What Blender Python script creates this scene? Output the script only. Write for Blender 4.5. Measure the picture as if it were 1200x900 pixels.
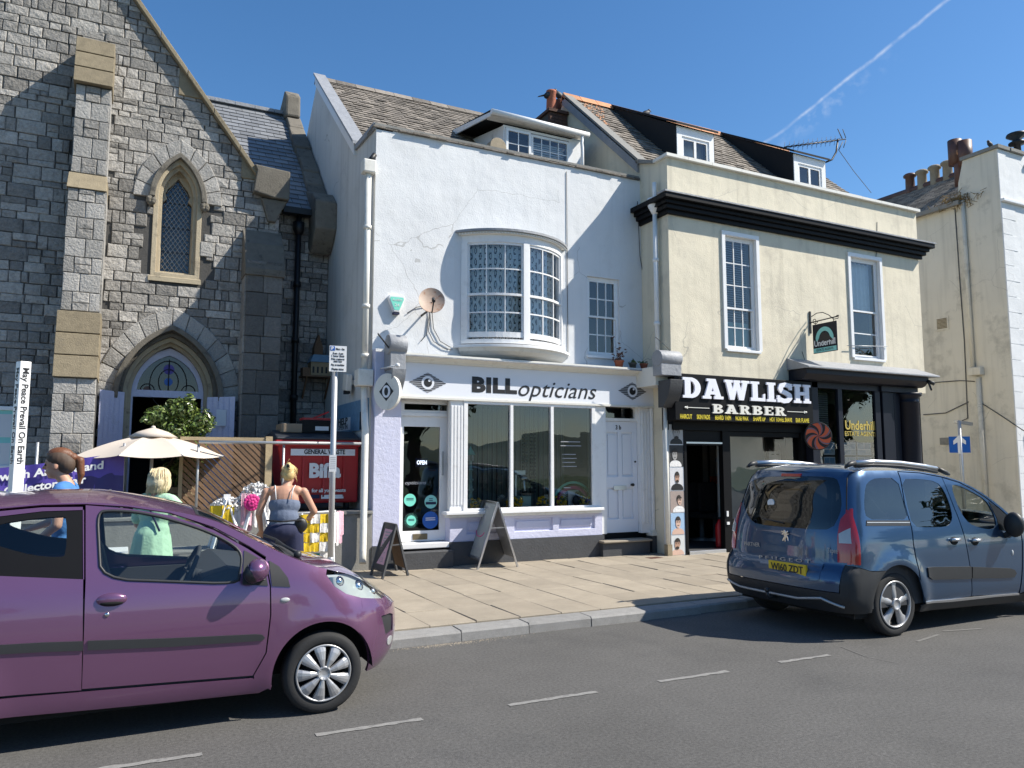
import bpy, bmesh, math, random
from mathutils import Vector, Matrix
from mathutils.geometry import delaunay_2d_cdt
random.seed(7)
R = math.radians
scene = bpy.context.scene
for o in list(bpy.data.objects): bpy.data.objects.remove(o)
col = scene.collection

# ------------------------------------------------------------------ camera
HC = 1.75; YAW = R(63.2); PITCH = R(5.9); FPX = 900.0
cam_d = bpy.data.cameras.new('camera'); cam = bpy.data.objects.new('camera', cam_d); col.objects.link(cam)
scene.camera = cam
cam_d.sensor_width = 36; cam_d.lens = FPX/1200*36; cam_d.clip_start = .05; cam_d.clip_end = 5000
cam.location = (0, 0, HC)
cam.rotation_euler = (R(90)+PITCH, 0, YAW-R(90))
# ------------------------------------------------------------------ world, sun, exposure
SUN_T = Vector((.615, -.335, .715)).normalized()          # towards the sun
w = bpy.data.worlds.new("World"); scene.world = w; w.use_nodes = True
nt = w.node_tree; nt.nodes.clear()
wo = nt.nodes.new('ShaderNodeOutputWorld'); bg = nt.nodes.new('ShaderNodeBackground')
sky = nt.nodes.new('ShaderNodeTexSky'); sky.sky_type = 'NISHITA'; sky.sun_disc = False
sky.sun_elevation = math.asin(SUN_T.z); sky.sun_rotation = math.atan2(SUN_T.x, SUN_T.y)
sky.air_density = 1.0; sky.dust_density = .35; sky.ozone_density = 3.2; sky.altitude = 10
bg.inputs['Strength'].default_value = .078
SUN_STRENGTH = 4.9
def ray(px, py):
    f0 = Vector((math.cos(YAW), math.sin(YAW), 0)); u0 = Vector((0, 0, 1)); r = Vector((math.sin(YAW), -math.cos(YAW), 0))
    f = f0*math.cos(PITCH)+u0*math.sin(PITCH); u = -f0*math.sin(PITCH)+u0*math.cos(PITCH)
    return f+r*((px-600)/FPX)-u*((py-450)/FPX)
def P(px, py, Y=None, X=None, Z=None):                      # a survey point of the photograph on a plane of the place
    d = ray(px, py)
    t = Y/d.y if Y is not None else X/d.x if X is not None else (Z-HC)/d.z
    return Vector((0, 0, HC))+d*t
# vapour trail high in the sky, as a streak along a great circle
def vmath(op, *a):
    n = nt.nodes.new('ShaderNodeVectorMath'); n.operation = op
    for i, v in enumerate(a):
        if hasattr(v, 'is_linked') or hasattr(v, 'links'): nt.links.new(v, n.inputs[i])
        else: n.inputs[i].default_value = v
    return n
def smath(op, *a, clamp=False):
    n = nt.nodes.new('ShaderNodeMath'); n.operation = op; n.use_clamp = clamp
    for i, v in enumerate(a):
        if hasattr(v, 'links'): nt.links.new(v, n.inputs[i])
        else: n.inputs[i].default_value = v
    return n.outputs[0]
ca = ray(896, 168).normalized(); cb = ray(1112, 0).normalized()
cn = ca.cross(cb).normalized(); cx = (cb-ca).normalized()
tc = nt.nodes.new('ShaderNodeTexCoord'); g = tc.outputs['Generated']
nz = nt.nodes.new('ShaderNodeTexNoise'); nz.inputs['Scale'].default_value = 22; nz.inputs['Detail'].default_value = 5
nt.links.new(g, nz.inputs['Vector'])
nzf = smath('SUBTRACT', nz.outputs[0], .5)
dist = vmath('DOT_PRODUCT', g, tuple(cn)).outputs['Value']
dist = smath('ADD', dist, smath('MULTIPLY', nzf, .008))
along = vmath('DOT_PRODUCT', g, tuple(cx)).outputs['Value']
a0 = ca.dot(cx); a1 = cb.dot(cx)
core = smath('SUBTRACT', 1, smath('DIVIDE', smath('ABSOLUTE', dist), .0026), clamp=True)
sgn = 1 if ray(950, 150).normalized().dot(cn) > 0 else -1
side = smath('MULTIPLY', dist, sgn)
veil = smath('MULTIPLY', smath('SUBTRACT', 1, smath('DIVIDE', smath('ABSOLUTE', smath('SUBTRACT', side, .010)), .014), clamp=True),
             smath('SUBTRACT', 1, smath('DIVIDE', smath('ABSOLUTE', smath('SUBTRACT', along, a0+.07)), .11), clamp=True))
nz2 = nt.nodes.new('ShaderNodeTexNoise'); nz2.inputs['Scale'].default_value = 75; nz2.inputs['Detail'].default_value = 4
nt.links.new(g, nz2.inputs['Vector'])
veil = smath('MULTIPLY', veil, smath('MULTIPLY', smath('SUBTRACT', nz2.outputs[0], .47, clamp=True), 3.0, clamp=True))
inr = smath('MULTIPLY', smath('MULTIPLY', smath('SUBTRACT', along, a0-.02), 60, clamp=True), smath('MULTIPLY', smath('SUBTRACT', a1+.3, along), 8, clamp=True))
mk = smath('MULTIPLY', smath('ADD', smath('MULTIPLY', core, smath('ADD', .12, smath('MULTIPLY', smath('SUBTRACT', nz2.outputs[0], .3, clamp=True), 1.1))), smath('MULTIPLY', veil, .5), clamp=True), inr)
mk = smath('MULTIPLY', mk, smath('MULTIPLY', smath('ADD', nz.outputs[0], .45), .8, clamp=True))
hs = nt.nodes.new('ShaderNodeHueSaturation'); hs.inputs['Saturation'].default_value = 1.22; hs.inputs['Value'].default_value = 1.36
nt.links.new(sky.outputs[0], hs.inputs['Color'])
mx = nt.nodes.new('ShaderNodeMix'); mx.data_type = 'RGBA'
nt.links.new(mk, mx.inputs['Factor']); nt.links.new(hs.outputs[0], mx.inputs['A']); mx.inputs['B'].default_value = (8.2, 8.6, 9.2, 1)
nt.links.new(mx.outputs['Result'], bg.inputs['Color']); nt.links.new(bg.outputs[0], wo.inputs[0])
sd = bpy.data.lights.new('sun', 'SUN'); sd.energy = SUN_STRENGTH; sd.angle = R(.53); sd.color = (1, .94, .83)
sun = bpy.data.objects.new('sun', sd); col.objects.link(sun); sun.rotation_euler = SUN_T.to_track_quat('Z', 'Y').to_euler(); sun.location = (0, 0, 30)
scene.view_settings.view_transform = 'Standard'; scene.view_settings.look = 'None'
scene.view_settings.exposure = 0.63; scene.view_settings.gamma = 1; scene.view_settings.use_curve_mapping = False

# ------------------------------------------------------------------ materials
def mat(name, c, rough=.6, var=.12, vs=2.0, bump=.0, bs=30.0, metal=0, rnd=0.0, coat=0, streak=0, stain=None, stain_amt=.0, stain_scale=1.5, spec=.5, emit=0, sheen=0, alpha=None, brk=None):
    m = bpy.data.materials.new(name); m.use_nodes = True; n = m.node_tree; b = n.nodes['Principled BSDF']
    b.inputs['Roughness'].default_value = rough; b.inputs['Metallic'].default_value = metal
    b.inputs['Specular IOR Level'].default_value = spec
    b.inputs['Coat Weight'].default_value = coat; b.inputs['Coat Roughness'].default_value = .03
    N = n.nodes.new; L = n.links.new
    t = N('ShaderNodeTexCoord')
    def math_(op, a, bb, clamp=False):
        q = N('ShaderNodeMath'); q.operation = op; q.use_clamp = clamp
        for i, v in enumerate((a, bb)):
            if hasattr(v, 'links'): L(v, q.inputs[i])
            else: q.inputs[i].default_value = v
        return q.outputs[0]
    cur = None
    rgb = N('ShaderNodeRGB'); rgb.outputs[0].default_value = (*c, 1); cur = rgb.outputs[0]
    if var:
        nn = N('ShaderNodeTexNoise'); nn.inputs['Scale'].default_value = vs; nn.inputs['Detail'].default_value = 8; nn.inputs['Roughness'].default_value = .65
        L(t.outputs['Object'], nn.inputs['Vector'])
        f = math_('ADD', math_('MULTIPLY', math_('SUBTRACT', nn.outputs[0], .5), var*2.6), 1.0)
    else: f = None
    if rnd:
        at = N('ShaderNodeAttribute'); at.attribute_name = 'rnd'
        g_ = math_('ADD', math_('MULTIPLY', math_('SUBTRACT', at.outputs['Fac'], .5), rnd*2), 1.0)
        f = math_('MULTIPLY', f, g_) if f is not None else g_
    if streak:
        mp = N('ShaderNodeMapping'); mp.inputs['Scale'].default_value = (6, 6, .35); L(t.outputs['Object'], mp.inputs['Vector'])
        n3 = N('ShaderNodeTexNoise'); n3.inputs['Scale'].default_value = 1.3; n3.inputs['Detail'].default_value = 6; L(mp.outputs[0], n3.inputs['Vector'])
        g_ = math_('SUBTRACT', 1.0, math_('MULTIPLY', math_('SUBTRACT', n3.outputs[0], .5, True), streak*3))
        f = math_('MULTIPLY', f, g_) if f is not None else g_
    if f is not None:
        v = N('ShaderNodeVectorMath'); v.operation = 'SCALE'; L(cur, v.inputs[0]); L(f, v.inputs['Scale']); cur = v.outputs[0]
    if stain:
        n4 = N('ShaderNodeTexNoise'); n4.inputs['Scale'].default_value = stain_scale; n4.inputs['Detail'].default_value = 10; n4.inputs['Roughness'].default_value = .7
        L(t.outputs['Object'], n4.inputs['Vector'])
        mm = math_('MULTIPLY', math_('MULTIPLY', math_('SUBTRACT', n4.outputs[0], .54, True), 9, True), stain_amt)
        k = N('ShaderNodeMix'); k.data_type = 'RGBA'; L(mm, k.inputs['Factor']); L(cur, k.inputs['A']); k.inputs['B'].default_value = (*stain, 1); cur = k.outputs['Result']
    L(cur, b.inputs['Base Color'])
    if bump:
        n5 = N('ShaderNodeTexNoise'); n5.inputs['Scale'].default_value = bs; n5.inputs['Detail'].default_value = 6; n5.inputs['Roughness'].default_value = .6
        L(t.outputs['Object'], n5.inputs['Vector'])
        bp = N('ShaderNodeBump'); bp.inputs['Strength'].default_value = bump; bp.inputs['Distance'].default_value = .6/bs
        L(n5.outputs[0], bp.inputs['Height']); L(bp.outputs[0], b.inputs['Normal'])
    if emit: b.inputs['Emission Color'].default_value = (*c, 1); b.inputs['Emission Strength'].default_value = emit
    return m
def glass_mat(name, tint=(.8, .85, .85), refl=1.0, rough=.0):
    m = bpy.data.materials.new(name); m.use_nodes = True; n = m.node_tree; n.nodes.clear(); N = n.nodes.new; L = n.links.new
    o = N('ShaderNodeOutputMaterial'); mxs = N('ShaderNodeMixShader'); tr = N('ShaderNodeBsdfTransparent'); gl = N('ShaderNodeBsdfGlossy')
    gl.inputs['Roughness'].default_value = rough; tr.inputs['Color'].default_value = (*tint, 1)
    fr = N('ShaderNodeFresnel'); fr.inputs['IOR'].default_value = 1.52
    mu = N('ShaderNodeMath'); mu.operation = 'MULTIPLY'; mu.use_clamp = True; mu.inputs[1].default_value = 1.7*refl
    tcn = N('ShaderNodeTexCoord'); nn = N('ShaderNodeTexNoise'); nn.inputs['Scale'].default_value = 1.3; L(tcn.outputs['Object'], nn.inputs['Vector'])
    bp = N('ShaderNodeBump'); bp.inputs['Strength'].default_value = .05; bp.inputs['Distance'].default_value = .1; L(nn.outputs[0], bp.inputs['Height']); L(bp.outputs[0], gl.inputs['Normal'])
    L(fr.outputs[0], mu.inputs[0]); L(mu.outputs[0], mxs.inputs[0]); L(tr.outputs[0], mxs.inputs[1]); L(gl.outputs[0], mxs.inputs[2]); L(mxs.outputs[0], o.inputs[0])
    return m
M = {}
def render_mat(name, base, crack=(.25, .24, .22), **k):
    m = mat(name, base, **k); n = m.node_tree; b = n.nodes['Principled BSDF']; N = n.nodes.new; L = n.links.new
    t = N('ShaderNodeTexCoord'); nn = N('ShaderNodeTexNoise'); nn.inputs['Scale'].default_value = 1.6; nn.inputs['Detail'].default_value = 3; L(t.outputs['Object'], nn.inputs['Vector'])
    n2 = N('ShaderNodeTexNoise'); n2.inputs['Scale'].default_value = 55; n2.inputs['Detail'].default_value = 4; L(t.outputs['Object'], n2.inputs['Vector'])
    b1 = N('ShaderNodeBump'); b1.inputs['Strength'].default_value = .5; b1.inputs['Distance'].default_value = .045; L(nn.outputs[0], b1.inputs['Height'])
    b2 = N('ShaderNodeBump'); b2.inputs['Strength'].default_value = .35; b2.inputs['Distance'].default_value = .012; L(n2.outputs[0], b2.inputs['Height']); L(b1.outputs[0], b2.inputs['Normal']); L(b2.outputs[0], b.inputs['Normal'])
    # fine hairline cracks
    vo = N('ShaderNodeTexVoronoi'); vo.feature = 'DISTANCE_TO_EDGE'; vo.inputs['Scale'].default_value = .55
    wv = N('ShaderNodeVectorMath'); wv.operation = 'SCALE'; wv.inputs['Scale'].default_value = .35; L(nn.outputs['Color'], wv.inputs[0])
    wa = N('ShaderNodeVectorMath'); L(t.outputs['Object'], wa.inputs[0]); L(wv.outputs[0], wa.inputs[1]); L(wa.outputs[0], vo.inputs['Vector'])
    lt = N('ShaderNodeMath'); lt.operation = 'LESS_THAN'; lt.inputs[1].default_value = .0022; L(vo.outputs[0], lt.inputs[0])
    n6 = N('ShaderNodeTexNoise'); n6.inputs['Scale'].default_value = .8; L(t.outputs['Object'], n6.inputs['Vector'])
    gt = N('ShaderNodeMath'); gt.operation = 'GREATER_THAN'; gt.inputs[1].default_value = .55; L(n6.outputs[0], gt.inputs[0])
    mu = N('ShaderNodeMath'); mu.operation = 'MULTIPLY'; L(lt.outputs[0], mu.inputs[0]); L(gt.outputs[0], mu.inputs[1])
    m2 = N('ShaderNodeMath'); m2.operation = 'MULTIPLY'; m2.inputs[1].default_value = .45; L(mu.outputs[0], m2.inputs[0])
    src = b.inputs['Base Color'].links[0].from_socket
    k2 = N('ShaderNodeMix'); k2.data_type = 'RGBA'; L(m2.outputs[0], k2.inputs['Factor']); L(src, k2.inputs['A']); k2.inputs['B'].default_value = (*crack, 1); L(k2.outputs['Result'], b.inputs['Base Color'])
    return m
M['white_wall'] = render_mat('white painted render', (.70, .71, .72), rough=.75, var=.07, vs=1.2, streak=.08, stain=(.55, .55, .53), stain_amt=.2, stain_scale=2.2)
M['cream_wall'] = render_mat('cream painted render', (.70, .635, .495), rough=.8, var=.09, vs=1.5, streak=.24, stain=(.50, .45, .36), stain_amt=.45, stain_scale=2.4)
M['grey_side'] = render_mat('pale grey render', (.62, .62, .60), rough=.8, var=.06, vs=1, streak=.25, stain=(.40, .40, .38), stain_amt=.3)
M['cream_side'] = render_mat('weathered cream render', (.66, .62, .53), rough=.8, var=.08, vs=1, streak=.22, stain=(.36, .34, .29), stain_amt=.55, stain_scale=1.1)
M['white_paint'] = mat('white gloss paint', (.80, .80, .80), rough=.35, var=.03, vs=4, stain=(.5, .48, .44), stain_amt=.2, stain_scale=7)
M['cream_paint'] = mat('off white paint', (.74, .72, .66), rough=.45, var=.04, vs=4, stain=(.42, .4, .35), stain_amt=.3, stain_scale=6)
M['lilac'] = mat('pale lilac paint', (.56, .57, .72), rough=.55, var=.05, vs=2, bump=.3, bs=20, stain=(.42, .42, .48), stain_amt=.25, stain_scale=4)
M['fascia'] = mat('white fascia board', (.76, .78, .83), rough=.4, var=.02, vs=1)
M['dark_plinth'] = mat('dark grey plinth paint', (.055, .057, .062), rough=.6, var=.2, vs=5, bump=.3, bs=30)
M['black_paint'] = mat('black gloss paint', (.006, .006, .007), spec=.15, rough=.5, var=.15, vs=4)
M['navy_black'] = mat('navy black gloss paint', (.009, .011, .02), spec=.25, rough=.45, var=.2, vs=4)
M['black_felt'] = mat('black roofing felt', (.012, .012, .013), rough=.9, var=.2, vs=6, bump=.3, bs=40)
M['lead'] = mat('weathered lead', (.28, .29, .31), rough=.55, var=.25, vs=5, bump=.3, bs=15)
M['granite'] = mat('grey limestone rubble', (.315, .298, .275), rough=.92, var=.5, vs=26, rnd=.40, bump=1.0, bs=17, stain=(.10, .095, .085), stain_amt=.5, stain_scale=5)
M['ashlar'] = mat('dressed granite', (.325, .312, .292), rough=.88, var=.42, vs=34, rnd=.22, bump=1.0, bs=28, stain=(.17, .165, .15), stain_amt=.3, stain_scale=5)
M['mortar'] = mat('dark mortar', (.075, .072, .068), rough=.95, var=.3, vs=8, bump=.6, bs=40)
M['dark_ashlar'] = mat('blackened shaded granite', (.15, .143, .132), rough=.9, var=.4, vs=20, rnd=.3, bump=.9, bs=28)  # dark base mixes blackened stone with the shade on the right buttress
M['tan_stone'] = mat('tan sandstone', (.25, .205, .135), rough=.9, var=.38, vs=10, rnd=.12, bump=.7, bs=50, stain=(.13, .11, .08), stain_amt=.5, stain_scale=5)
M['bath_stone'] = mat('cream limestone moulding', (.42, .355, .25), rough=.85, var=.18, vs=6, rnd=.1, bump=.5, bs=40, stain=(.12, .105, .085), stain_amt=.55, stain_scale=4)
M['dark_stone'] = mat('blackened limestone', (.15, .135, .11), rough=.9, var=.3, vs=5, rnd=.2, bump=.7, bs=40, stain=(.04, .037, .033), stain_amt=.7, stain_scale=4)
M['slate'] = mat('blue grey slate', (.19, .198, .21), rough=.5, var=.15, vs=6, rnd=.22, bump=.3, bs=30)
M['old_slate'] = mat('brown lichened slate', (.195, .170, .145), rough=.85, var=.3, vs=9, rnd=.4, bump=.6, bs=35, stain=(.40, .36, .28), stain_amt=.35, stain_scale=9)
M['rust_tile'] = mat('orange lichened ridge tile', (.50, .24, .12), rough=.85, var=.3, vs=9, rnd=.3, bump=.5, bs=35)
M['asphalt'] = mat('worn asphalt', (.098, .095, .091), rough=.88, var=.14, vs=.9, bump=.9, bs=140, stain=(.075, .074, .073), stain_amt=.5, stain_scale=.7, spec=.3)
def add_speckle(m, sc, amt, sc2=None, thr=.62, dark=(.5, .5, .5), amt2=.0, crack=0):
    n = m.node_tree; b = n.nodes['Principled BSDF']; N = n.nodes.new; L = n.links.new; t = N('ShaderNodeTexCoord')
    def mm(op, a, c, cl=False):
        q = N('ShaderNodeMath'); q.operation = op; q.use_clamp = cl
        for i, v in enumerate((a, c)):
            if hasattr(v, 'links'): L(v, q.inputs[i])
            else: q.inputs[i].default_value = v
        return q.outputs[0]
    no = N('ShaderNodeTexNoise'); no.inputs['Scale'].default_value = sc; no.inputs['Detail'].default_value = 3; no.inputs['Roughness'].default_value = .8; L(t.outputs['Object'], no.inputs['Vector'])
    f = mm('ADD', mm('MULTIPLY', mm('SUBTRACT', no.outputs[0], .5), amt), 1.0)
    if sc2:
        n2 = N('ShaderNodeTexNoise'); n2.inputs['Scale'].default_value = sc2; n2.inputs['Detail'].default_value = 9; n2.inputs['Roughness'].default_value = .7; L(t.outputs['Object'], n2.inputs['Vector'])
        f = mm('MULTIPLY', f, mm('ADD', mm('MULTIPLY', mm('SUBTRACT', n2.outputs[0], .5), amt2), 1.0))
    if crack:
        wv = N('ShaderNodeVectorMath'); wv.operation = 'SCALE'; wv.inputs['Scale'].default_value = .5; L(n2.outputs['Color'], wv.inputs[0]); wa = N('ShaderNodeVectorMath'); L(t.outputs['Object'], wa.inputs[0]); L(wv.outputs[0], wa.inputs[1])
        vo = N('ShaderNodeTexVoronoi'); vo.feature = 'DISTANCE_TO_EDGE'; vo.inputs['Scale'].default_value = crack; L(wa.outputs[0], vo.inputs['Vector'])
        ck = mm('MULTIPLY', mm('LESS_THAN', vo.outputs[0], .004), mm('MULTIPLY', mm('SUBTRACT', n2.outputs[0], .45, True), 6, True)); f = mm('MULTIPLY', f, mm('SUBTRACT', 1.0, mm('MULTIPLY', ck, .4)))
    src = b.inputs['Base Color'].links[0].from_socket; v = N('ShaderNodeVectorMath'); v.operation = 'SCALE'; L(src, v.inputs[0]); L(f, v.inputs['Scale']); L(v.outputs[0], b.inputs['Base Color'])
add_speckle(M['asphalt'], 42, 1.7, .8, amt2=.55)
M['scuff'] = mat('chalky scuff', (.15, .147, .14), rough=.9, var=.3, vs=20)
M['slab'] = mat('buff paving slab', (.305, .262, .203), rough=.85, var=.2, vs=3.2, rnd=.10, bump=.4, bs=90, stain=(.24, .20, .15), stain_amt=.4, stain_scale=1.6)
add_speckle(M['slab'], 90, .5, 2.5, amt2=.5)
M['kerbstone'] = mat('granite kerb', (.235, .23, .222), rough=.85, var=.18, vs=12, rnd=.12, bump=.5, bs=80, stain=(.16, .15, .14), stain_amt=.4, stain_scale=3)
add_speckle(M['kerbstone'], 120, .8, 3, amt2=.5)
M['joint'] = mat('sandy joint filling', (.10, .085, .065), rough=.95, var=.2, vs=9, bump=.4, bs=60)
M['road_paint'] = mat('worn white road paint', (.225, .22, .21), rough=.8, var=.3, vs=20, bump=.5, bs=120, stain=(.12, .12, .12), stain_amt=.8, stain_scale=14)
M['concrete'] = mat('grey cement render', (.23, .225, .21), rough=.9, var=.18, vs=2.5, bump=.4, bs=40, stain=(.12, .12, .11), stain_amt=.5, stain_scale=2)
M['grass'] = mat('park grass', (.06, .10, .03), rough=.9, var=.3, vs=3)
M['wood'] = mat('brown stained timber', (.17, .10, .055), rough=.75, var=.25, vs=6, rnd=.25, bump=.4, bs=30)
M['pale_wood'] = mat('pale softwood', (.36, .28, .17), rough=.75, var=.2, vs=6, rnd=.15, bump=.3, bs=30)
M['bin_red'] = mat('red bin plastic', (.42, .015, .02), rough=.4, var=.12, vs=2)
M['bin_lid'] = mat('dark bin lid', (.03, .035, .045), rough=.45, var=.1)
M['galv'] = mat('galvanised steel', (.45, .46, .47), rough=.45, metal=.6, var=.15, vs=9)
M['alu'] = mat('brushed aluminium', (.62, .63, .65), rough=.3, metal=.9, var=.08, vs=9)
M['black_iron'] = mat('black iron', (.012, .012, .013), rough=.5, var=.2, vs=8)
M['sign_white'] = mat('white sign', (.78, .78, .78), rough=.4, var=.03)
M['letter_white'] = mat('white acrylic letter', (.82, .82, .9), rough=.25, var=.02)
M['letter_cream'] = mat('cream acrylic letter', (.74, .72, .66), rough=.25, var=.02)
M['ink'] = mat('black print', (.012, .012, .014), rough=.5, var=0)
M['grey_ink'] = mat('grey print', (.33, .34, .37), rough=.5, var=.1, vs=30)
M['yellow_ink'] = mat('yellow print', (.62, .50, .03), rough=.5, var=0)
M['brass'] = mat('dull brass', (.16, .13, .08), rough=.5, metal=.5)
M['gold'] = mat('gold leaf lettering', (.62, .46, .12), rough=.35, var=.1, metal=.4)
M['blue_sign'] = mat('blue sign enamel', (.01, .10, .42), rough=.35, var=.03)
M['teal'] = mat('pale teal print', (.25, .62, .58), rough=.5, var=.03)
M['mint'] = mat('mint green print', (.20, .70, .55), rough=.45, var=.03)
M['magenta'] = mat('magenta print', (.60, .03, .22), rough=.6, var=.1)
M['navy'] = mat('navy fabric', (.018, .022, .06), rough=.85, var=.12, vs=12, bump=.3, bs=60)
M['banner'] = mat('purple vinyl banner', (.085, .055, .33), rough=.45, var=.08, vs=2)
M['banner_dark'] = mat('dark indigo banner print', (.03, .022, .13), rough=.45, var=.05)
M['parasol'] = mat('beige parasol canvas', (.58, .505, .43), rough=.85, var=.04, vs=3, bump=.2, bs=120)
M['leaf'] = mat('glossy laurel leaf', (.085, .13, .028), rough=.35, var=.25, vs=7, rnd=.55)
M['leaf_pale'] = mat('yellow green leaf', (.16, .21, .05), rough=.4, var=.2, vs=7, rnd=.5)  # lighter, yellower second leaf tone
M['tree_leaf'] = mat('tree leaf', (.05, .085, .022), rough=.55, var=.25, vs=4, rnd=.5)
M['bark'] = mat('brown bark', (.11, .08, .055), rough=.95, var=.3, vs=8, bump=.6, bs=30)
M['skin'] = mat('skin', (.50, .27, .18), rough=.55, var=.06, vs=9)
M['hair_blonde'] = mat('pale blonde hair', (.66, .55, .34), rough=.5, var=.2, vs=25, bump=.5, bs=60)
M['hair_gold'] = mat('golden blonde hair', (.55, .40, .17), rough=.5, var=.25, vs=25, bump=.5, bs=60)
M['hair_auburn'] = mat('auburn hair', (.15, .055, .022), rough=.5, var=.2, vs=25, bump=.5, bs=60)
M['hair_shaved'] = mat('shaved brown hair', (.075, .046, .03), rough=.7, var=.2, vs=25)
M['blue_cloth'] = mat('blue cotton', (.06, .19, .46), rough=.85, var=.08, vs=9, bump=.3, bs=30)
M['green_cloth'] = mat('pale mint cotton', (.40, .62, .43), rough=.85, var=.08, vs=9, bump=.4, bs=22)
M['greyblue_cloth'] = mat('grey blue jersey', (.13, .16, .23), rough=.85, var=.1, vs=9, bump=.3, bs=30)
M['white_cloth'] = mat('white cloth', (.76, .75, .74), rough=.85, var=.06, vs=9, bump=.4, bs=25)
M['yellow_cloth'] = mat('yellow cloth', (.72, .50, .02), rough=.85, var=.08, vs=9, bump=.4, bs=25)
M['pink_cloth'] = mat('pale pink cloth', (.70, .42, .50), rough=.85, var=.08, vs=9, bump=.4, bs=25)
M['teal_cloth'] = mat('dark teal cloth', (.02, .22, .18), rough=.85, var=.08, vs=9)
M['dark_cloth'] = mat('dark clothing', (.03, .035, .04), rough=.9, var=.15, vs=9)
M['terracotta'] = mat('terracotta', (.42, .13, .07), rough=.8, var=.2, vs=9, bump=.3, bs=30)
M['chimney_brown'] = mat('brown glazed clay', (.11, .05, .035), rough=.5, var=.2, vs=9)
M['chimney_buff'] = mat('buff clay', (.33, .27, .19), rough=.85, var=.25, vs=9, bump=.3, bs=30)
M['dish'] = mat('rusty dish enamel', (.42, .31, .24), rough=.6, var=.25, vs=12, stain=(.30, .12, .05), stain_amt=.8, stain_scale=9)
M['bird'] = mat('dark feathers', (.03, .032, .038), rough=.6, var=.3, vs=20)
M['curtain'] = mat('net curtain', (.85, .86, .88), rough=.9, var=.12, vs=9)
M['blind'] = mat('pale blind slat', (.75, .77, .79), rough=.6, var=.05)
M['aqua'] = mat('pale aqua board', (.36, .55, .53), rough=.6, var=.05)
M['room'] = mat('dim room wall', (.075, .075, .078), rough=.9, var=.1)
M['room_green'] = mat('dim grey green screen', (.16, .18, .15), rough=.9, var=.1, vs=1)
M['room_pale'] = mat('pale room wall', (.34, .34, .33), rough=.9, var=.1)
M['glass'] = glass_mat('window glass', (.94, .97, .97), 1.35)
M['shop_glass'] = glass_mat('shop window glass', (.75, .80, .80), 1.5)
M['car_glass'] = glass_mat('car window glass', (.88, .93, .92), .9)
M['tint_glass'] = glass_mat('dark privacy glass', (.06, .07, .08), 1.3)
M['church_glass'] = glass_mat('leaded church glass', (.04, .06, .12), 1.2, .12)
M['rubber'] = mat('tyre rubber', (.018, .018, .019), rough=.8, var=.15, vs=20, bump=.2, bs=80)
M['black_plastic'] = mat('black car plastic', (.022, .023, .025), rough=.5, var=.1, vs=12)
M['grey_plastic'] = mat('grey car plastic', (.022, .023, .025), rough=.6, var=.12, vs=12)
M['car_dark'] = mat('car underside', (.006, .006, .006), rough=.9, var=0)
M['car_trim'] = mat('dark grey car interior', (.035, .037, .042), rough=.8, var=.1)
M['purple'] = mat('metallic purple paint', (.20, .090, .178), rough=.25, metal=.55, var=.03, vs=1, coat=1.0)
M['van_blue'] = mat('metallic blue paint', (.030, .076, .155), rough=.30, metal=.6, var=.03, vs=1, coat=1.0)
M['hubcap'] = mat('silver hubcap', (.42, .42, .43), rough=.38, metal=.5, var=.08, vs=9)
M['brake'] = mat('dark brake metal', (.04, .038, .036), rough=.7, metal=.4, var=.3, vs=20)
M['chrome'] = mat('chrome', (.75, .75, .76), rough=.12, metal=1, var=0)
M['lamp_red'] = mat('red lamp lens', (.42, .01, .015), rough=.15, var=.05, coat=1)
M['lamp_clear'] = mat('clear lamp lens', (.44, .45, .45), rough=.12, var=.1, vs=18, coat=1)
M['plate'] = mat('yellow number plate', (.78, .52, .02), rough=.4, var=0)
M['brick_dark'] = mat('sooty brick', (.10, .05, .035), rough=.9, var=.3, vs=8, bump=.6, bs=30)
M['wire'] = mat('grey cable', (.10, .10, .10), rough=.7, var=0)
M['nest'] = mat('dry twigs', (.22, .15, .06), rough=.95, var=.4, vs=20)
M['paper'] = mat('printed paper', (.62, .64, .66), rough=.7, var=.05)
M['paper_blue'] = mat('blue photo print', (.15, .28, .42), rough=.6, var=.35, vs=14)
M['orange'] = mat('orange red enamel', (.62, .10, .03), rough=.35, var=.1, vs=9)
M['flower'] = mat('yellow petals', (.75, .47, .01), rough=.7, var=.1, vs=20)
M['box_card'] = mat('brown box', (.25, .19, .13), rough=.8, var=.1)

# ------------------------------------------------------------------ mesh building
def tri2d(loops, mode='evenodd', extra=None):
    vs = []; es = []
    for lp in loops:
        b = len(vs); n = len(lp)
        vs += [Vector((p[0], p[1])) for p in lp]
        es += [(b+i, b+(i+1) % n) for i in range(n)]
    if extra: vs += [Vector(p) for p in extra]
    ov, oe, of, *_ = delaunay_2d_cdt(vs, es, [], 0, 1e-6)
    def inside(x, y, lp):
        c = False; n = len(lp); j = n-1
        for i in range(n):
            xi, yi = lp[i][0], lp[i][1]; xj, yj = lp[j][0], lp[j][1]
            if (yi > y) != (yj > y) and x < (xj-xi)*(y-yi)/(yj-yi)+xi: c = not c
            j = i
        return c
    faces = []
    for f in of:
        cx_ = sum(ov[i].x for i in f)/len(f); cy_ = sum(ov[i].y for i in f)/len(f)
        k = sum(inside(cx_, cy_, lp) for lp in loops)
        if (k % 2 == 1) if mode == 'evenodd' else k > 0: faces.append(f)
    # orient CCW
    out = []
    for f in faces:
        a, b, c = (ov[i] for i in f[:3])
        if (b.x-a.x)*(c.y-a.y)-(b.y-a.y)*(c.x-a.x) < 0: f = f[::-1]
        out.append(tuple(f))
    return ov, out
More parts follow.
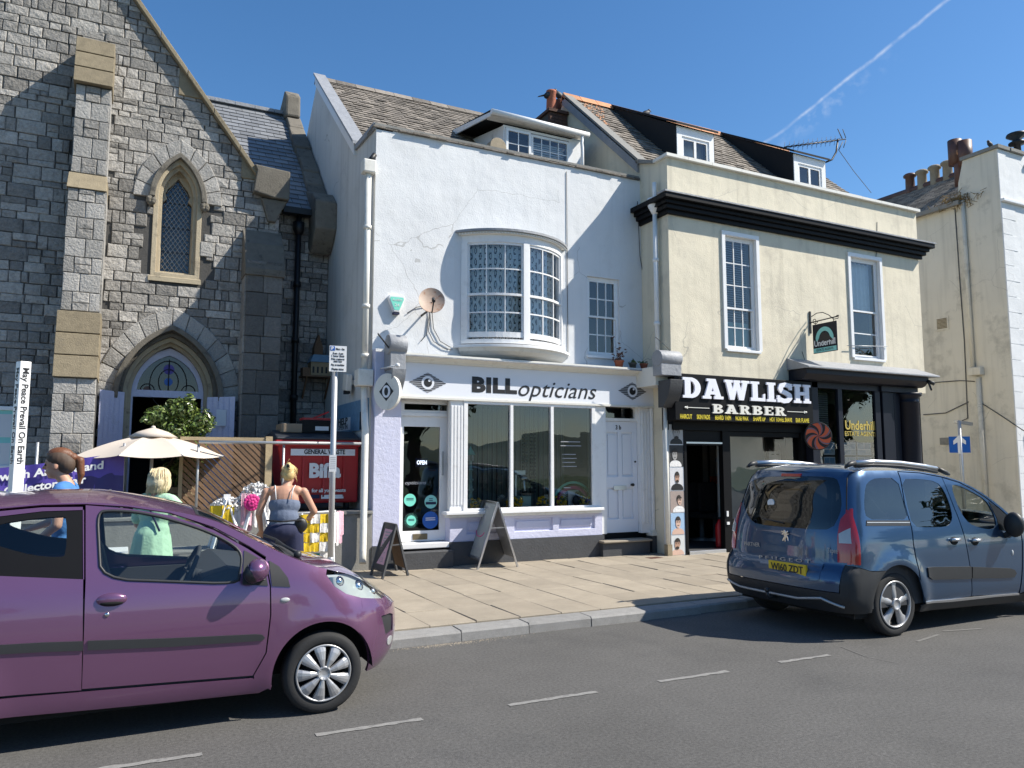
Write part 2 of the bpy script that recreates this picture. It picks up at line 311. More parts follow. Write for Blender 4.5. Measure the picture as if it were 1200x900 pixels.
class MB:
    def __init__(s): s.v = []; s.f = []; s.r = []; s.sm = []
    def add(s, vs, fs, rnd=None, smooth=False):
        b = len(s.v); s.v += [tuple(p) for p in vs]
        rr = random.random() if rnd is None else rnd
        for f in fs: s.f.append(tuple(b+i for i in f)); s.r.append(rr); s.sm.append(smooth)
        return s
    def box(s, x0, x1, y0, y1, z0, z1, rnd=None):
        x0, x1 = min(x0, x1), max(x0, x1); y0, y1 = min(y0, y1), max(y0, y1); z0, z1 = min(z0, z1), max(z0, z1)
        return s.add([(x0, y0, z0), (x1, y0, z0), (x1, y1, z0), (x0, y1, z0), (x0, y0, z1), (x1, y0, z1), (x1, y1, z1), (x0, y1, z1)],
                     [(0, 3, 2, 1), (4, 5, 6, 7), (0, 1, 5, 4), (1, 2, 6, 5), (2, 3, 7, 6), (3, 0, 4, 7)], rnd)
    def obox(s, c, ax, ay, az, rnd=None):            # centre and three half-axis vectors
        c, ax, ay, az = map(Vector, (c, ax, ay, az)); vs = [c+i*ax+j*ay+k*az for k in (-1, 1) for i, j in ((-1, -1), (1, -1), (1, 1), (-1, 1))]
        return s.add(vs, [(0, 3, 2, 1), (4, 5, 6, 7), (0, 1, 5, 4), (1, 2, 6, 5), (2, 3, 7, 6), (3, 0, 4, 7)], rnd)
    def bar(s, p0, p1, w, d, up=(0, 0, 1), rnd=None):   # rectangular bar between two points
        p0, p1 = Vector(p0), Vector(p1); a = (p1-p0); l = a.length; a.normalize(); u = Vector(up)
        if abs(a.dot(u)) > .98: u = Vector((0, 1, 0))
        b = a.cross(u).normalized(); c = b.cross(a).normalized()
        return s.obox((p0+p1)/2, a*l/2, b*w/2, c*d/2, rnd)
    def plate(s, outer, holes=(), y0=0, y1=1, axis='y', rnd=None, mode='evenodd'):   # 2D outline(s) extruded along an axis
        loops = ([outer] if outer and not isinstance(outer[0][0], (list, tuple)) else list(outer))+list(holes)
        ov, fs = tri2d(loops, mode)
        def m3(p, y): return (p[0], y, p[1]) if axis == 'y' else (y, p[0], p[1]) if axis == 'x' else (p[0], p[1], y)
        n = len(ov); a = [m3(p, y0) for p in ov]; b = [m3(p, y1) for p in ov]
        flip = (axis == 'y')     # (x,z) CCW seen from -y
        F = []
        lo = [f if flip else f[::-1] for f in fs]; hi = [f[::-1] if flip else f for f in fs]
        if y1 < y0: lo, hi = [f[::-1] for f in lo], [f[::-1] for f in hi]
        F += lo; F += [tuple(n+i for i in f) for f in hi]
        ec = {}
        for f in fs:
            for i in range(len(f)): e = (f[i], f[(i+1) % len(f)]); ec[e] = 1
        for (i, j) in ec:
            if (j, i) not in ec:
                q = (i, n+i, n+j, j) if flip else (i, j, n+j, n+i)
                if y1 < y0: q = q[::-1]
                F.append(q)
        return s.add(a+b, F, rnd)
    def tube(s, pts, r, n=8, caps=True, smooth=True, rnd=None):
        pts = [Vector(p) for p in pts]; rs = r if isinstance(r, (list, tuple)) else [r]*len(pts)
        vs = []; fs = []; prev = None
        for i, p in enumerate(pts):
            t = (pts[min(i+1, len(pts)-1)]-pts[max(i-1, 0)]).normalized()
            if prev is None:
                u = Vector((0, 0, 1)) if abs(t.z) < .9 else Vector((1, 0, 0)); u = (u-t*u.dot(t)).normalized()
            else: u = (prev-t*prev.dot(t)).normalized()
            prev = u; b = t.cross(u)
            for k in range(n): a = 2*math.pi*k/n; vs.append(p+(u*math.cos(a)+b*math.sin(a))*rs[i])
        for i in range(len(pts)-1):
            for k in range(n): fs.append((i*n+k, i*n+(k+1) % n, (i+1)*n+(k+1) % n, (i+1)*n+k))
        rr = random.random() if rnd is None else rnd
        s.add(vs, fs, rr, smooth)
        if caps:
            b = len(s.v)-len(vs)
            s.f.append(tuple(b+k for k in range(n))[::-1]); s.r.append(rr); s.sm.append(False)
            s.f.append(tuple(b+(len(pts)-1)*n+k for k in range(n))); s.r.append(rr); s.sm.append(False)
        return s
    def lathe(s, prof, c=(0, 0, 0), axis='z', n=24, smooth=True, rnd=None, caps=True):   # prof: (radius, height)
        vs = []; fs = []
        for (r, h) in prof:
            for k in range(n):
                a = 2*math.pi*k/n; x, y = r*math.cos(a), r*math.sin(a)
                p = (x, y, h) if axis == 'z' else (x, h, -y) if axis == 'y' else (h, x, y)
                vs.append((p[0]+c[0], p[1]+c[1], p[2]+c[2]))
        for i in range(len(prof)-1):
            for k in range(n): fs.append((i*n+k, i*n+(k+1) % n, (i+1)*n+(k+1) % n, (i+1)*n+k))
        if caps and prof[0][0] > 1e-5: fs.append(tuple(range(n))[::-1])
        if caps and prof[-1][0] > 1e-5: fs.append(tuple((len(prof)-1)*n+k for k in range(n)))
        return s.add(vs, fs, rnd, smooth)
    def ball(s, c, r, n=12, m=8, rnd=None, rot=None):
        r = (r, r, r) if isinstance(r, (int, float)) else r; vs = []; fs = []; c = Vector(c)
        for i in range(m+1):
            t = math.pi*i/m
            for k in range(n):
                a = 2*math.pi*k/n; p = Vector((r[0]*math.sin(t)*math.cos(a), r[1]*math.sin(t)*math.sin(a), r[2]*math.cos(t)))
                if rot is not None: p = rot @ p
                vs.append(c+p)
        for i in range(m):
            for k in range(n): fs.append((i*n+k, (i+1)*n+k, (i+1)*n+(k+1) % n, i*n+(k+1) % n))
        return s.add(vs, fs, rnd, True)
    def grid(s, P_, smooth=True, rnd=None, flip=False):    # rows of points
        h = len(P_); w_ = len(P_[0]); vs = [p for row in P_ for p in row]
        fs = [(i*w_+j, i*w_+j+1, (i+1)*w_+j+1, (i+1)*w_+j) for i in range(h-1) for j in range(w_-1)]
        if flip: fs = [f[::-1] for f in fs]
        return s.add(vs, fs, rnd, smooth)
    def obj(s, name, m=None, parent=None, bevel=0, **tags):
        me = bpy.data.meshes.new(name); me.from_pydata(s.v, [], s.f)
        a = me.attributes.new('rnd', 'FLOAT', 'FACE'); a.data.foreach_set('value', s.r)
        me.polygons.foreach_set('use_smooth', s.sm)
        if m is not None: me.materials.append(M[m] if isinstance(m, str) else m)
        me.update(); o = bpy.data.objects.new(name, me); col.objects.link(o)
        if parent is not None: kid(o, parent)
        if bevel:
            b = o.modifiers.new('bevel', 'BEVEL'); b.width = bevel; b.segments = 2; b.limit_method = 'ANGLE'; b.angle_limit = R(40)
        for k, v in tags.items(): o[k] = v
        return o
def world_of(o):
    m = o.matrix_basis.copy()
    if o.parent: m = world_of(o.parent) @ o.matrix_parent_inverse @ m
    return m
def kid(o, parent):
    o.parent = parent; o.matrix_parent_inverse = world_of(parent).inverted(); return o
def thing(name, label, cat, loc=(0, 0, 0), group=None, rot=0):
    o = bpy.data.objects.new(name, None); col.objects.link(o); o.location = loc; o.rotation_euler = (0, 0, rot); o.empty_display_size = .2
    o['label'] = label; o['category'] = cat
    if group: o['group'] = group
    return o
def tag(o, label, cat, group=None):
    o['label'] = label; o['category'] = cat
    if group: o['group'] = group
    return o
def struct(o): o['kind'] = 'structure'; return o
def stuff(o): o['kind'] = 'stuff'; return o
def copy_tree(o, parent=None):
    c = o.copy(); col.objects.link(c)
    if parent: c.parent = parent
    for ch in [x for x in bpy.data.objects if x.parent == o]: copy_tree(ch, c)
    return c
def text_loops(txt, size=1.0, shear=0, bold=0, space=1.0, align='LEFT', sx=1.0):
    cu = bpy.data.curves.new('t', 'FONT'); cu.body = txt; cu.size = size; cu.shear = shear; cu.offset = bold; cu.space_character = space; cu.align_x = align; cu.resolution_u = 3
    cu.fill_mode = 'NONE' if False else 'FRONT'
    o = bpy.data.objects.new('t', cu); col.objects.link(o)
    dg = bpy.context.evaluated_depsgraph_get(); me = bpy.data.meshes.new_from_object(o.evaluated_get(dg))
    vs = [(v.co.x*sx, v.co.y) for v in me.vertices]; fs = [tuple(p.vertices) for p in me.polygons]
    bpy.data.objects.remove(o); bpy.data.curves.remove(cu); bpy.data.meshes.remove(me)
    return vs, fs
def text_on(mb, txt, org, ux, uz, size, depth=.003, fit=None, **k):    # text in the plane org+ux,uz; standing proud by depth against the normal
    vs, fs = text_loops(txt, 1.0, **k)
    if not vs: return mb
    x0 = min(v[0] for v in vs); x1 = max(v[0] for v in vs); y0 = min(v[1] for v in vs)
    sc = size; sx = sc
    if fit: sx = fit/(x1-x0)
    ux, uz, org = Vector(ux).normalized(), Vector(uz).normalized(), Vector(org); nn = ux.cross(uz)   # toward viewer
    a = [org+ux*((v[0]-x0)*sx)+uz*(v[1]*sc)+nn*depth for v in vs]; b = [p-nn*(depth*.9) for p in a]; n = len(a)
    F = []
    ec = set()
    for f in fs:
        A = [vs[i] for i in f[:3]]
        if (A[1][0]-A[0][0])*(A[2][1]-A[0][1])-(A[1][1]-A[0][1])*(A[2][0]-A[0][0]) < 0: f = f[::-1]
        F.append(f)
        for i in range(len(f)): ec.add((f[i], f[(i+1) % len(f)]))
    S = [(j, i, n+i, n+j) for (i, j) in ec if (j, i) not in ec]
    return mb.add(a+b, F+S, .5)
def rect_px(Y, a, b):     # X0,X1,Z0,Z1 of a rectangle on a facade from its top-left and bottom-right survey points
    p = P(*a, Y=Y); q = P(*b, Y=Y); return p.x, q.x, q.z, p.z
# ------------------------------------------------------------------ ground
KY = 7.20; PZ = .12; YS = 11.60; YO = 11.90; YD = 11.06; XO = 3.50; XD = 8.83; XR = 15.92
road = struct(MB().grid([[(x, y, 0) for x in (-400, -40, -6, 0, 6, 12, 40, 400)] for y in (-14, -4, 2, 5, 6, KY+.05)], smooth=False).obj('road', 'asphalt'))
struct(MB().grid([[(x, y, -.06) for x in (-2500, 2500)] for y in (-2500, 2500)], smooth=False).obj('ground', 'joint'))
struct(MB().box(-300, 300, -120, -14, -.05, .06).obj('lawn', 'grass'))
pv = struct(MB().box(-60, 80, KY+.26, 60, -.05, PZ-.03).obj('pavement', 'joint'))
SW = .512; SD = .765; rs = random.Random(3)
mb_far = MB()
for j in range(6):
    for i in range(-6, 38):
        x0 = 3.36+(i-3)*SW; y0 = KY+.27+j*SD; x1 = x0+SW; y1 = y0+SD
        if y1 > 12.0: y1 = 12.0
        if y1-y0 < .1: continue
        e = .004; z = PZ+rs.uniform(-.004, .004); tx = rs.uniform(-.003, .003); ty = rs.uniform(-.003, .003); b = .006
        m = MB()
        vs = [(x0+e, y0+e, z-.05), (x1-e, y0+e, z-.05), (x1-e, y1-e, z-.05), (x0+e, y1-e, z-.05),
              (x0+e, y0+e, z-b), (x1-e, y0+e, z-b), (x1-e, y1-e, z-b), (x0+e, y1-e, z-b),
              (x0+e+b, y0+e+b, z-tx-ty), (x1-e-b, y0+e+b, z+tx-ty), (x1-e-b, y1-e-b, z+tx+ty), (x0+e+b, y1-e-b, z-tx+ty)]
        fs = [(8, 9, 10, 11)]+[(k, (k+1) % 4, 4+(k+1) % 4, 4+k) for k in range(4)]+[(4+k, 4+(k+1) % 4, 8+(k+1) % 4, 8+k) for k in range(4)]
        if 0 <= i <= 21 or (j > 0 and -4 <= i < 0): m.add(vs, fs, rs.random()).obj('paving_slab', 'slab', pv)
        else: mb_far.add(vs, fs, rs.random())
stuff(mb_far.obj('paving_slab', 'slab', pv))
kb = struct(MB().box(-60, 80, KY+.20, KY+.25, -.05, PZ-.045).obj('kerb', 'joint'))
x = -3.0
while x < 22:
    x1 = x+.76; m = MB(); e = .004; z = PZ-.02+rs.uniform(-.003, .003); dy = rs.uniform(-.004, .004)
    sh = 0 if x < 5.2 else min((x-5.2)*.055, .17)
    m.add([(x+e, KY+dy+sh, -.05), (x1-e, KY+dy+sh, -.05), (x1-e, KY+.262, -.05), (x+e, KY+.262, -.05),
           (x+e, KY+dy+.006+sh, z-.02), (x1-e, KY+dy+.006+sh, z-.02), (x+e+.004, KY+.024+sh, z), (x1-e-.004, KY+.024+sh, z), (x1-e-.004, KY+.255, z+.006), (x+e+.004, KY+.255, z+.006)],
          [(0, 1, 5, 4), (4, 5, 7, 6), (6, 7, 8, 9), (0, 4, 6, 9, 3), (1, 2, 8, 7, 5), (3, 9, 8, 2)], rs.random())
    m.obj('kerbstone', 'kerbstone', kb); x = x1
# worn parking bay dashes
for (a, b) in (((90, 906), (237, 884)), ((370, 862), (495, 843)), ((596, 827), (699, 811)), ((772, 799), (853, 787)), ((913, 776.5), (972, 768))):
    p, q = P(*a, Z=0), P(*b, Z=0); n = 14; rows = [[], []]
    for k in range(n+1):
        t = k/n; c = p.lerp(q, t)
        rows[0].append((c.x, c.y-.026+rs.uniform(-.009, .009), .004)); rows[1].append((c.x, c.y+.026+rs.uniform(-.009, .009), .004))
    struct(MB().grid(rows, smooth=False).obj('road_marking', 'road_paint'))
for pts in ([(1105, 740), (1150, 737)], [(1075, 752), (1100, 744)], [(985, 758), (1015, 770), (1055, 778)], [(1120, 765), (1135, 768)]):
    ws = [P(*q, Z=0) for q in pts]; a_ = [(c.x, c.y-.018, .004) for c in ws]; b_ = [(c.x, c.y+.018, .004) for c in ws]
    struct(MB().grid([a_, b_], smooth=False).obj('road_scuff', 'scuff'))
g_ = MB(); rg = random.Random(11)
for k in range(420):
    t = rg.gauss(0, .28); x = 2.95+t*1.0; y = KY-.03-abs(rg.gauss(0, .045)); r_ = rg.uniform(.002, .006)
    g_.add([(x-r_, y-r_, .001), (x+r_, y-r_*.6, .001), (x, y+r_, .001), (x, y, r_*1.2)], [(0, 1, 3), (1, 2, 3), (2, 0, 3)])
tag(stuff(g_.obj('grit', 'slab')), 'pale grit scattered along the kerb edge ahead of the purple car', 'grit')

# ------------------------------------------------------------------ window helpers
def sash(parent, X0, X1, Z0, Z1, Y, cols, rows, mid=.5, fr=.06, arch=0, curtain=None, bars=.022, back=.5, gl='glass', frm='white_paint', rows_top=None, depth=.07):
    """timber sash set in an opening: frame, two sashes with glazing bars, panes"""
    m = MB()
    m.plate([(X0, Z0), (X1, Z0), (X1, Z1), (X0, Z1)], [[(X0+fr, Z0+fr), (X0+fr, Z1-fr), (X1-fr, Z1-fr), (X1-fr, Z0+fr)]], Y+.05, Y+.05+depth)
    if arch:
        a = arch; m.plate([(X0-a, Z0), (X1+a, Z0), (X1+a, Z1+a), (X0-a, Z1+a)], [[(X0+.004, Z0-.001), (X0+.004, Z1-.004), (X1-.004, Z1-.004), (X1-.004, Z0-.001)]], Y-.035, Y+.04)
    win = m.obj('window', frm, parent, bevel=.004)
    zi0, zi1, xi0, xi1 = Z0+fr, Z1-fr, X0+fr, X1-fr; zm = zi0+(zi1-zi0)*mid
    rt = rows if rows_top is None else rows_top
    for (za, zb, yy, nr, nm) in ((zi0, zm+.02, Y+.085, rows, 'lower_sash'), (zm-.02, zi1, Y+.06, rt, 'upper_sash')):
        s = MB(); t = .035
        s.plate([(xi0, za), (xi1, za), (xi1, zb), (xi0, zb)], [[(xi0+t, za+t), (xi0+t, zb-t), (xi1-t, zb-t), (xi1-t, za+t)]], yy, yy+.03)
        for c in range(1, cols): xx = xi0+t+(xi1-xi0-2*t)*c/cols; s.box(xx-bars/2, xx+bars/2, yy+.003, yy+.026, za+t, zb-t)
        for r_ in range(1, nr): zz = za+t+(zb-za-2*t)*r_/nr; s.box(xi0+t, xi1-t, yy+.005, yy+.024, zz-bars/2, zz+bars/2)
        s.obj(nm, frm, win)
        for c in range(cols):
            for r_ in range(nr):
                xa = xi0+t+(xi1-xi0-2*t)*c/cols; xb = xi0+t+(xi1-xi0-2*t)*(c+1)/cols; zza = za+t+(zb-za-2*t)*r_/nr; zzb = za+t+(zb-za-2*t)*(r_+1)/nr
                q = rs.uniform(-.0012, .0012); q2 = rs.uniform(-.0012, .0012)
                MB().add([(xa, yy+.014+q, zza), (xb, yy+.014-q, zza), (xb, yy+.014-q+q2, zzb), (xa, yy+.014+q+q2, zzb)], [(0, 1, 2, 3)]).obj('pane', gl, win)
    MB().box(X0-.03, X1+.03, Y-.05, Y+.12, Z0-.05, Z0).obj('sill', frm, win, bevel=.005)
    # dark room box behind
    r_ = MB(); a, b, c, d = X0-.25, X1+.25, Z0-.2, Z1+.1; yb = Y+.30; yf = yb+back
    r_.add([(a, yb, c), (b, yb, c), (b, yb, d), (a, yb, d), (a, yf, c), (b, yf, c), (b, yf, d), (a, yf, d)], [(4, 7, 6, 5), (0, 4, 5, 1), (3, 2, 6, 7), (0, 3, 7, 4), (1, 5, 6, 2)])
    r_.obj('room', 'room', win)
    return win
def lace(mb, fpos, u0, u1, z0, z1, du=.09):
    """net curtain: a gathered sheet pierced by rows of ovals"""
    n = int((u1-u0)/.009); rowsz = [z0+(z1-z0)*k/70 for k in range(71)]; v = []; f = []; fi = []
    for i in range(n+1):
        u = u0+(u1-u0)*i/n
        for z in rowsz: v.append(fpos(u, z, .014*math.sin(u*2*math.pi/du)))
    for i in range(n):
        for j in range(70):
            u = u0+(u1-u0)*(i+.5)/n; z = (rowsz[j]+rowsz[j+1])/2
            cu = (u/.085) % 1-.5; cz = (z/.2+.5*(int(u/.085) % 2)) % 1-.5
            if (cu/.27)**2+(cz/.36)**2 < 1 and (cu/.15)**2+(cz/.22)**2 > 1: continue
            f.append((i*71+j, (i+1)*71+j, (i+1)*71+j+1, i*71+j+1))
    mb.add(v, f, .5, True)

# ------------------------------------------------------------------ opticians' house
OH = thing('opticians_house', 'white rendered house with bow window over the lilac opticians shopfront', 'house', (6, YO, PZ))
ZT = 7.27
bX0, bX1 = P(541, 290, Y=YO).x, P(658, 300, Y=YO).x; bZt = P(545, 283, Y=YO).z; bZb = P(545, 402, Y=YO).z
s0, s1, s2, s3 = rect_px(YO, (688, 323), (727, 417)); s2 = P(690, 416, Y=YO).z
wall = MB(); wall.plate([(XO, 3.2), (XD, 3.2), (XD, ZT), (XO, ZT)],
   [[(bX0+.1, bZb), (bX0+.1, bZt), (bX1-.1, bZt), (bX1-.1, bZb)], [(s0, s2), (s0, s3), (s1, s3), (s1, s2)]], YO, YO+.3)
ow = wall.obj('front_wall', 'white_wall', OH)
# left return wall with gable
yb, zb_ = 16.53, 10.25; y1_, z1_ = 13.14, 7.36
MB().plate([(YO+.002, .1), (21, .1), (21, 6.3), (yb, zb_), (y1_, z1_), (YO+.3, ZT), (YO+.002, ZT)], (), XO-.004, XO+.25, axis='x').obj('side_wall', 'grey_side', OH)
MB().plate([(YO+.3, .1), (21, .1), (21, 6.3), (yb, zb_), (y1_, z1_), (YO+.3, ZT)], (), XD-.02, XD+.2, axis='x').obj('party_wall', 'grey_side', OH)
MB().box(XO, XD, 20.6, 21, .1, 6.3).obj('rear_wall', 'grey_side', OH)
# parapet coping: ragged slates under a mortar cap
cp = MB(); x = XO-.06
while x < XD-.04:
    l = rs.uniform(.14, .3); xe = min(x+l, XD-.03); dz = rs.uniform(-.012, .012); o_ = rs.uniform(.02, .075)
    cp.box(x, xe-.006, YO-o_, YO+.35, ZT+.003+dz*.2, ZT+.028+dz, rs.random()); x = xe
stuff(cp.obj('coping_slate', 'old_slate', OH))
MB().box(XO-.03, XD-.03, YO-.012, YO+.34, ZT+.043, ZT+.085).obj('coping', 'concrete', OH)
MB().plate([(YO, ZT-.02), (y1_, z1_-.03), (y1_, z1_+.06), (YO, ZT+.09)], (), XO-.05, XO+.28, axis='x').obj('coping', 'lead', OH)
# barge board along the verge
MB().plate([(y1_-.05, z1_-.12), (yb, zb_-.13), (yb, zb_+.09), (y1_-.05, z1_+.09)], (), XO-.06, XO-.004, axis='x').obj('barge_board', 'white_paint', OH)
MB().plate([(y1_-.12, z1_+.06), (yb, zb_+.10), (yb, zb_+.15), (y1_-.12, z1_+.12)], (), XO-.10, XO+.16, axis='x').obj('verge', 'lead', OH)
# slated roof with real courses
def slate_roof(name, m, parent, X0, X1, ya, za, yb2, zb2, cw=.22, ch=.17, skip=None, seed=1, jit=.006, base=True):
    rr = random.Random(seed); L_ = math.hypot(yb2-ya, zb2-za); dy, dz = (yb2-ya)/L_, (zb2-za)/L_; ny, nz_ = -dz, dy
    mb = MB(); n = int(L_/ch)
    for j in range(n+1):
        d0 = j*ch-.03; d1 = min(d0+ch+.04, L_); off = (j % 2)*cw/2; x = X0-off
        while x < X1:
            a, b = max(x, X0), min(x+cw, X1); x += cw
            if b-a < .03 or (skip and skip((a+b)/2, ya+dy*(d0+ch/2))): continue
            u = .026+rr.uniform(-jit, jit); l = .006; t = .012; g = .004; e0 = d0+rr.uniform(-jit, jit)
            def q(xx, d, h): return (xx, ya+dy*d+ny*h, za+dz*d+nz_*h)
            mb.add([q(a+g, e0, u), q(b-g, e0, u+rr.uniform(-jit, jit)*.5), q(b-g, d1, l), q(a+g, d1, l), q(a+g, e0, u-t), q(b-g, e0, u-t)], [(0, 1, 2, 3), (4, 5, 1, 0)], rr.random())
    if base:
        MB().add([(X0, ya, za), (X1, ya, za), (X1, yb2, zb2), (X0, yb2, zb2), (X0, ya, za-.06), (X1, ya, za-.06), (X1, yb2, zb2-.06), (X0, yb2, zb2-.06)], [(0, 1, 2, 3), (4, 7, 6, 5), (0, 4, 5, 1), (2, 6, 7, 3), (0, 3, 7, 4), (1, 5, 6, 2)]).obj('roof_deck', 'black_felt', parent)
    return stuff(mb.obj(name, m, parent))
slate_roof('roof_slate', 'old_slate', OH, XO+.1, XD, 12.6, 6.95, yb, zb_+.02, cw=.2, ch=.15, seed=4, jit=.009)
MB().add([(XO, yb, zb_), (XD, yb, zb_), (XD, 21, 6.35), (XO, 21, 6.35)], [(0, 1, 2, 3)]).obj('rear_roof', 'black_felt', OH)
rt = MB(); x = XO-.05
while x < XD: rt.add([(x, yb-.14, zb_-.05), (x+.44, yb-.14, zb_-.05), (x+.44, yb, zb_+.10), (x, yb, zb_+.10), (x+.44, yb+.14, zb_-.05), (x, yb+.14, zb_-.05)], [(0, 1, 2, 3), (3, 2, 4, 5), (0, 3, 5), (1, 4, 2)], rs.random()); x += .45
stuff(rt.obj('ridge_tile', 'old_slate', OH))
# dormer
DY = 13.2; dX0 = P(590, 150, Y=DY).x; dX1 = P(683, 170, Y=DY).x; dzT = P(590, 146, Y=DY).z
dz0 = 7.25
A0, A1, A2, A3 = rect_px(DY, (592, 148), (620, 180)); B0, B1, B2, B3 = rect_px(DY, (622, 157), (667, 197))
dm = MB().plate([(dX0, dz0), (dX1, dz0), (dX1, dzT), (dX0, dzT)], [[(A0, 7.5), (A0, dzT-.05), (B1, dzT-.05), (B1, 7.5)]], DY, DY+.08).obj('dormer', 'white_paint', OH)
for (a, b, n) in ((A0, A1+.02, 2), (A1+.05, B1, 4)):
    m = MB(); zt = dzT-.07; zb2 = 7.5; yo = DY-.05 if n == 2 else DY+.0
    m.plate([(a, zb2), (b, zb2), (b, zt), (a, zt)], [[(a+.05, zb2+.05), (a+.05, zt-.05), (b-.05, zt-.05), (b-.05, zb2+.05)]], yo, yo+.05)
    for k in range(1, n): xx = a+.05+(b-a-.1)*k/n; m.box(xx-.009, xx+.009, yo+.01, yo+.03, zb2+.05, zt-.05)
    for k in range(1, 3): zz = zb2+(zt-zb2)*k/3; m.box(a+.05, b-.05, yo+.012, yo+.028, zz-.009, zz+.009)
    m.obj('dormer_window', 'white_paint', dm)
    MB().add([(a+.04, yo+.02, zb2), (b-.04, yo+.02, zb2), (b-.04, yo+.02, zt), (a+.04, yo+.02, zt)], [(0, 1, 2, 3)]).obj('pane', 'glass', dm)
m = MB(); 
for k in range(16): zz = dzT-.18-k*.045; m.box(A1+.1, B1-.05, DY+.14, DY+.165, zz-.012, zz+.012)
m.obj('blind', 'blind', dm)
MB().box(dX0, dX1, DY+.5, DY+.52, 7.2, dzT).obj('room', 'room', dm)
MB().plate([(DY+.08, 7.2), (15.4, 9.2), (15.4, 8.9), (DY+.08, dzT)], (), dX0, dX0+.06, axis='x').obj('cheek', 'white_paint', dm)
MB().plate([(DY+.08, 7.2), (15.4, 9.2), (15.4, 8.9), (DY+.08, dzT)], (), dX1-.06, dX1, axis='x').obj('cheek', 'white_paint', dm)
p = P(577, 130, Y=DY-.18); dl = p.x; ft = p.z; dr = P(688, 160, Y=DY-.18).x
MB().plate([(DY-.16, ft-.01), (15.8, ft+.5), (15.8, ft+.58), (DY-.16, ft+.05)], (), dl, dr, axis='x').obj('dormer_roof', 'black_felt', dm)
MB().plate([(DY-.14, ft-.09), (15.0, ft+.27), (15.0, ft+.40), (DY-.14, ft-.012)], (), dl-.03, dl+.0, axis='x').obj('fascia_board', 'white_paint', dm)
MB().plate([(DY-.14, ft-.07), (DY+.08, ft-.07), (DY+.08, ft-.02), (DY-.14, ft-.02)], (), dl+.002, dr, axis='x').obj('soffit', 'cream_paint', dm)
MB().tube([(dl-.03, DY-.20, ft-.02), (dr+.03, DY-.20, ft-.06)], .055, 10).obj('gutter', 'white_paint', dm)
MB().tube([(dr-.12, DY-.20, ft-.05), (dr-.12, DY-.16, ft-.25), (dr-.12, DY-.18, ft-.35), (dr-.12, DY-.18, 7.3)], .035, 8).obj('downpipe', 'white_paint', dm)
tb = P(580, 175, Y=12.55)
tablet = MB(); ol = [(tb.x-.17, 7.2), (tb.x+.17, 7.2), (tb.x+.17, 7.62)]+[(tb.x+.17*math.cos(a_*math.pi/8), 7.62+.17*math.sin(a_*math.pi/8)) for a_ in range(1, 8)]+[(tb.x-.17, 7.62)]
tablet.plate(ol, (), 12.4, 12.62).obj('chimney_stub', 'terracotta' if False else 'chimney_buff', OH, bevel=.01)

# bow window
bw = bX1-bX0; sag = .46; Rb = ((bw/2)**2+sag**2)/(2*sag); cxb = (bX0+bX1)/2; cyb = YO-sag+Rb; amax = math.asin(bw/2/Rb)
def bow(t, r_=0, z=0): a = t*amax; return (cxb+(Rb+r_)*math.sin(a), cyb-(Rb+r_)*math.cos(a), z)
def bowstrip(mb, t0, t1, r0, r1, z0, z1, n=16):
    for k in range(n):
        a, b = t0+(t1-t0)*k/n, t0+(t1-t0)*(k+1)/n
        vs = [bow(a, r1, z0), bow(b, r1, z0), bow(b, r0, z0), bow(a, r0, z0), bow(a, r1, z1), bow(b, r1, z1), bow(b, r0, z1), bow(a, r0, z1)]
        fs = [(0, 3, 2, 1), (4, 5, 6, 7), (0, 1, 5, 4), (2, 3, 7, 6)]
        if k == 0: fs.append((3, 0, 4, 7))
        if k == n-1: fs.append((1, 2, 6, 5))
        mb.add(vs, fs, .5, False)
zs0 = bZb+.10; zs1 = bZt-.02
m = MB(); bowstrip(m, -1, 1, -.1, .0, zs1-.02, bZt+.16); bowstrip(m, -1, 1, -.12, .02, bZb-.02, zs0-.05)
for (a, b) in ((-1, -.90), (-.03, .07), (.92, 1)): bowstrip(m, a, b, -.09, .015, zs0-.05, zs1-.02, 3)
bwin = m.obj('bow_window', 'white_paint', OH)
secs = ((-.90, -.03), (.07, .92)); zmid = P(580, 345, Y=YO-.3).z; zsl = P(580, 389, Y=YO-.3).z
for (a, b) in secs:
    m = MB(); w_ = .03/(Rb*amax)
    bowstrip(m, a, b, -.06, -.02, zs1-.06, zs1-.02, 8); bowstrip(m, a, b, -.07, .0, zmid-.02, zmid+.02, 8); bowstrip(m, a, b, -.06, -.01, zsl-.09, zsl, 8)
    bowstrip(m, a, a+w_, -.06, -.02, zsl, zs1-.02, 1); bowstrip(m, b-w_, b, -.06, -.02, zsl, zs1-.02, 1)
    for k in (1, 2): t = a+(b-a)*k/3; bowstrip(m, t-w_*.3, t+w_*.3, -.045, -.018, zsl, zs1-.05, 1)
    for zz in (zsl+(zmid-zsl)*.52, zmid+(zs1-zmid)*.48): bowstrip(m, a, b, -.043, -.02, zz-.011, zz+.011, 8)
    m.obj('sash', 'white_paint', bwin)
    zr = [zsl-.0, zsl+(zmid-zsl)*.52, zmid, zmid+(zs1-zmid)*.48, zs1-.05]
    for k in range(3):
        for j in range(4):
            ta, tb_ = a+(b-a)*k/3, a+(b-a)*(k+1)/3
            MB().grid([[bow(ta+(tb_-ta)*q/3, -.035+rs.uniform(-.001, .001), zr[jj]) for q in range(4)] for jj in (j, j+1)], True).obj('pane', 'glass', bwin)
m = MB(); lace(m, lambda u, z, d: bow(u, -.13+d, z), -.93, .93, bZb+.02, zs1, .045); m2 = m
stuff(m.obj('net_curtain', 'curtain', bwin))
MB().grid([[bow(-.98+1.96*q/10, -.24, z) for q in range(11)] for z in (bZb, bZt)], True).obj('room', 'room', bwin)
MB().box(bX0+.1, bX1-.1, YO+.32, YO+.34, bZb-.1, bZt+.1).obj('room', 'room', bwin)
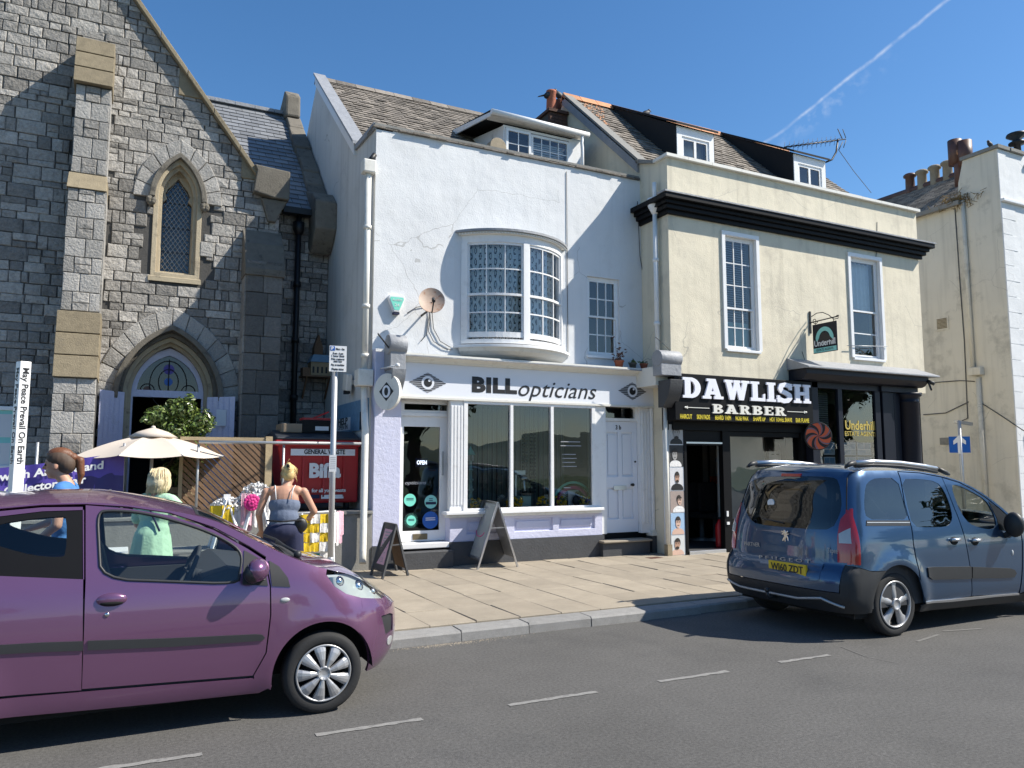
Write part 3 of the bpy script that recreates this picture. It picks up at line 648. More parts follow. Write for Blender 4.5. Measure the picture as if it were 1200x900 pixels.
def bowdisc(mb, rr, z0, z1, ex=.0, n=24, mt=None):
    pts = [bow(-1-ex+2*(1+ex)*k/n, rr, 0)[:2] for k in range(n+1)]; pts = [(min(max(p[0], -99), 99), min(p[1], YO-.001)) for p in pts]
    mb.plate(pts, (), z0, z1, axis='z')
m = MB(); bowdisc(m, .10, bZt+.13, bZt+.17, .06); m.obj('hood', 'lead', bwin)
m = MB(); bowdisc(m, .06, bZt+.09, bZt+.127, .03); m.obj('hood_moulding', 'cream_paint', bwin)
m = MB()
for k in range(46): t = -1+2*k/45; q = bow(t, .075, bZt+.105); m.ball(q, .012, 6, 4)
m.obj('bead_moulding', 'white_paint', bwin)
m = MB(); bowdisc(m, .13, bZb-.10, bZb-.055, .07); m.obj('sill', 'white_paint', bwin, bevel=.006)
m = MB(); pr = [(.10, -.10), (.07, -.16), (.0, -.22), (-.10, -.27)]
for (r0, h0), (r1, h1) in zip(pr[:-1], pr[1:]): m.grid([[bow(-1+2*k/20, r0, bZb+h0) for k in range(21)], [bow(-1+2*k/20, r1, bZb+h1) for k in range(21)]], True, flip=True)
m.obj('sill_base', 'cream_paint', bwin)
# small sash, open part dark
sash(OH, s0, s1, s2, s3, YO, 3, 2, .5, fr=.05)
# shopfront -----------------------------------------------------------------
fx0, fx1 = P(470, 440, Y=YS).x, P(776, 450, Y=YS).x; fzt = P(474, 424, Y=YS).z; fzb = P(472, 464, Y=YS).z
MB().box(fx0, fx1, YS, YS+.1, fzb, fzt).obj('fascia', 'fascia', OH, bevel=.004)
ct = P(474, 415, Y=YS-.12).z
mm = MB(); prof = [(YO-.005, fzt), (YS-.03, fzt), (YS-.05, fzt+.04), (YS-.13, fzt+.08), (YS-.16, fzt+.13), (YS-.16, ct-.03), (YO-.005, ct+.06)]
mm.plate(prof, (), fx0-.03, XD+.02, axis='x'); mm.obj('cornice', 'cream_paint', OH, bevel=.004)
MB().plate([(YO-.003, ct+.062), (YS-.18, ct-.028), (YS-.18, ct-.008), (YO-.003, ct+.085)], (), fx0-.05, XD+.05, axis='x').obj('cornice_flashing', 'lead', OH)
MB().box(fx0, fx1, YS-.02, YS+.12, fzb-.035, fzb).obj('fascia_moulding', 'cream_paint', OH)
# left pillar
px1 = P(470, 500, Y=YS+.12).x; zpl = P(450, 640, Y=YS+.12).z
MB().box(XO+.0, px1, YS+.12, YO+.35, zpl, fzt+.2).obj('pillar', 'lilac', OH, bevel=.01)
MB().box(XO-.01, px1+.004, YS+.10, YO+.35, PZ-.05, zpl-.003).obj('plinth', 'dark_plinth', OH)
MB().box(XO+.002, fx0+.02, YS+.115, YO-.004, fzt+.202, ct+.05).obj('pillar_cap', 'white_wall', OH)
# shop windows
gx = [P(x, 530, Y=YS+.03).x for x in (545, 599, 646.5, 695)]; gz1 = fzb-.035; gz0 = P(600, 597, Y=YS+.03).z
m = MB()
for k, xx in enumerate(gx): hw = .028 if 0 < k < 3 else .035; m.box(xx-hw, xx+hw, YS+.0, YS+.09, gz0, gz1)
m.box(gx[0]+.035, gx[3]-.035, YS+.003, YS+.087, gz1-.05, gz1); m.box(gx[0]+.035, gx[3]-.035, YS+.003, YS+.087, gz0, gz0+.035)
sw = m.obj('shop_window', 'white_paint', OH, bevel=.003)
for k in range(3):
    a, b = gx[k]+.02, gx[k+1]-.02; q = rs.uniform(-.004, .004)
    MB().add([(a, YS+.04+q, gz0+.02), (b, YS+.04-q, gz0+.02), (b, YS+.045-q, gz1-.03), (a, YS+.045+q, gz1-.03)], [(0, 1, 2, 3)]).obj('pane', 'shop_glass', sw)
sx0, sx1 = P(523, 601, Y=YS-.08).x, P(708, 597, Y=YS-.08).x
MB().box(sx0, sx1, YS-.09, YS+.12, gz0-.055, gz0-.003).obj('sill', 'white_paint', sw, bevel=.008)
MB().box(sx0+.03, sx1-.03, YS-.05, YS+.12, gz0-.10, gz0-.057).obj('sill', 'cream_paint', sw, bevel=.008)
zri = P(600, 632, Y=YS+.02).z; rx0, rx1 = P(527, 620, Y=YS+.02).x, P(706, 620, Y=YS+.02).x
riser = MB(); PN = [P(x, 610, Y=YS+.02).x for x in (547, 592, 603, 648, 655, 697)]
holes = [[(PN[i], zri+.12), (PN[i], gz0-.15), (PN[i+1], gz0-.15), (PN[i+1], zri+.12)] for i in (0, 2, 4)]
riser.plate([(rx0, zri), (rx1, zri), (rx1, gz0-.10), (rx0, gz0-.10)], holes, YS+.02, YS+.07).obj('stall_riser', 'lilac', OH, bevel=.006)
MB().box(rx0+.01, rx1-.01, YS+.055, YS+.3, zri, gz0-.08).obj('riser_panel', 'lilac', OH)
for h in holes:
    a, c, b, d = h[0][0]+.05, h[0][1]+.05, h[2][0]-.05, h[1][1]-.05
    MB().box(a, b, YS+.035, YS+.06, c, d).obj('raised_panel', 'lilac', OH, bevel=.012)
MB().box(rx0, rx1+.02, YS-.01, YS+.3, PZ-.05, zri-.003).obj('plinth', 'dark_plinth', OH)
# fluted pilaster left of the window
fpx0, fpx1 = P(528, 530, Y=YS).x, gx[0]-.036
m = MB(); m.box(fpx0, fpx1, YS+.02, YS+.12, gz0-.003, fzb-.036)
for k in range(4): xx = fpx0+(fpx1-fpx0)*(k+.5)/4; m.box(xx-.018, xx+.018, YS+.005, YS+.03, gz0+.1, fzb-.12)
m.obj('pilaster', 'white_paint', OH, bevel=.004)
# shop door (left)
yd = YS+.22; d0, d1 = P(470, 560, Y=yd).x, P(527, 560, Y=yd).x; dzt = P(500, 488, Y=yd).z; dzb = P(500, 634, Y=yd).z; tz1 = fzb-.06
g0, g1 = P(473, 560, Y=yd).x, P(516, 560, Y=yd).x; gzt, gzb_ = P(495, 500, Y=yd).z, P(495, 622, Y=yd).z
m = MB(); m.box(d0-.03, d1+.05, yd-.02, yd+.1, dzt, dzt+.06); m.box(d0-.08, d0, yd-.03, yd+.1, dzb, fzb); m.box(d1, d1+.09, yd-.03, yd+.1, dzb, fzb); m.box(d0-.03, d1+.05, yd-.02, yd+.1, tz1, fzb+.02)
dfr = m.obj('door_frame', 'white_paint', OH, bevel=.004)
m = MB(); m.plate([(d0, dzb), (d1, dzb), (d1, dzt), (d0, dzt)], [[(g0, gzb_), (g0, gzt), (g1, gzt), (g1, gzb_)]], yd+.02, yd+.07); sdoor = m.obj('shop_door', 'white_paint', OH, bevel=.003)
MB().add([(g0, yd+.05, gzb_), (g1, yd+.048, gzb_), (g1, yd+.05, gzt), (g0, yd+.052, gzt)], [(0, 1, 2, 3)]).obj('pane', 'shop_glass', sdoor)
MB().plate([(d0, dzt+.062), (d1, dzt+.062), (d1, tz1-.002), (d0, tz1-.002)], [[(d0+.04, dzt+.1), (d0+.04, tz1-.04), (d1-.05, tz1-.04), (d1-.05, dzt+.1)]], yd+.0, yd+.04).obj('fanlight', 'white_paint', OH)
MB().add([(d0+.03, yd+.03, dzt+.07), (d1-.03, yd+.03, dzt+.07), (d1-.03, yd+.03, tz1-.02), (d0+.03, yd+.03, tz1-.02)], [(0, 1, 2, 3)]).obj('pane', 'shop_glass', OH)
hx = P(519, 560, Y=yd).x; h0, h1 = P(518, 549, Y=yd).z, P(518, 566, Y=yd).z
MB().box(hx-.015, hx+.015, yd-.0, yd+.018, P(518, 557, Y=yd).z, P(518, 529, Y=yd).z).obj('lock_plate', 'galv', sdoor)
hx2 = P(526, 560, Y=yd).x
m = MB(); m.box(hx2-.02, hx2+.02, yd-.035, yd-.012, P(525, 568, Y=yd).z, P(525, 534, Y=yd).z)
for zz in (P(525, 564, Y=yd).z, P(525, 538, Y=yd).z): m.box(hx2-.012, hx2+.012, yd-.012, yd+.02, zz-.012, zz+.012)
m.obj('door_handle', 'black_plastic', sdoor, bevel=.006)
for k in range(7): zz = P(525, 566, Y=yd).z+.04*k+.02; 
lx0, lx1, lz0, lz1 = rect_px(yd, (484, 626), (501, 632)); MB().box(lx0, lx1, yd+.005, yd+.022, lz0, lz1).obj('letter_plate', 'brass', sdoor, bevel=.003)
# stickers on the door glass
def disc(mb, cx_, cz_, r_, y, d=.002, n=28): mb.plate([(cx_+r_*math.cos(2*math.pi*k/n), cz_+r_*math.sin(2*math.pi*k/n)) for k in range(n)], (), y-d, y)
ST = [((480.5, 586), 7.6, 'mint'), ((505, 588), 8, 'teal'), ((482, 610), 6.2, 'mint'), ((504.5, 609.5), 10.2, 'blue_sign')]
for (q, r_, c) in ST:
    w_ = P(*q, Y=yd+.04); rr = r_*abs((P(q[0]+1, q[1], Y=yd+.04)-w_).x)*.92
    m = MB(); disc(m, w_.x, w_.z, rr, yd+.045); st = m.obj('sticker', c, sdoor)
    m = MB()
    if c == 'teal': m.box(w_.x-rr*.82, w_.x+rr*.82, yd+.040, yd+.0425, w_.z-rr*.4, w_.z-rr*.02); m.box(w_.x-rr*.3, w_.x+rr*.3, yd+.040, yd+.0425, w_.z+rr*.15, w_.z+rr*.25); m.box(w_.x-rr*.3, w_.x+rr*.3, yd+.040, yd+.0425, w_.z+rr*.4, w_.z+rr*.5)
    else:
        for k in (-.02, .2): m.box(w_.x-rr*.6, w_.x+rr*.6, yd+.040, yd+.0425, w_.z+k*rr, w_.z+(k+.09)*rr)
    m.obj('sticker_print', 'white_paint' if c == 'blue_sign' else 'navy', st)
    if r_ == 6.2:
        m = MB()
        for k in range(26):
            a_ = 2*math.pi*k/26
            for q_, s_ in ((1.18, .05), (1.38, .04)): disc(m, w_.x+rr*q_*math.cos(a_+q_), w_.z+rr*q_*math.sin(a_+q_), rr*s_, yd+.0445, .002, 6)
        m.obj('sticker_dots', 'mint', st)
q = P(494, 542, Y=yd+.09); m = MB().box(q.x-.11, q.x+.11, yd+.08, yd+.10, q.z-.07, q.z+.07); os_ = m.obj('open_sign', 'navy', sdoor)
m = MB(); text_on(m, 'OPEN', (q.x-.085, yd+.079, q.z-.03), (1, 0, 0), (0, 0, 1), .09, fit=.17, bold=.03); m.obj('lettering', mat('lit white letters', (.8, .85, 1), emit=1.6, var=0), os_)
q = P(494, 566, Y=yd+.045); m = MB(); text_on(m, 'opticians', (g0+.04, yd+.045, q.z-.02), (1, 0, 0), (0, 0, 1), .08, fit=.36, shear=.3); m.obj('lettering', 'grey_ink', sdoor)
# steps at shop door
st1 = P(500, 636, Y=YS+.2).z
m = MB(); m.box(px1-.002, rx0-.002, YS+.02, yd+.3, P(500, 643, Y=YS).z, dzb-.01); m.obj('door_step', 'white_paint', OH, bevel=.01)
m = MB(); m.box(px1-.05, rx0-.002, YS-.16, YS+.02, PZ-.02, P(500, 646, Y=YS-.1).z); m.obj('door_step', 'dark_plinth', OH, bevel=.012)
# house door number 3b
y2 = YS+.16; e0, e1 = P(706, 560, Y=y2).x, P(747, 560, Y=y2).x; ez0, ez1 = P(726, 624, Y=y2).z, P(726, 494, Y=y2).z
m = MB(); 
pw = e1-e0
def dr(xa, xb, za, zb2): return [(e0+pw*xa, ez0+(ez1-ez0)*za), (e0+pw*xa, ez0+(ez1-ez0)*zb2), (e0+pw*xb, ez0+(ez1-ez0)*zb2), (e0+pw*xb, ez0+(ez1-ez0)*za)]
dh = [dr(.13, .45, .12, .40), dr(.55, .87, .12, .40), dr(.13, .45, .50, .90), dr(.55, .87, .50, .90)]
m.plate([(e0, ez0), (e1, ez0), (e1, ez1), (e0, ez1)], dh, y2, y2+.05); hd = m.obj('house_door', 'fascia', OH, bevel=.004)
MB().box(e0, e1, y2+.035, y2+.07, ez0, ez1).obj('door_panel', 'fascia', hd)
for h in dh: MB().box(h[0][0]+.035, h[2][0]-.035, y2+.018, y2+.045, h[0][1]+.035, h[1][1]-.035).obj('raised_panel', 'fascia', hd, bevel=.008)
q = P(724.5, 501, Y=y2); m = MB(); text_on(m, '3 b', (q.x-.06, y2-.001, q.z-.035), (1, 0, 0), (0, 0, 1), .11, fit=.12, bold=.02, depth=.006); m.obj('door_number', 'ink', hd)
q = P(740, 568, Y=y2); MB().lathe([(.0, -.07), (.025, -.065), (.03, -.045), (.012, -.02), (.022, 0)][::-1], (q.x, y2, q.z), 'y', 16).obj('door_knob', 'black_iron', hd)
q = P(744, 541, Y=y2); MB().lathe([(.016, 0), (.016, -.02), (0, -.022)], (q.x, y2, q.z), 'y', 12).obj('lock', 'black_iron', hd)
a, b, c, d = rect_px(y2, (719, 569), (734, 574)); MB().box(a, b, y2-.012, y2-.001, c, d).obj('letter_plate', 'alu', hd, bevel=.002)
# transom arch over the house door
t0, t1, t2, t3 = rect_px(y2, (706, 476), (743, 491)); t2 = ez1+.06; rr = .08
arch_ = [(t0, t2), (t0, t3-rr)]+[(t0+rr-rr*math.cos(k*math.pi/8), t3-rr+rr*math.sin(k*math.pi/8)) for k in range(1, 5)]+[(t1-rr+rr*math.sin(k*math.pi/8), t3-rr+rr*math.cos(k*math.pi/8)) for k in range(0, 4)]+[(t1, t3-rr), (t1, t2)]
f0, f1 = gx[3]+.037, P(751, 560, Y=YS+.03).x
m = MB(); m.plate([(e0-.02, ez1+.004), (e1+.02, ez1+.004), (e1+.02, fzb), (e0-.02, fzb)], [arch_], y2-.03, y2+.04); m.obj('transom', 'white_paint', OH, bevel=.003)
MB().add([(t0, y2+.02, t2), (t1, y2+.02, t2), (t1, y2+.02, t3), (t0, y2+.02, t3)], [(0, 1, 2, 3)]).obj('pane', 'shop_glass', OH)
m = MB(); m.box(gx[3]+.037, e0-.004, YS+.026, y2+.1, ez0, fzb-.037); m.obj('door_frame', 'white_paint', OH, bevel=.004)
q0 = P(763, 560, Y=YS+.03).x; m = MB(); m.box(e1+.004, q0, YS+.06, y2+.1, ez0-.02, fzb-.037)
for k in range(3): xx = e1+.03+(q0-e1)*(k+.4)/3.2; m.box(xx-.014, xx+.014, YS+.04, YS+.07, ez0+.15, fzb-.1)
m.obj('pilaster', 'white_paint', OH, bevel=.004)
q1 = P(786, 560, Y=YS+.0).x; q1 = min(q1, XD-.01)
m = MB(); m.box(q0+.003, q1, YS+.0, y2+.1, ez0-.06, fzb-.037); m.obj('pilaster', 'white_paint', OH, bevel=.012)
zpb = P(770, 625, Y=YS).z
m = MB(); m.box(q0-.06, q1+.01, YS-.04, YS+.12, zpb-.04, zpb+.03); m.box(q0-.03, q1+.005, YS-.02, YS+.12, zpb+.031, zpb+.07); m.obj('pilaster_base', 'cream_paint', OH, bevel=.008)
MB().box(q0-.04, q1+.006, YS-.025, YS+.3, PZ-.05, zpb-.042).obj('plinth', 'dark_plinth', OH)
MB().box(rx1+.022, q0-.042, y2+.0, y2+.1, PZ-.05, ez0-.004).obj('door_riser', 'black_paint', OH)
a, b = P(705, 640, Y=YS-.1).x, P(762, 640, Y=YS-.1).x; zt = P(733, 633, Y=YS-.16).z
m = MB(); m.box(a, b, YS-.18, y2-.002, zt-.04, zt); hs_ = m.obj('door_step', 'slab', OH, bevel=.015)
m = MB(); m.box(a+.02, b-.02, YS-.12, y2-.002, PZ-.05, zt-.042); m.obj('door_step', 'dark_plinth', OH)
# upper console at right end of the cornice, lead covered
def console(x0, x1, zt_, zb3, mname, parent, yf=YS):
    pr = []; n = 14
    for k in range(n+1):
        t = k/n; z = zt_+(zb3-zt_)*t; d = .30*(1-t)**.8+.05*math.sin(t*math.pi*1.0)+.03; pr.append((yf-d*.8, z))
    pr = [(yf+.1, zt_)]+pr+[(yf+.1, zb3)]
    m = MB(); m.plate(pr[::-1], (), x0, x1, axis='x'); return m.obj('console_bracket', mname, parent, bevel=.006)
cb0, cb1 = P(770, 450, Y=YS-.1).x, P(790, 450, Y=YS-.1).x
cb1 = min(cb1, XD-.01)
cy = 11.04; cb0, cb1 = P(766, 450, Y=cy).x, P(788, 450, Y=cy).x
console(cb0+.09, cb1-.05, P(780, 447, Y=cy).z, P(780, 478, Y=cy).z, 'dark_plinth', OH, cy-.1)
MB().box(cb0+.03, XD-.014, cy-.02, YS-.002, P(780, 452, Y=cy).z, P(780, 430, Y=cy).z).obj('console_block', 'cream_paint', OH)
m = MB(); zc = P(780, 420, Y=cy).z
m.tube([(cb0-.03, cy-.14, zc-.03), (cb1+.02, cy-.14, zc-.03)], .15, 14); m.box(cb0-.02, cb1+.01, cy-.25, cy-.005, zc-.34, zc-.06); m.obj('console_hood', 'lead', OH, bevel=.01)
ca0, ca1 = P(455, 430, Y=YS-.1).x, P(473, 430, Y=YS-.1).x
m = MB(); zc = P(465, 402, Y=YS-.1).z; m.tube([(ca0-.02, YS-.10, zc-.03), (ca1+.02, YS-.10, zc-.03)], .16, 14); m.box(ca0, ca1, YS-.2, YS+.14, zc-.42, zc-.05); m.obj('console_hood', 'lead', OH, bevel=.01)
console(ca0+.02, ca1-.01, zc-.42, zc-.78, 'lead', OH)
# interior
iy = 15.2
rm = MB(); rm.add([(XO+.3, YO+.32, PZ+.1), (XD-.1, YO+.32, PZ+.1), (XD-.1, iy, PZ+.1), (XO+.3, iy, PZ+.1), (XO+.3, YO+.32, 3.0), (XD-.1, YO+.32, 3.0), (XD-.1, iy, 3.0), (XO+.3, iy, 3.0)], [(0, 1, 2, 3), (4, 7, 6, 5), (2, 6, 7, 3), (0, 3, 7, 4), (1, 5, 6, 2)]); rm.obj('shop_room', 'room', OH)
MB().box(gx[0]-.1, gx[3]+.1, YS+.12, YS+.85, gz0-.12, gz0-.01).obj('window_shelf', 'room_pale', OH)
m = MB(); n = 26
for k in range(n):
    xx = gx[0]+(gx[3]-gx[0])*(k+.5)/n
    m.box(xx-.032, xx+.032, YS+1.0+.02*math.sin(k*2.1), YS+1.01+.02*math.sin(k*2.1), gz0-.1, gz1)
m.obj('vertical_blind', 'room_green', OH)
m = MB()
for k in range(n): xx = gx[0]+(gx[3]-gx[0])*k/n; m.box(xx-.004, xx+.004, YS+.97, YS+.975, gz0+.1, gz1-.05)
m.obj('blind_cord', 'room_pale', OH)
m = MB()
for c in range(2):
    for k in range(18): xx = gx[2]+.04+c*.17-.1; zz = gz0+.25+k*.066; m.box(xx-.05, xx+.05, YS+.9, YS+.93, zz-.014, zz+.014)
m.obj('spectacle_rack', 'ink', OH)

# fascia lettering and eyes
yy = YS-.001
a = P(553, 461, Y=YS); b = P(607, 461, Y=YS); capt = P(553, 443, Y=YS).z; zb0 = P(580, 459.5, Y=YS).z; ch = P(554, 442, Y=YS).z-zb0
LT = MB(); text_on(LT, 'BILL', (a.x, yy, zb0), (1, 0, 0), (0, 0, 1), ch/.70, fit=b.x-a.x-.02, bold=.055, depth=.004, space=1.08)
LT.obj('lettering', 'ink', OH)
LT = MB(); c0, c1 = P(607.5, 460, Y=YS).x, P(699, 460, Y=YS).x
text_on(LT, 'opticians', (c0+.0, yy, zb0-.045), (1, 0, 0), (0, 0, 1), ch/.70*1.22, fit=c1-c0, shear=.32, depth=.004, bold=.0, space=1.02); LT.obj('lettering', 'ink', OH)
def eye(parent, cx_, cz_, w_, h_, y, ax='x', tilt=0):
    def pt(u, v): return (cx_+u, cz_+v)
    m = MB(); m.plate([pt(-w_, 0), pt(0, -h_), pt(w_, 0), pt(0, h_)], (), y-.003, y); e = m.obj('eye_emblem', 'grey_ink', parent)
    m = MB()
    for k in range(-4, 5):
        z = k*h_/5.2; l = w_*(1-abs(z)/h_); m.plate([pt(-l, z-.006), pt(l, z-.006), pt(l, z+.008), pt(-l, z+.008)], (), y-.0045, y-.003)
    m.obj('eye_stripes', 'ink', e)
    m = MB(); disc(m, cx_, cz_, h_*.66, y-.0045, .002); m.obj('eye_white', 'fascia', e)
    m = MB(); disc(m, cx_, cz_, h_*.42, y-.007, .002); m.obj('eye_pupil', 'ink', e)
    m = MB(); disc(m, cx_+h_*.14, cz_+h_*.22, h_*.13, y-.0095, .002, 12); m.obj('eye_glint', 'fascia', e)
for (q, hw, hh) in (((501.3, 448.5), 21, 12), ((741, 458.5), 16, 10.5)):
    c = P(*q, Y=YS); e = P(q[0]+hw, q[1], Y=YS).x-c.x; f = c.z-P(q[0], q[1]+hh, Y=YS).z; eye(OH, c.x, c.z, e, f, yy)
# projecting round sign beside the fascia, hung from a bracket on the pillar: plane faces along the street
sgn_ = thing('projecting_sign', 'round white projecting sign with the diamond eye emblem on the left console', 'sign', tuple(P(452, 460, Y=YS-.25)))
c = P(454, 459, Y=YS-.12); nrm = Vector((-.75, -.66, 0)).normalized(); ux = Vector((.66, -.75, 0)).normalized()
def disc3(mb, c, ux, uz, nn, ru, rv, d0, d1, n=36, quad=False):
    pts = [(1, 0), (0, 1), (-1, 0), (0, -1)] if quad else [(math.cos(2*math.pi*k/n), math.sin(2*math.pi*k/n)) for k in range(n)]; n = len(pts)
    a = [c+ux*(u*ru)+uz*(v*rv)+nn*d0 for u, v in pts]; b = [c+ux*(u*ru)+uz*(v*rv)+nn*d1 for u, v in pts]
    mb.add(a+b, [tuple(range(n, 2*n)), tuple(range(n))[::-1]]+[(i, (i+1) % n, n+(i+1) % n, n+i) for i in range(n)], .5)
uz = Vector((0, 0, 1)); rv = (P(454, 438, Y=YS-.12).z-P(454, 481, Y=YS-.12).z)/2
m = MB(); disc3(m, c, ux, uz, nrm, rv*.80, rv, -.05, .03); m.obj('sign_disc', 'cream_paint', sgn_, bevel=.006)
m = MB(); disc3(m, c, ux, uz, nrm, rv*.45, rv*.52, .031, .034, quad=True); m.obj('emblem', 'ink', sgn_)
m = MB(); disc3(m, c, ux, uz, nrm, rv*.25, rv*.34, .035, .037); m.obj('emblem', 'fascia', sgn_)
m = MB(); disc3(m, c, ux, uz, nrm, rv*.12, rv*.22, .038, .040); m.obj('emblem', 'ink', sgn_)
m = MB(); m.tube([P(446, 432, Y=YS+.1), P(456, 430, Y=YS-.25), P(466, 428, Y=YS-.45)], .012, 8); m.ball(P(466, 428, Y=YS-.45), .035); m.obj('bracket', 'white_paint', sgn_)
# floodlight stick on console
m = MB(); m.tube([P(443, 391, Y=YS-.5), P(456, 408, Y=YS-.15)], .012, 6); m.obj('iron_rod', 'black_iron', OH)
# downpipes and hopper at the left corner
def pipe(parent, pts, r_, mt, name='downpipe', n=10, cl=None):
    m = MB(); m.tube(pts, r_, n)
    if cl:
        for z in cl: p = min(pts, key=lambda q: abs(q[2]-z)); m.lathe([(r_, -.03), (r_*1.35, -.03), (r_*1.35, .03), (r_, .03)], (pts[0][0] if len(pts) == 2 else p[0], pts[0][1] if len(pts) == 2 else p[1], z), 'z', n)
    return m.obj(name, mt, parent)
xp = XO-.12; yp = P(430, 300, X=xp).y
zt_ = P(430, 206, X=xp).z; zh = P(432, 433, X=xp).z
pipe(OH, [(xp, yp, zt_), (xp, yp, zh)], .05, 'cream_paint', cl=[zt_-.9, zt_-2.2, zt_-3])
MB().box(xp-.11, xp+.1, yp-.1, yp+.1, zt_-.0, zt_+.22).obj('hopper', 'cream_paint', OH, bevel=.02)
MB().box(xp-.14, xp+.11, yp-.14, yp+.11, zh-.25, zh+.02).obj('hopper', 'cream_paint', OH, bevel=.02)
pipe(OH, [(xp, yp, zh-.25), (xp, yp, zh-.42), (xp, yp-.02, zh-.55), (3.33, 11.66, zh-.8), (3.33, 11.62, zh-.95), (3.33, 11.62, .40), (3.31, 11.55, .25)], .055, 'cream_paint')
m = MB(); m.tube([(xp, yp, zt_+.2), (xp+.1, yp, zt_+.35)], .04, 8); m.obj('overflow', 'black_iron', OH)
# hairline conduit and cable on the front wall
c_ = P(664, 201, Y=YO-.012); e_ = P(662, 413, Y=YO-.012)
pipe(OH, [tuple(c_), (c_.x, YO-.012, e_.z)], .006, 'wire', 'cable')
pts = [P(747, 236, Y=YO-.02), P(750, 300, Y=YO-.02), P(760, 360, Y=YO-.02), P(768, 395, Y=YO-.02), P(775, 410, Y=YO-.02)]
pipe(OH, [tuple(q) for q in pts], .007, 'wire', 'cable')
# satellite dish
q = P(506, 352, Y=YO-.42); DSH = thing('satellite_dish', 'rusty white satellite dish on the opticians wall left of the bow window', 'satellite dish', (q.x, YO, q.z))
nd = Vector((-.25, -.88, .38)).normalized(); ud = nd.cross(Vector((0, 0, 1))).normalized(); vd = ud.cross(nd)
vd = -vd if vd.z < 0 else vd
m = MB(); rows_ = []
for i in range(9):
    r_ = .235*i/8; rows_.append([q+nd*(.28*(r_**2)/.235*.9-.05)+ud*(r_*math.cos(a*math.pi/14)*.9)+vd*(r_*math.sin(a*math.pi/14)*1.02) for a in range(29)])
m.grid(rows_, True); m.grid([[p-nd*.012 for p in r_] for r_ in rows_], True, flip=True); m.obj('dish', 'dish', DSH)
h = q-vd*.2+nd*.3
m = MB(); m.tube([q-vd*.22-nd*.03, h-vd*.02], .012, 6); m.tube([q-nd*.05, q-nd*.16-vd*.05, (q.x-.02, YO, q.z-.18)], .018, 8); m.obj('arm', 'black_iron', DSH)
m = MB(); m.tube([h-vd*.02, h+vd*.06-nd*.05], .028, 10); m.obj('receiver', 'black_plastic', DSH)
for (nm, pp) in (('cable', [(503, 362), (504, 375), (502, 388), (508, 400), (520, 408), (530, 410)]), ('cable', [(506, 362), (508, 385), (516, 400), (528, 407)]), ('cable', [(503, 370), (500, 392), (493, 400)]), ('cable', [(500, 358), (488, 360), (477, 367)])):
    MB().tube([tuple(P(*z, Y=YO-.02)) for z in pp], .007, 5).obj(nm, 'wire', DSH)
# alarm box
q = P(464.5, 356, Y=YO-.06); AL = thing('alarm_box', 'white and green triangular alarm box on the white wall', 'alarm box', (q.x, YO, q.z))
ol = [(q.x-.13, q.z+.13), (q.x-.145, q.z+.09), (q.x-.05, q.z-.14), (q.x+.05, q.z-.14), (q.x+.145, q.z+.09), (q.x+.13, q.z+.13)]
MB().plate(ol, (), YO-.09, YO-.003).obj('case', 'sign_white', AL, bevel=.012)
m = MB(); m.plate([(q.x+(a-q.x)*.8, q.z+.01+(b-q.z-.01)*.78) for a, b in ol], (), YO-.094, YO-.091); m.obj('label', 'mint', AL)
m = MB(); text_on(m, 'ALARM', (q.x-.08, YO-.095, q.z+.04), (1, 0, 0), (0, 0, 1), .05, fit=.16); text_on(m, '24', (q.x-.04, YO-.095, q.z-.05), (1, 0, 0), (0, 0, 1), .07, fit=.08); m.obj('lettering', 'sign_white', AL)
MB().box(q.x-.05, q.x+.05, YO-.08, YO-.003, q.z-.175, q.z-.143).obj('lens', 'navy', AL)
# flower pots on the shop cornice
for (px, s_, plant, lab) in ((727, .085, 1, 'terracotta bowl with a rusty red plant on the shop cornice'), (743, .07, 0, 'dark round pot in the middle of the cornice row'), (756, .07, 0, 'brown clay pot nearest the pipe on the cornice')):
    b = P(px, 429, Y=YS-.04); zc = ct+.01+.03
    pt = thing('flower_pot', lab, 'flower pot', (b.x, YS-.0, zc), 'pots on the shop cornice')
    MB().lathe([(s_*.7, 0), (s_, s_*1.5), (s_*1.12, s_*1.5), (s_*1.12, s_*1.8), (s_*.9, s_*1.8), (s_*.85, s_*1.3), (0, s_*1.3)], (b.x, YS-.0, zc-.03), 'z', 16).obj('pot', 'terracotta' if px != 743 else 'dark_stone', pt)
    m = MB(); rq = random.Random(px)
    for k in range(60 if plant else 18):
        c = Vector((b.x+rq.gauss(0, s_*.7), YS+rq.gauss(0, s_*.5), zc+s_*1.4+abs(rq.gauss(0, s_*(1.2 if plant else .4)))))
        a = Vector((rq.uniform(-1, 1), rq.uniform(-1, 1), rq.uniform(-.3, 1))).normalized()*.035; bb = a.cross(Vector((rq.random(), 1, rq.random()))).normalized()*.014
        m.add([c-a, c+bb, c+a, c-bb], [(0, 1, 2, 3)])
    stuff(m.obj('plant', 'chimney_brown' if plant else 'leaf', pt))
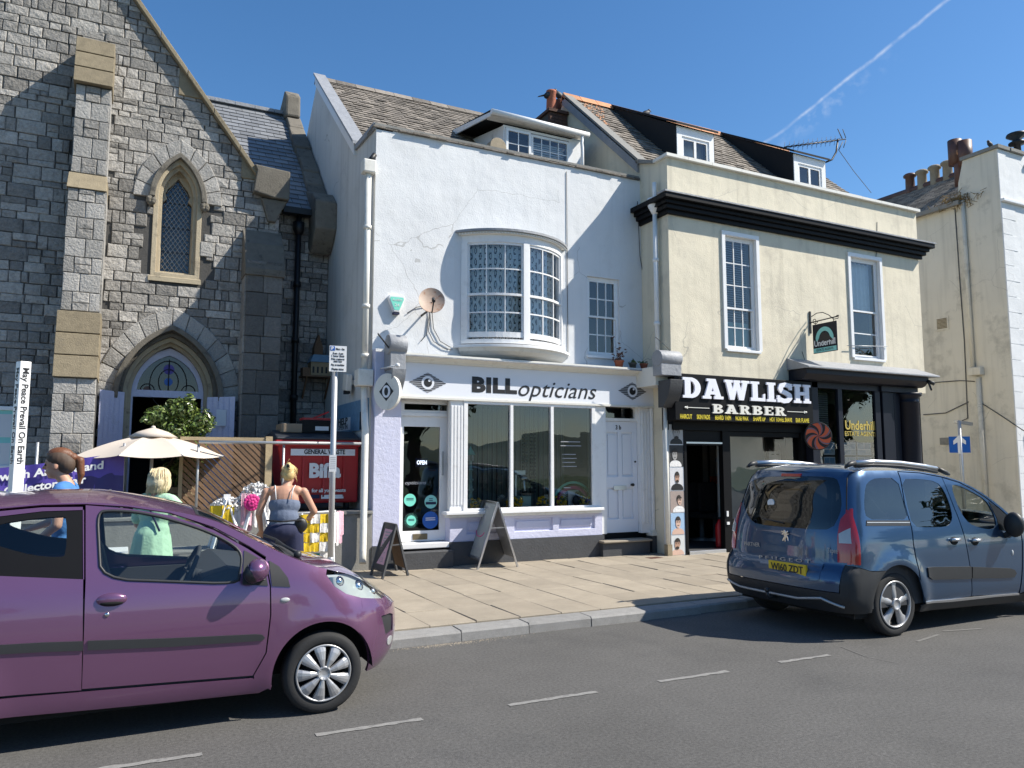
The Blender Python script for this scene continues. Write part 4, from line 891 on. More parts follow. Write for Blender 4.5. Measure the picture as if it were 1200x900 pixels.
# things in the shop window
z0_ = gz0-.01
def place_x(px, y): return P(px, 590, Y=y).x
ly = YS+.3; q = place_x(551, ly); LH = thing('model_lighthouse', 'white and green model lighthouse at the left of the opticians window', 'ornament', (q, ly, z0_))
m = MB()
for k in range(5): m.lathe([(.075-.006*k, 0), (.075-.006*k, .02), (.05-.004*k, .03), (.045-.004*k, .15), (.07-.006*k, .16)], (q, ly, z0_+k*.165), 'z', 8)
m.obj('tower', 'aqua', LH); m = MB(); m.lathe([(.09, 0), (.0, .15)], (q, ly, z0_+.92), 'z', 8); m.obj('roof', 'teal', LH); m = MB()
for a in range(6): m.tube([(q+.05*math.cos(a), ly+.05*math.sin(a), z0_+.82), (q+.05*math.cos(a), ly+.05*math.sin(a), z0_+.93)], .006, 4)
m.obj('rail', 'sign_white', LH)
q = place_x(613, ly); SL = thing('eye_test_machine', 'pale eye examination machine in the opticians window', 'machine', (q, ly, z0_))
MB().box(q-.13, q+.12, ly-.08, ly+.1, z0_, z0_+.22).obj('base', 'aqua', SL, bevel=.01)
m = MB(); m.box(q-.16, q-.12, ly+.0, ly+.1, z0_+.22, z0_+.62); m.box(q-.16, q+.05, ly, ly+.1, z0_+.58, z0_+.66); m.tube([(q-.06, ly-.02, z0_+.52), (q+.07, ly-.02, z0_+.52)], .045, 12); m.tube([(q, ly-.06, z0_+.3), (q, ly-.02, z0_+.5)], .03, 10); m.obj('head', 'alu', SL, bevel=.004)
q = place_x(672, ly); RB = thing('rainbow_display', 'mint and pink rainbow arch display at the right of the opticians window', 'display', (q, ly, z0_))
for (r0, r1, c) in ((.40, .44, 'mint'), (.30, .36, 'magenta')):
    m = MB(); m.plate([(q+r1*math.cos(math.pi*k/20), z0_+.02+r1*math.sin(math.pi*k/20)) for k in range(21)]+[(q+r0*math.cos(math.pi*k/20), z0_+.02+r0*math.sin(math.pi*k/20)) for k in range(20, -1, -1)], (), ly, ly+.01); m.obj('arch', c, RB)
m = MB(); m.box(q-.12, q+.1, ly-.02, ly, z0_, z0_+.3); m.obj('card', 'paper', RB); m = MB(); m.ball((q+.04, ly-.06, z0_+.12), (.10, .03, .1)); m.ball((q+.05, ly-.06, z0_+.24), .045); m.obj('figure', 'ink', RB)
rq = random.Random(5)
for i, (px, wd, lab) in enumerate(((556, .12, 'yellow flower posy leftmost in the opticians window'), (596, .07, 'small yellow posy left of the eye test machine'), (606, .13, 'yellow flower posy just before the eye test machine'), (636, .22, 'low yellow flower spray between the machine and the rainbow'), (656, .16, 'yellow flower posy left of the rainbow display'), (684, .17, 'yellow flower posy rightmost in the opticians window'))):
    x_ = place_x(px, YS+.22); FL = thing('flower_posy', lab, 'flowers', (x_, YS+.22, z0_), 'yellow posies along the shop window')
    m = MB(); m2 = MB()
    for k in range(26):
        c = Vector((x_+rq.uniform(-wd, wd)*.6, YS+.17+rq.uniform(-.04, .04), z0_+rq.uniform(.05, .20)))
        (m if k % 3 else m2).ball(c, (.030, .024, .022), 6, 4)
    m.obj('blooms', 'flower', FL); m2.obj('leaves', 'leaf_pale', FL)
for (px, py) in ((588, 586), (640, 585), (660, 583)):
    c = P(px, py, Y=YS+.3); SN = MB()
    for k in range(8): a = k*math.pi/8; SN.bar(c-Vector((math.cos(a), 0, math.sin(a)))*.09, c+Vector((math.cos(a), 0, math.sin(a)))*.09, .008, .008)
    SN.tube([c, (c.x, c.y, z0_)], .004, 5); lab = {588: 'silver snowflake star above the leftmost window posies', 640: 'silver snowflake star right of the eye test machine', 660: 'silver snowflake star beside the rainbow display'}[px]
    tag(SN.obj('star_ornament', 'alu'), lab, 'ornament', 'star ornaments in the shop window')
# notices printed on the third pane
m = MB(); q0_ = P(655, 518, Y=YS+.03)
for k, (w_, z_) in enumerate(((.4, 0), (.42, -.07), (.28, -.22), (.3, -.29), (.26, -.36), (.3, -.43), (.14, -.8))): m.box(q0_.x+.12-w_*.2, q0_.x+.12+w_*.8, YS+.034, YS+.036, q0_.z+z_, q0_.z+z_+.014)
stuff(m.obj('window_print', 'grey_ink', sw))
# ------------------------------------------------------------------ barber and estate agent building
BH = thing('barber_building', 'cream rendered building with black cornice over the black barber shopfront', 'building', (12, YD, PZ))
z_p = P(781, 184, Y=YD).z; zc1 = P(781, 223, Y=YD-.24).z; zc0 = P(782, 241, Y=YD-.24).z
W1 = rect_px(YD, (848, 275), (889, 412)); W2 = rect_px(YD, (995, 300), (1035, 422))
MB().plate([(XD, 3.3), (XR, 3.3), (XR, z_p), (XD, z_p)], [[(w_[0], w_[2]), (w_[0], w_[3]), (w_[1], w_[3]), (w_[1], w_[2])] for w_ in (W1, W2)], YD, YD+.3).obj('front_wall', 'cream_wall', BH)
yr, zr = 14.72, 10.22; ye, ze_ = 11.96, 7.64
MB().plate([(YD+.3, .1), (18, .1), (18, 7.2), (yr, zr), (ye, ze_), (YD+.2, z_p-.003), (YD+.002, z_p-.003), (YD+.002, 3.27), (YD+.3, 3.27)], (), XD-.003, XD+.04, axis='x').obj('side_wall', 'cream_wall', BH)
MB().plate([(YD+.3, .1), (18, .1), (18, 7.2), (yr, zr), (ye, ze_), (YD+.3, z_p-.003)], (), XR-.25, XR, axis='x').obj('side_wall', 'cream_wall', BH)
MB().box(XD+.05, XR-.25, 17.7, 18, .1, 7.2).obj('rear_wall', 'cream_wall', BH)
cp = MB(); x = XD-.06
while x < XR: l = rs.uniform(.5, .9); xe = min(x+l, XR+.06); cp.box(x, xe-.006, YD-.075, YD+.35, z_p+.002, z_p+.055+rs.uniform(0, .01), rs.random()); x = xe
stuff(cp.obj('coping_stone', 'cream_paint', BH))
MB().plate([(YD+.35, z_p), (ye, ze_), (ye, ze_+.09), (YD+.35, z_p+.06)], (), XD-.06, XD+.3, axis='x').obj('coping', 'concrete', BH)
# cornice: stepped profile on front and left return
cm = MB(); st = [(.0, .07, .0), (.07, .13, .06), (.13, .20, .14), (.20, .24, .2)]
h = zc1-zc0
lay = [(.06, zc0-.06, zc0+.02), (.12, zc0+.022, zc0+h*.35), (.17, zc0+h*.35+.002, zc0+h*.6), (.25, zc0+h*.6+.002, zc1-.02)]
for (p_, a, b) in lay:
    cm.box(XD-p_, XR+p_, YD-p_, YD-.001, a, b); cm.box(XD-p_, XD-.004, YD-.001, YO-.002, a, b)
cm.obj('cornice', 'black_paint', BH, bevel=.008)
MB().box(XD-.27, XR+.27, YD-.27, YD-.001, zc1-.018, zc1+.01).obj('cornice_top', 'lead', BH)
# roof
slate_roof('roof_slate', 'old_slate', BH, XD+.12, XR, ye-.4, ze_-.36, yr, zr+.02, cw=.2, ch=.16, seed=9, jit=.008)
MB().add([(XD, yr, zr), (XR, yr, zr), (XR, 18, 7.2), (XD, 18, 7.2)], [(0, 1, 2, 3)]).obj('rear_roof', 'black_felt', BH)
MB().plate([(ye-.05, ze_-.2), (yr+.05, zr-.16), (yr+.05, zr+.05), (ye-.05, ze_+.0)], (), XD-.06, XD-.008, axis='x').obj('barge_board', 'lead', BH)
MB().plate([(ye-.1, ze_+.0), (yr, zr+.06), (yr, zr+.11), (ye-.1, ze_+.06)], (), XD-.08, XD+.16, axis='x').obj('verge', 'concrete', BH)
rt = MB(); x = XD-.06
while x < XR-.3: rt.add([(x, yr-.16, zr-.06), (x+.43, yr-.16, zr-.06), (x+.43, yr, zr+.13), (x, yr, zr+.13), (x+.43, yr+.16, zr-.06), (x, yr+.16, zr-.06)], [(0, 1, 2, 3), (3, 2, 4, 5), (0, 3, 5), (1, 4, 2)], rs.random()); x += .445
stuff(rt.obj('ridge_tile', 'rust_tile', BH))
lic = MB(); rq = random.Random(2)
sl = (zr-ze_)/(yr-ye)
for k in range(120):
    t = rq.random()**1.6; y = yr-.1-t*1.1; x = XD+.1+rq.random()**1.5*.8*(1-t*.6); z = zr+.045-(yr-y)*sl
    a = rq.uniform(.02, .06); lic.add([(x, y, z), (x+a, y, z), (x+a, y+a*.8, z+a*.8*sl), (x, y+a*.8, z+a*.8*sl), (x+a/2, y+a*.3, z+.025+a*.3)], [(0, 1, 4), (1, 2, 4), (2, 3, 4), (3, 0, 4)])
stuff(lic.obj('lichen', 'rust_tile', BH))
# shed dormers clad in black
for di, (a, b) in enumerate((((793, 147), (837, 190)), ((930, 180), (968, 216)))):
    yf = 12.32; pa = P(*a, Y=yf); pb = P(*b, Y=yf); x0, x1 = pa.x, pb.x; zt = pa.z; zb2 = ze_+.1; yb2 = 14.62
    d = MB(); cut = [(x0+.13, zb2+.28), (x0+.13, zt-.2), (x1-.13, zt-.2), (x1-.13, zb2+.28)]
    d.plate([(x0, zb2), (x1, zb2), (x1, zt), (x0, zt)], [cut], yf, yf+.07); dm = d.obj('dormer', 'white_paint', BH)
    for xs in (x0-.03, x1):
        MB().plate([(yf+.02, 7.5), (yb2, zr-.05), (yb2, zr+.02), (yf+.02, zt+.02)], (), xs, xs+.03, axis='x').obj('cheek', 'black_felt', dm)
    MB().plate([(yf-.08, zt+.0), (yb2, zr+.02), (yb2, zr+.07), (yf-.08, zt+.05)], (), x0-.07, x1+.07, axis='x').obj('dormer_roof', 'black_felt', dm)
    ym = yf+.02; xm = (x0+x1)/2; m = MB(); m.plate([(x0+.13, cut[0][1]), (x1-.13, cut[0][1]), (x1-.13, cut[1][1]), (x0+.13, cut[1][1])], [[(x0+.19, cut[0][1]+.06), (x0+.19, cut[1][1]-.06), (xm-.03, cut[1][1]-.06), (xm-.03, cut[0][1]+.06)], [(xm+.03, cut[0][1]+.06), (xm+.03, cut[1][1]-.06), (x1-.19, cut[1][1]-.06), (x1-.19, cut[0][1]+.06)]], ym, ym+.04)
    m.obj('dormer_window', 'white_paint', dm)
    for (u, v) in ((x0+.18, xm-.02), (xm+.02, x1-.18)): MB().add([(u, ym+.02, cut[0][1]+.04), (v, ym+.02, cut[0][1]+.04), (v, ym+.02, cut[1][1]-.04), (u, ym+.02, cut[1][1]-.04)], [(0, 1, 2, 3)]).obj('pane', 'glass', dm)
    MB().box(x0+.05, x1-.05, yf+.3, yf+.32, zb2, zt-.05).obj('curtain' if di == 0 else 'room', 'curtain' if di == 0 else 'room', dm)
    MB().box(x0+.02, x1-.02, yf-.04, yf-.001, zb2+.18, zb2+.24).obj('sill', 'white_paint', dm)
# main windows
w_ = sash(BH, *W1, YD, 3, 2, .36, fr=.05, arch=.075, rows_top=3, depth=.1, bars=.018)
m = MB(); z = W1[3]-.1; zb2 = P(870, 376, Y=YD+.2).z
while z > zb2: m.obox(((W1[0]+W1[1])/2, YD+.2, z), ((W1[1]-W1[0])/2-.06, 0, 0), (0, .018, .008), (0, 0, .0015)); z -= .045
stuff(m.obj('blind_slat', 'blind', w_))
MB().box(W1[0]+.08, W1[1]-.08, YD+.19, YD+.21, W1[2]+.08, P(870, 379, Y=YD+.2).z).obj('window_board', 'aqua', w_)
w_ = sash(BH, *W2, YD, 1, 2, .47, fr=.05, arch=.075, rows_top=1, depth=.1)
m = MB(); m.grid([[(W2[0]+.08+(W2[1]-W2[0]-.16)*k/40, YD+.22+.02*math.sin(k*.9), z) for k in range(41)] for z in (P(1015, 362, Y=YD).z, W2[3]-.06)], True); m.obj('curtain', 'curtain', w_)
MB().tube([P(993, 405, Y=YD-.06), P(1040, 406, Y=YD-.06)], .008, 6).obj('guard_rail', 'galv', w_)
# downpipe on the left return
xq = XD-.10; q = P(767, 232, X=xq); y_ = q.y; zb2 = P(768, 415, X=xq).z
pipe(BH, [(xq, y_, q.z-.2), (xq, y_, zb2)], .045, 'white_paint', cl=[q.z-1.2, q.z-2.4])
m = MB(); m.lathe([(.05, -.3), (.13, -.15), (.14, 0), (.05, 0)], (xq, y_, q.z-.02), 'z', 12); m.tube([(xq, y_, q.z-.02), (xq, y_, q.z+.3)], .04, 8); m.obj('hopper', 'white_paint', BH)
# cables / render patches edges
for pp in ([(768, 395), (780, 405), (786, 412)], [(1028, 260), (1028, 290), (1026, 305)], [(940, 412), (944, 425), (936, 437)]):
    pipe(BH, [tuple(P(*z, Y=YD-.01)) for z in pp], .006, 'wire', 'cable')
# ---- barber frontage
yB = YD+.02; ySg = YD-.24
sx0_, sx1_ = P(791, 460, Y=ySg).x, P(952, 460, Y=ySg).x; szt, szb = P(793, 437, Y=ySg).z, P(791, 492, Y=ySg).z
SG = thing('barber_sign', 'black box sign with white slab serif DAWLISH BARBER lettering', 'shop sign', ((sx0_+sx1_)/2, ySg, szb))
MB().box(sx0_, sx1_, ySg, YD-.002, szb, szt).obj('sign_box', 'black_paint', SG, bevel=.006)
T = .30
def ring_half(cx_, cy_, rx, ry, ix, iy, a0=-90, a1=90, n=14):
    o_ = [(cx_+rx*math.cos(R(a0+(a1-a0)*k/n)), cy_+ry*math.sin(R(a0+(a1-a0)*k/n))) for k in range(n+1)]
    i_ = [(cx_+ix*math.cos(R(a0+(a1-a0)*k/n)), cy_+iy*math.sin(R(a0+(a1-a0)*k/n))) for k in range(n, -1, -1)]
    return o_+i_
def rc(a, b, c, d): return [(a, c), (b, c), (b, d), (a, d)]
def slab(ch):
    s = .13
    if ch == 'D': return [rc(.1, .40, 0, 1), rc(0, .5, 0, s), rc(0, .5, 1-s, 1), ring_half(.42, .5, .50, .5, .20, .32)], .94
    if ch == 'A': return [[(.08, .05), (.38, 1), (.68, 1), (.36, .05)], [(.40, 1), (.70, 1), (1.0, .05), (.70, .05)], rc(.3, .8, .22, .38), rc(0, .46, 0, s), rc(.6, 1.1, 0, s), rc(.22, .6, 1-s, 1)], 1.1
    if ch == 'W': return [[(.06, .95), (.36, .95), (.52, 0), (.28, 0)], [(.30, 0), (.52, 0), (.78, .95), (.55, .95)], [(.55, .95), (.80, .95), (1.02, 0), (.78, 0)], [(.80, 0), (1.04, 0), (1.28, .95), (1.0, .95)], rc(0, .45, 1-s, 1), rc(.5, .86, 1-s, 1), rc(.92, 1.36, 1-s, 1)], 1.36
    if ch == 'L': return [rc(.1, .40, 0, 1), rc(0, .5, 1-s, 1), rc(0, .82, 0, s+.04), [(.66, .0), (.82, 0), (.82, .40), (.70, .34)]], .84
    if ch == 'I': return [rc(.1, .42, 0, 1), rc(0, .52, 0, s), rc(0, .52, 1-s, 1)], .54
    if ch == 'H': return [rc(.1, .38, 0, 1), rc(.66, .94, 0, 1), rc(.3, .7, .42, .60), rc(0, .46, 0, s), rc(.58, 1.04, 0, s), rc(0, .46, 1-s, 1), rc(.58, 1.04, 1-s, 1)], 1.04
    if ch == 'R': return [rc(.1, .38, 0, 1), rc(0, .48, 0, s), rc(0, .5, 1-s, 1), ring_half(.45, .73, .38, .27, .12, .13), rc(.3, .48, .44, .6), rc(.3, .48, .86, 1), [(.42, .5), (.66, .5), (.92, 0), (.64, 0)], rc(.6, .98, 0, s)], .98
    if ch == 'B': return [rc(.1, .38, 0, 1), rc(0, .48, 0, s), rc(0, .48, 1-s, 1), ring_half(.45, .75, .36, .25, .10, .12), ring_half(.45, .27, .42, .27, .14, .13), rc(.3, .48, .42, .6), rc(.3, .48, 0, .14), rc(.3, .48, .87, 1)], .9
    if ch == 'E': return [rc(.1, .38, 0, 1), rc(0, .82, 0, s+.02), rc(0, .82, 1-s-.02, 1), rc(.3, .62, .43, .58), rc(.68, .82, .0, .34), rc(.68, .82, .68, 1)], .86
    if ch == 'S':
        c = [(.80, .80), (.68, .90), (.48, .93), (.26, .88), (.19, .72), (.28, .58), (.52, .50), (.72, .40), (.74, .22), (.60, .10), (.38, .07), (.18, .14), (.08, .24)]
        lo = []
        for (a, b) in zip(c[:-1], c[1:]):
            dx, dy = b[0]-a[0], b[1]-a[1]; l = math.hypot(dx, dy); w2 = .115; nx, ny = -dy/l*w2*1.15, dx/l*w2; ex, ey = dx/l*.04, dy/l*.04
            lo.append([(a[0]+nx-ex, a[1]+ny-ey), (a[0]-nx-ex, a[1]-ny-ey), (b[0]-nx+ex, b[1]-ny+ey), (b[0]+nx+ex, b[1]+ny+ey)])
        return lo+[rc(.72, .88, .66, 1), rc(.0, .15, 0, .36)], .9
def slab_word(word, x0, x1, z0, z1, y, d, mt, name, parent, gap=.07):
    ws = [slab(c) for c in word]; tot = sum(w[1] for w in ws)+gap*(len(ws)-1); sx = (x1-x0)/tot; x = x0
    for lo, w_ in ws:
        m = MB(); m.plate([[(x+p[0]*sx, z0+p[1]*(z1-z0)) for p in l] for l in lo], (), y-d, y, mode='union'); m.obj(name, mt, parent, bevel=.003); x += (w_+gap)*sx
la = P(799, 466, Y=ySg); lb = P(949, 472, Y=ySg); lt_ = P(799, 442, Y=ySg)
slab_word('DAWLISH', la.x, lb.x, la.z-.0, lt_.z, ySg, .035, 'letter_white', 'letter', SG)
ba = P(834, 483, Y=ySg); bb = P(920, 487, Y=ySg); bt_ = P(834, 473.5, Y=ySg)
slab_word('BARBER', ba.x, bb.x, ba.z-.02, bt_.z, ySg, .03, 'letter_cream', 'letter', SG, gap=.12)
m = MB(); zz = P(820, 478, Y=ySg).z
for (a, b, t) in ((803, 831, -1), (922, 944, 1)):
    xa, xb = P(a, 478, Y=ySg).x, P(b, 480, Y=ySg).x; m.box(xa, xb, ySg-.012, ySg-.001, zz-.006, zz+.006); xt = xa if t < 0 else xb
    m.ball((xt, ySg-.012, zz), (.03, .008, .018), 8, 6); m.box(xt-.05 if t > 0 else xt+.03, xt-.03 if t > 0 else xt+.05, ySg-.014, ySg-.001, zz-.025, zz+.025)
stuff(m.obj('scissor_line', 'letter_cream', SG))
wl = ['HAIRCUT', 'SKIN FADE', 'BEARD TRIM', 'NOSE WAX', 'SHAPE UP', 'HOT TOWEL SHAVE', 'EAR FLAME']
for i, (t, a, b) in enumerate(zip(wl, (797, 816.5, 838, 862, 882.5, 902, 932.5), (811, 832, 856.5, 877, 897, 928, 948))):
    p_ = P(a, 491.5+.02*(a-797), Y=ySg); m = MB(); q_ = P(b, 492, Y=ySg); text_on(m, t, (p_.x, ySg-.001, szb+.03), (1, 0, 0), (0, 0, 1), .11, fit=q_.x-p_.x, bold=.03, depth=.003); m.obj('lettering', 'yellow_ink', SG)
# frontage
fzt2 = szb+.3; bx = [P(px, 560, Y=yB).x for px in (785, 804, 848, 857, 940, 952)]; bx[0] = XD-.06
zb0 = PZ
MB().box(XD+.01, bx[5]+.02, YD+.0, YD+.3, szb-.16, 3.31).obj('shop_head', 'black_paint', BH)
m = MB(); m.box(bx[2], bx[3], yB, yB+.12, zb0, szb-.163); m.box(bx[4], bx[5]+.02, yB-.02, yB+.12, zb0, szb-.163); m.box(bx[1]-.03, bx[1]+.03, yB+.0, yB+.12, zb0, szb-.163)
zt1 = P(825, 519, Y=yB+.1).z; m.box(bx[1]+.032, bx[2]-.002, yB+.02, yB+.10, zt1-.05, zt1+.03); m.box(bx[3]+.002, bx[4]-.002, yB+.02, yB+.1, zb0, .72); m.box(bx[3]+.002, bx[4]-.002, yB+.02, yB+.1, szb-.26, szb-.165)
m.obj('shop_frame', 'black_paint', BH, bevel=.003)
MB().box(bx[1]+.032, bx[2]-.002, yB+.005, yB+.018, zt1-.018, zt1+.012).obj('transom_strip', 'alu', BH)
MB().box(bx[1]+.032, bx[2]-.002, yB+.04, yB+.06, zt1+.032, szb-.163).obj('transom_panel', 'black_paint', BH)
MB().add([(bx[3], yB+.06, .72), (bx[4], yB+.062, .72), (bx[4], yB+.06, szb-.2), (bx[3], yB+.058, szb-.2)], [(0, 1, 2, 3)]).obj('shop_pane', 'shop_glass', BH)
MB().box(bx[0]+.0, bx[1]-.032, yB+.02, yB+.2, zb0-.03, szb-.165).obj('poster_board', 'sign_white', BH)
MB().box(bx[1]+.03, bx[2], yB-.02, yB+.3, zb0-.03, zb0+.06).obj('threshold', 'alu', BH, bevel=.004)
m = MB(); dxp = bx[1]+.05; m.box(dxp, dxp+.05, yB+.3, yB+1.1, zb0+.06, zt1-.06); m.obj('open_door', 'black_paint', BH, bevel=.004)
m = MB(); zz = P(852, 602, Y=yB).z; m.box(bx[2]+.04, bx[2]+.08, yB-.02, yB-.001, zz-.05, zz+.05); m.box(bx[2]+.04, bx[2]+.1, yB-.02, yB-.001, zz-.2, zz-.15); m.obj('lock_plate', 'sign_white', BH)
# barber interior
rm = MB(); a, b, c, d = XD+.3, bx[5]+.1, yB+.25, YD+4.2
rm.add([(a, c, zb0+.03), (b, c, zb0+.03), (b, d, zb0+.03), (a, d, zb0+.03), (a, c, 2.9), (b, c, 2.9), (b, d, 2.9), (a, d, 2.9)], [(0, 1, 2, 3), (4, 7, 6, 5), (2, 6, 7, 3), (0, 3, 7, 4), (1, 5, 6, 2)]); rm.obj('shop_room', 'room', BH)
MB().box(bx[3]+.3, bx[4]+.0, yB+.7, yB+.73, .3, szb-.2).obj('room_panel', 'room_pale', BH)
q = P(907, 533, Y=yB+.68); hp = [P(896, 508, Y=yB+.68), P(921, 560, Y=yB+.68)]
pst = MB().box(hp[0].x, hp[1].x, yB+.66, yB+.69, hp[1].z-.1, hp[0].z).obj('portrait_poster', 'ink', BH)
m = MB(); m.ball((q.x, yB+.655, q.z-.02), (.17, .006, .26), 18, 12); m.obj('printed_face', 'grey_ink', pst)
m = MB(); m.ball((q.x, yB+.650, q.z+.16), (.16, .006, .10), 14, 8); m.box(q.x-.10, q.x-.03, yB+.645, yB+.647, q.z+.0, q.z+.02); m.box(q.x+.03, q.x+.10, yB+.645, yB+.647, q.z+.0, q.z+.02); m.ball((q.x, yB+.648, q.z-.15), (.07, .004, .02), 10, 6); m.obj('printed_hair', 'ink', pst)
m = MB(); xa = dxp+.5
ys_ = yB+2.6; q = P(838, 545, Y=ys_); MB().box(q.x-.35, q.x+.4, ys_, ys_+.02, q.z-.9, q.z+.7).obj('mirror', 'room_pale', BH)
for k in range(3): xx = q.x-.2+.25*k; m.box(xx-.02, xx+.02, ys_-.03, ys_-.001, q.z-.4, q.z+.6)
m.obj('mirror_frame', 'ink', BH)
MB().box(q.x-.2, q.x+.3, ys_-.12, ys_-.04, q.z-.42, q.z-.25).obj('orange_shelf', 'orange', BH)
MB().ball((q.x+.02, ys_-.2, q.z+.12), (.18, .05, .14)).obj('blue_item', 'blue_sign', BH)
for k, (px, py, yy) in enumerate(((822, 600, 1.8), (838, 606, 1.6))):
    c = P(px, py, Y=yB+yy); CH = thing('barber_chair', ('dark barber chair left of the doorway view', 'dark barber chair nearer the red extinguisher')[k], 'chair', (c.x, c.y, zb0))
    MB().box(c.x-.25, c.x+.25, c.y-.25, c.y+.25, .6, .72).obj('seat', 'car_trim', CH, bevel=.04); MB().box(c.x-.24, c.x+.24, c.y+.2, c.y+.3, .72, 1.35).obj('backrest', 'car_trim', CH, bevel=.04); MB().lathe([(.28, 0), (.05, .05), (.05, .5)], (c.x, c.y, zb0+.03), 'z', 16).obj('base', 'galv', CH)
c = P(845, 628, Y=yB+.28); EX = thing('fire_extinguisher', 'red fire extinguisher inside the barber doorway', 'extinguisher', (c.x, c.y, zb0+.06))
MB().lathe([(.07, 0), (.075, .02), (.075, .4), (.03, .48), (.025, .52)], (c.x-.02, c.y+.02, zb0+.06), 'z', 14).obj('cylinder', 'bin_red', EX); MB().box(c.x-.05, c.x+.05, c.y, c.y+.04, zb0+.58, zb0+.62).obj('handle', 'black_plastic', EX)
# poster portraits
pc = (bx[0]+bx[1]-.032)/2; hw = (bx[1]-.032-bx[0])/2; zs_ = [P(794, y, Y=yB).z for y in (497, 521, 547.5, 575, 601, 627, 651)]; zs_[-1] = max(zs_[-1], PZ)
sk = {'tan': mat('printed skin tan', (.45, .27, .19), var=.08, vs=30), 'pale': mat('printed skin pale', (.62, .42, .33), var=.08, vs=30), 'grey': mat('printed skin grey', (.33, .32, .31), var=.1, vs=30)}
bgm = [mat('print background '+n, c, var=.15, vs=9) for n, c in (('silver', (.42, .42, .42)), ('charcoal', (.03, .03, .03)), ('white', (.62, .62, .64)), ('brown', (.35, .28, .25)), ('sky', (.33, .48, .66)), ('mist', (.6, .62, .62)))]
hairm = mat('printed dark hair', (.025, .018, .014), var=.2, vs=40)
for k in range(6):
    z1, z0 = zs_[k]-.008, zs_[k+1]+.008; zc = (z0+z1)/2; hh = (z1-z0)/2; y = yB+.018
    pb = MB().box(bx[0]+.006, bx[1]-.038, y-.004, y, z0, z1).obj('portrait_print', bgm[k], BH)
    s = 'grey' if k < 2 else 'pale' if k in (3, 4) else 'tan'; off = (.0, -.03, 0, .03, 0, -.02)[k]; fs_ = (1.15, .9, .8, .75, .9, .95)[k]
    def el(mb, cx_, cz_, rx, rz, yy, n=20, d=.002): mb.plate([(min(max(cx_+rx*math.cos(2*math.pi*i/n), bx[0]+.008), bx[1]-.04), min(max(cz_+rz*math.sin(2*math.pi*i/n), z0+.002), z1-.002)) for i in range(n)], (), yy-d, yy)
    m = MB(); el(m, pc+off, z0+.02, hw*.85, hh*.5, y-.0045); m.obj('printed_shoulders', 'ink' if k in (0, 2) else 'white_cloth' if k in (1, 3) else sk['pale'], pb)
    m = MB(); el(m, pc+off, zc+hh*.25, hw*.42*fs_, hh*.52*fs_, y-.007); m.obj('printed_hair', hairm, pb)
    m = MB(); el(m, pc+off*(1.5), zc+hh*.06, hw*.37*fs_, hh*.50*fs_, y-.0095); m.obj('printed_face', sk[s], pb)
    m = MB(); fx, fz = pc+off*1.5, zc+hh*.06
    if k in (0, 2, 5): el(m, fx, fz-hh*.36*fs_, hw*.27*fs_, hh*.16*fs_, y-.012)
    for sx_ in (-1, 1): el(m, fx+sx_*hw*.15*fs_, fz+hh*.1*fs_, hw*.07, hh*.03, y-.012, 8); el(m, fx+sx_*hw*.15*fs_, fz+hh*.2*fs_, hw*.1, hh*.022, y-.012, 8)
    el(m, fx, fz-hh*.22*fs_, hw*.13, hh*.03, y-.012, 8); el(m, fx, fz+hh*.42*fs_, hw*.36*fs_, hh*.14*fs_, y-.012)
    m.obj('printed_features', hairm, pb)
# pipe beside the posters
xpp = XD-.11; pipe(BH, [(xpp, YD+.06, P(784, 470, Y=YD).z), (xpp, YD+.06, .2)], .04, 'cream_paint')
MB().box(xpp-.05, xpp+.05, YD-.0, YD+.1, PZ-.02, .32).obj('pipe_shoe', 'tan_stone', BH)
# ---- estate agent shopfront (right)
yU = YD-.18; u = [P(px, 500, Y=yU).x for px in (952, 983.5, 988.5, 1027, 1031)]; zt = P(968, 455, Y=yU).z; zb2 = 1.0
m = MB(); m.box(bx[5]+.03, u[0], yU, YD-.002, PZ, zt+.12); m.box(u[1], u[2], yU+.0, yU+.08, zb2, zt); m.box(u[3], u[4]+.05, yU, yU+.1, PZ, zt); m.box(u[0], u[4]+.05, yU-.0, yU+.1, zt, zt+.3); m.box(u[0], u[3], yU, yU+.1, PZ, zb2)
ef = m.obj('agent_shop_frame', 'navy_black', BH, bevel=.005)
for (a, b) in ((u[0], u[1]), (u[2], u[3])):
    MB().add([(a, yU+.04, zb2), (b, yU+.041, zb2), (b, yU+.04, zt), (a, yU+.039, zt)], [(0, 1, 2, 3)]).obj('shop_pane', 'shop_glass', BH)
rm = MB(); a, b, c, d = bx[5]+.05, XR-.3, yU+.12, YD+3.2
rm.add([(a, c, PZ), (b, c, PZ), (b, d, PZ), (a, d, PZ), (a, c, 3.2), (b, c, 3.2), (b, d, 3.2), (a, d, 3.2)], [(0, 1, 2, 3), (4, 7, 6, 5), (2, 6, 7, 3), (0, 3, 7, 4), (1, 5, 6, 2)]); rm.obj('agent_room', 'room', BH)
bk = MB(); z = zt-.05
while z > zt-.75: bk.box(u[0]+.01, u[1]+.1, yU+.35, yU+.36, z-.036, z-.004); z -= .045
stuff(bk.obj('blind_slat', 'room_pale', BH))
rq = random.Random(8); n = 0
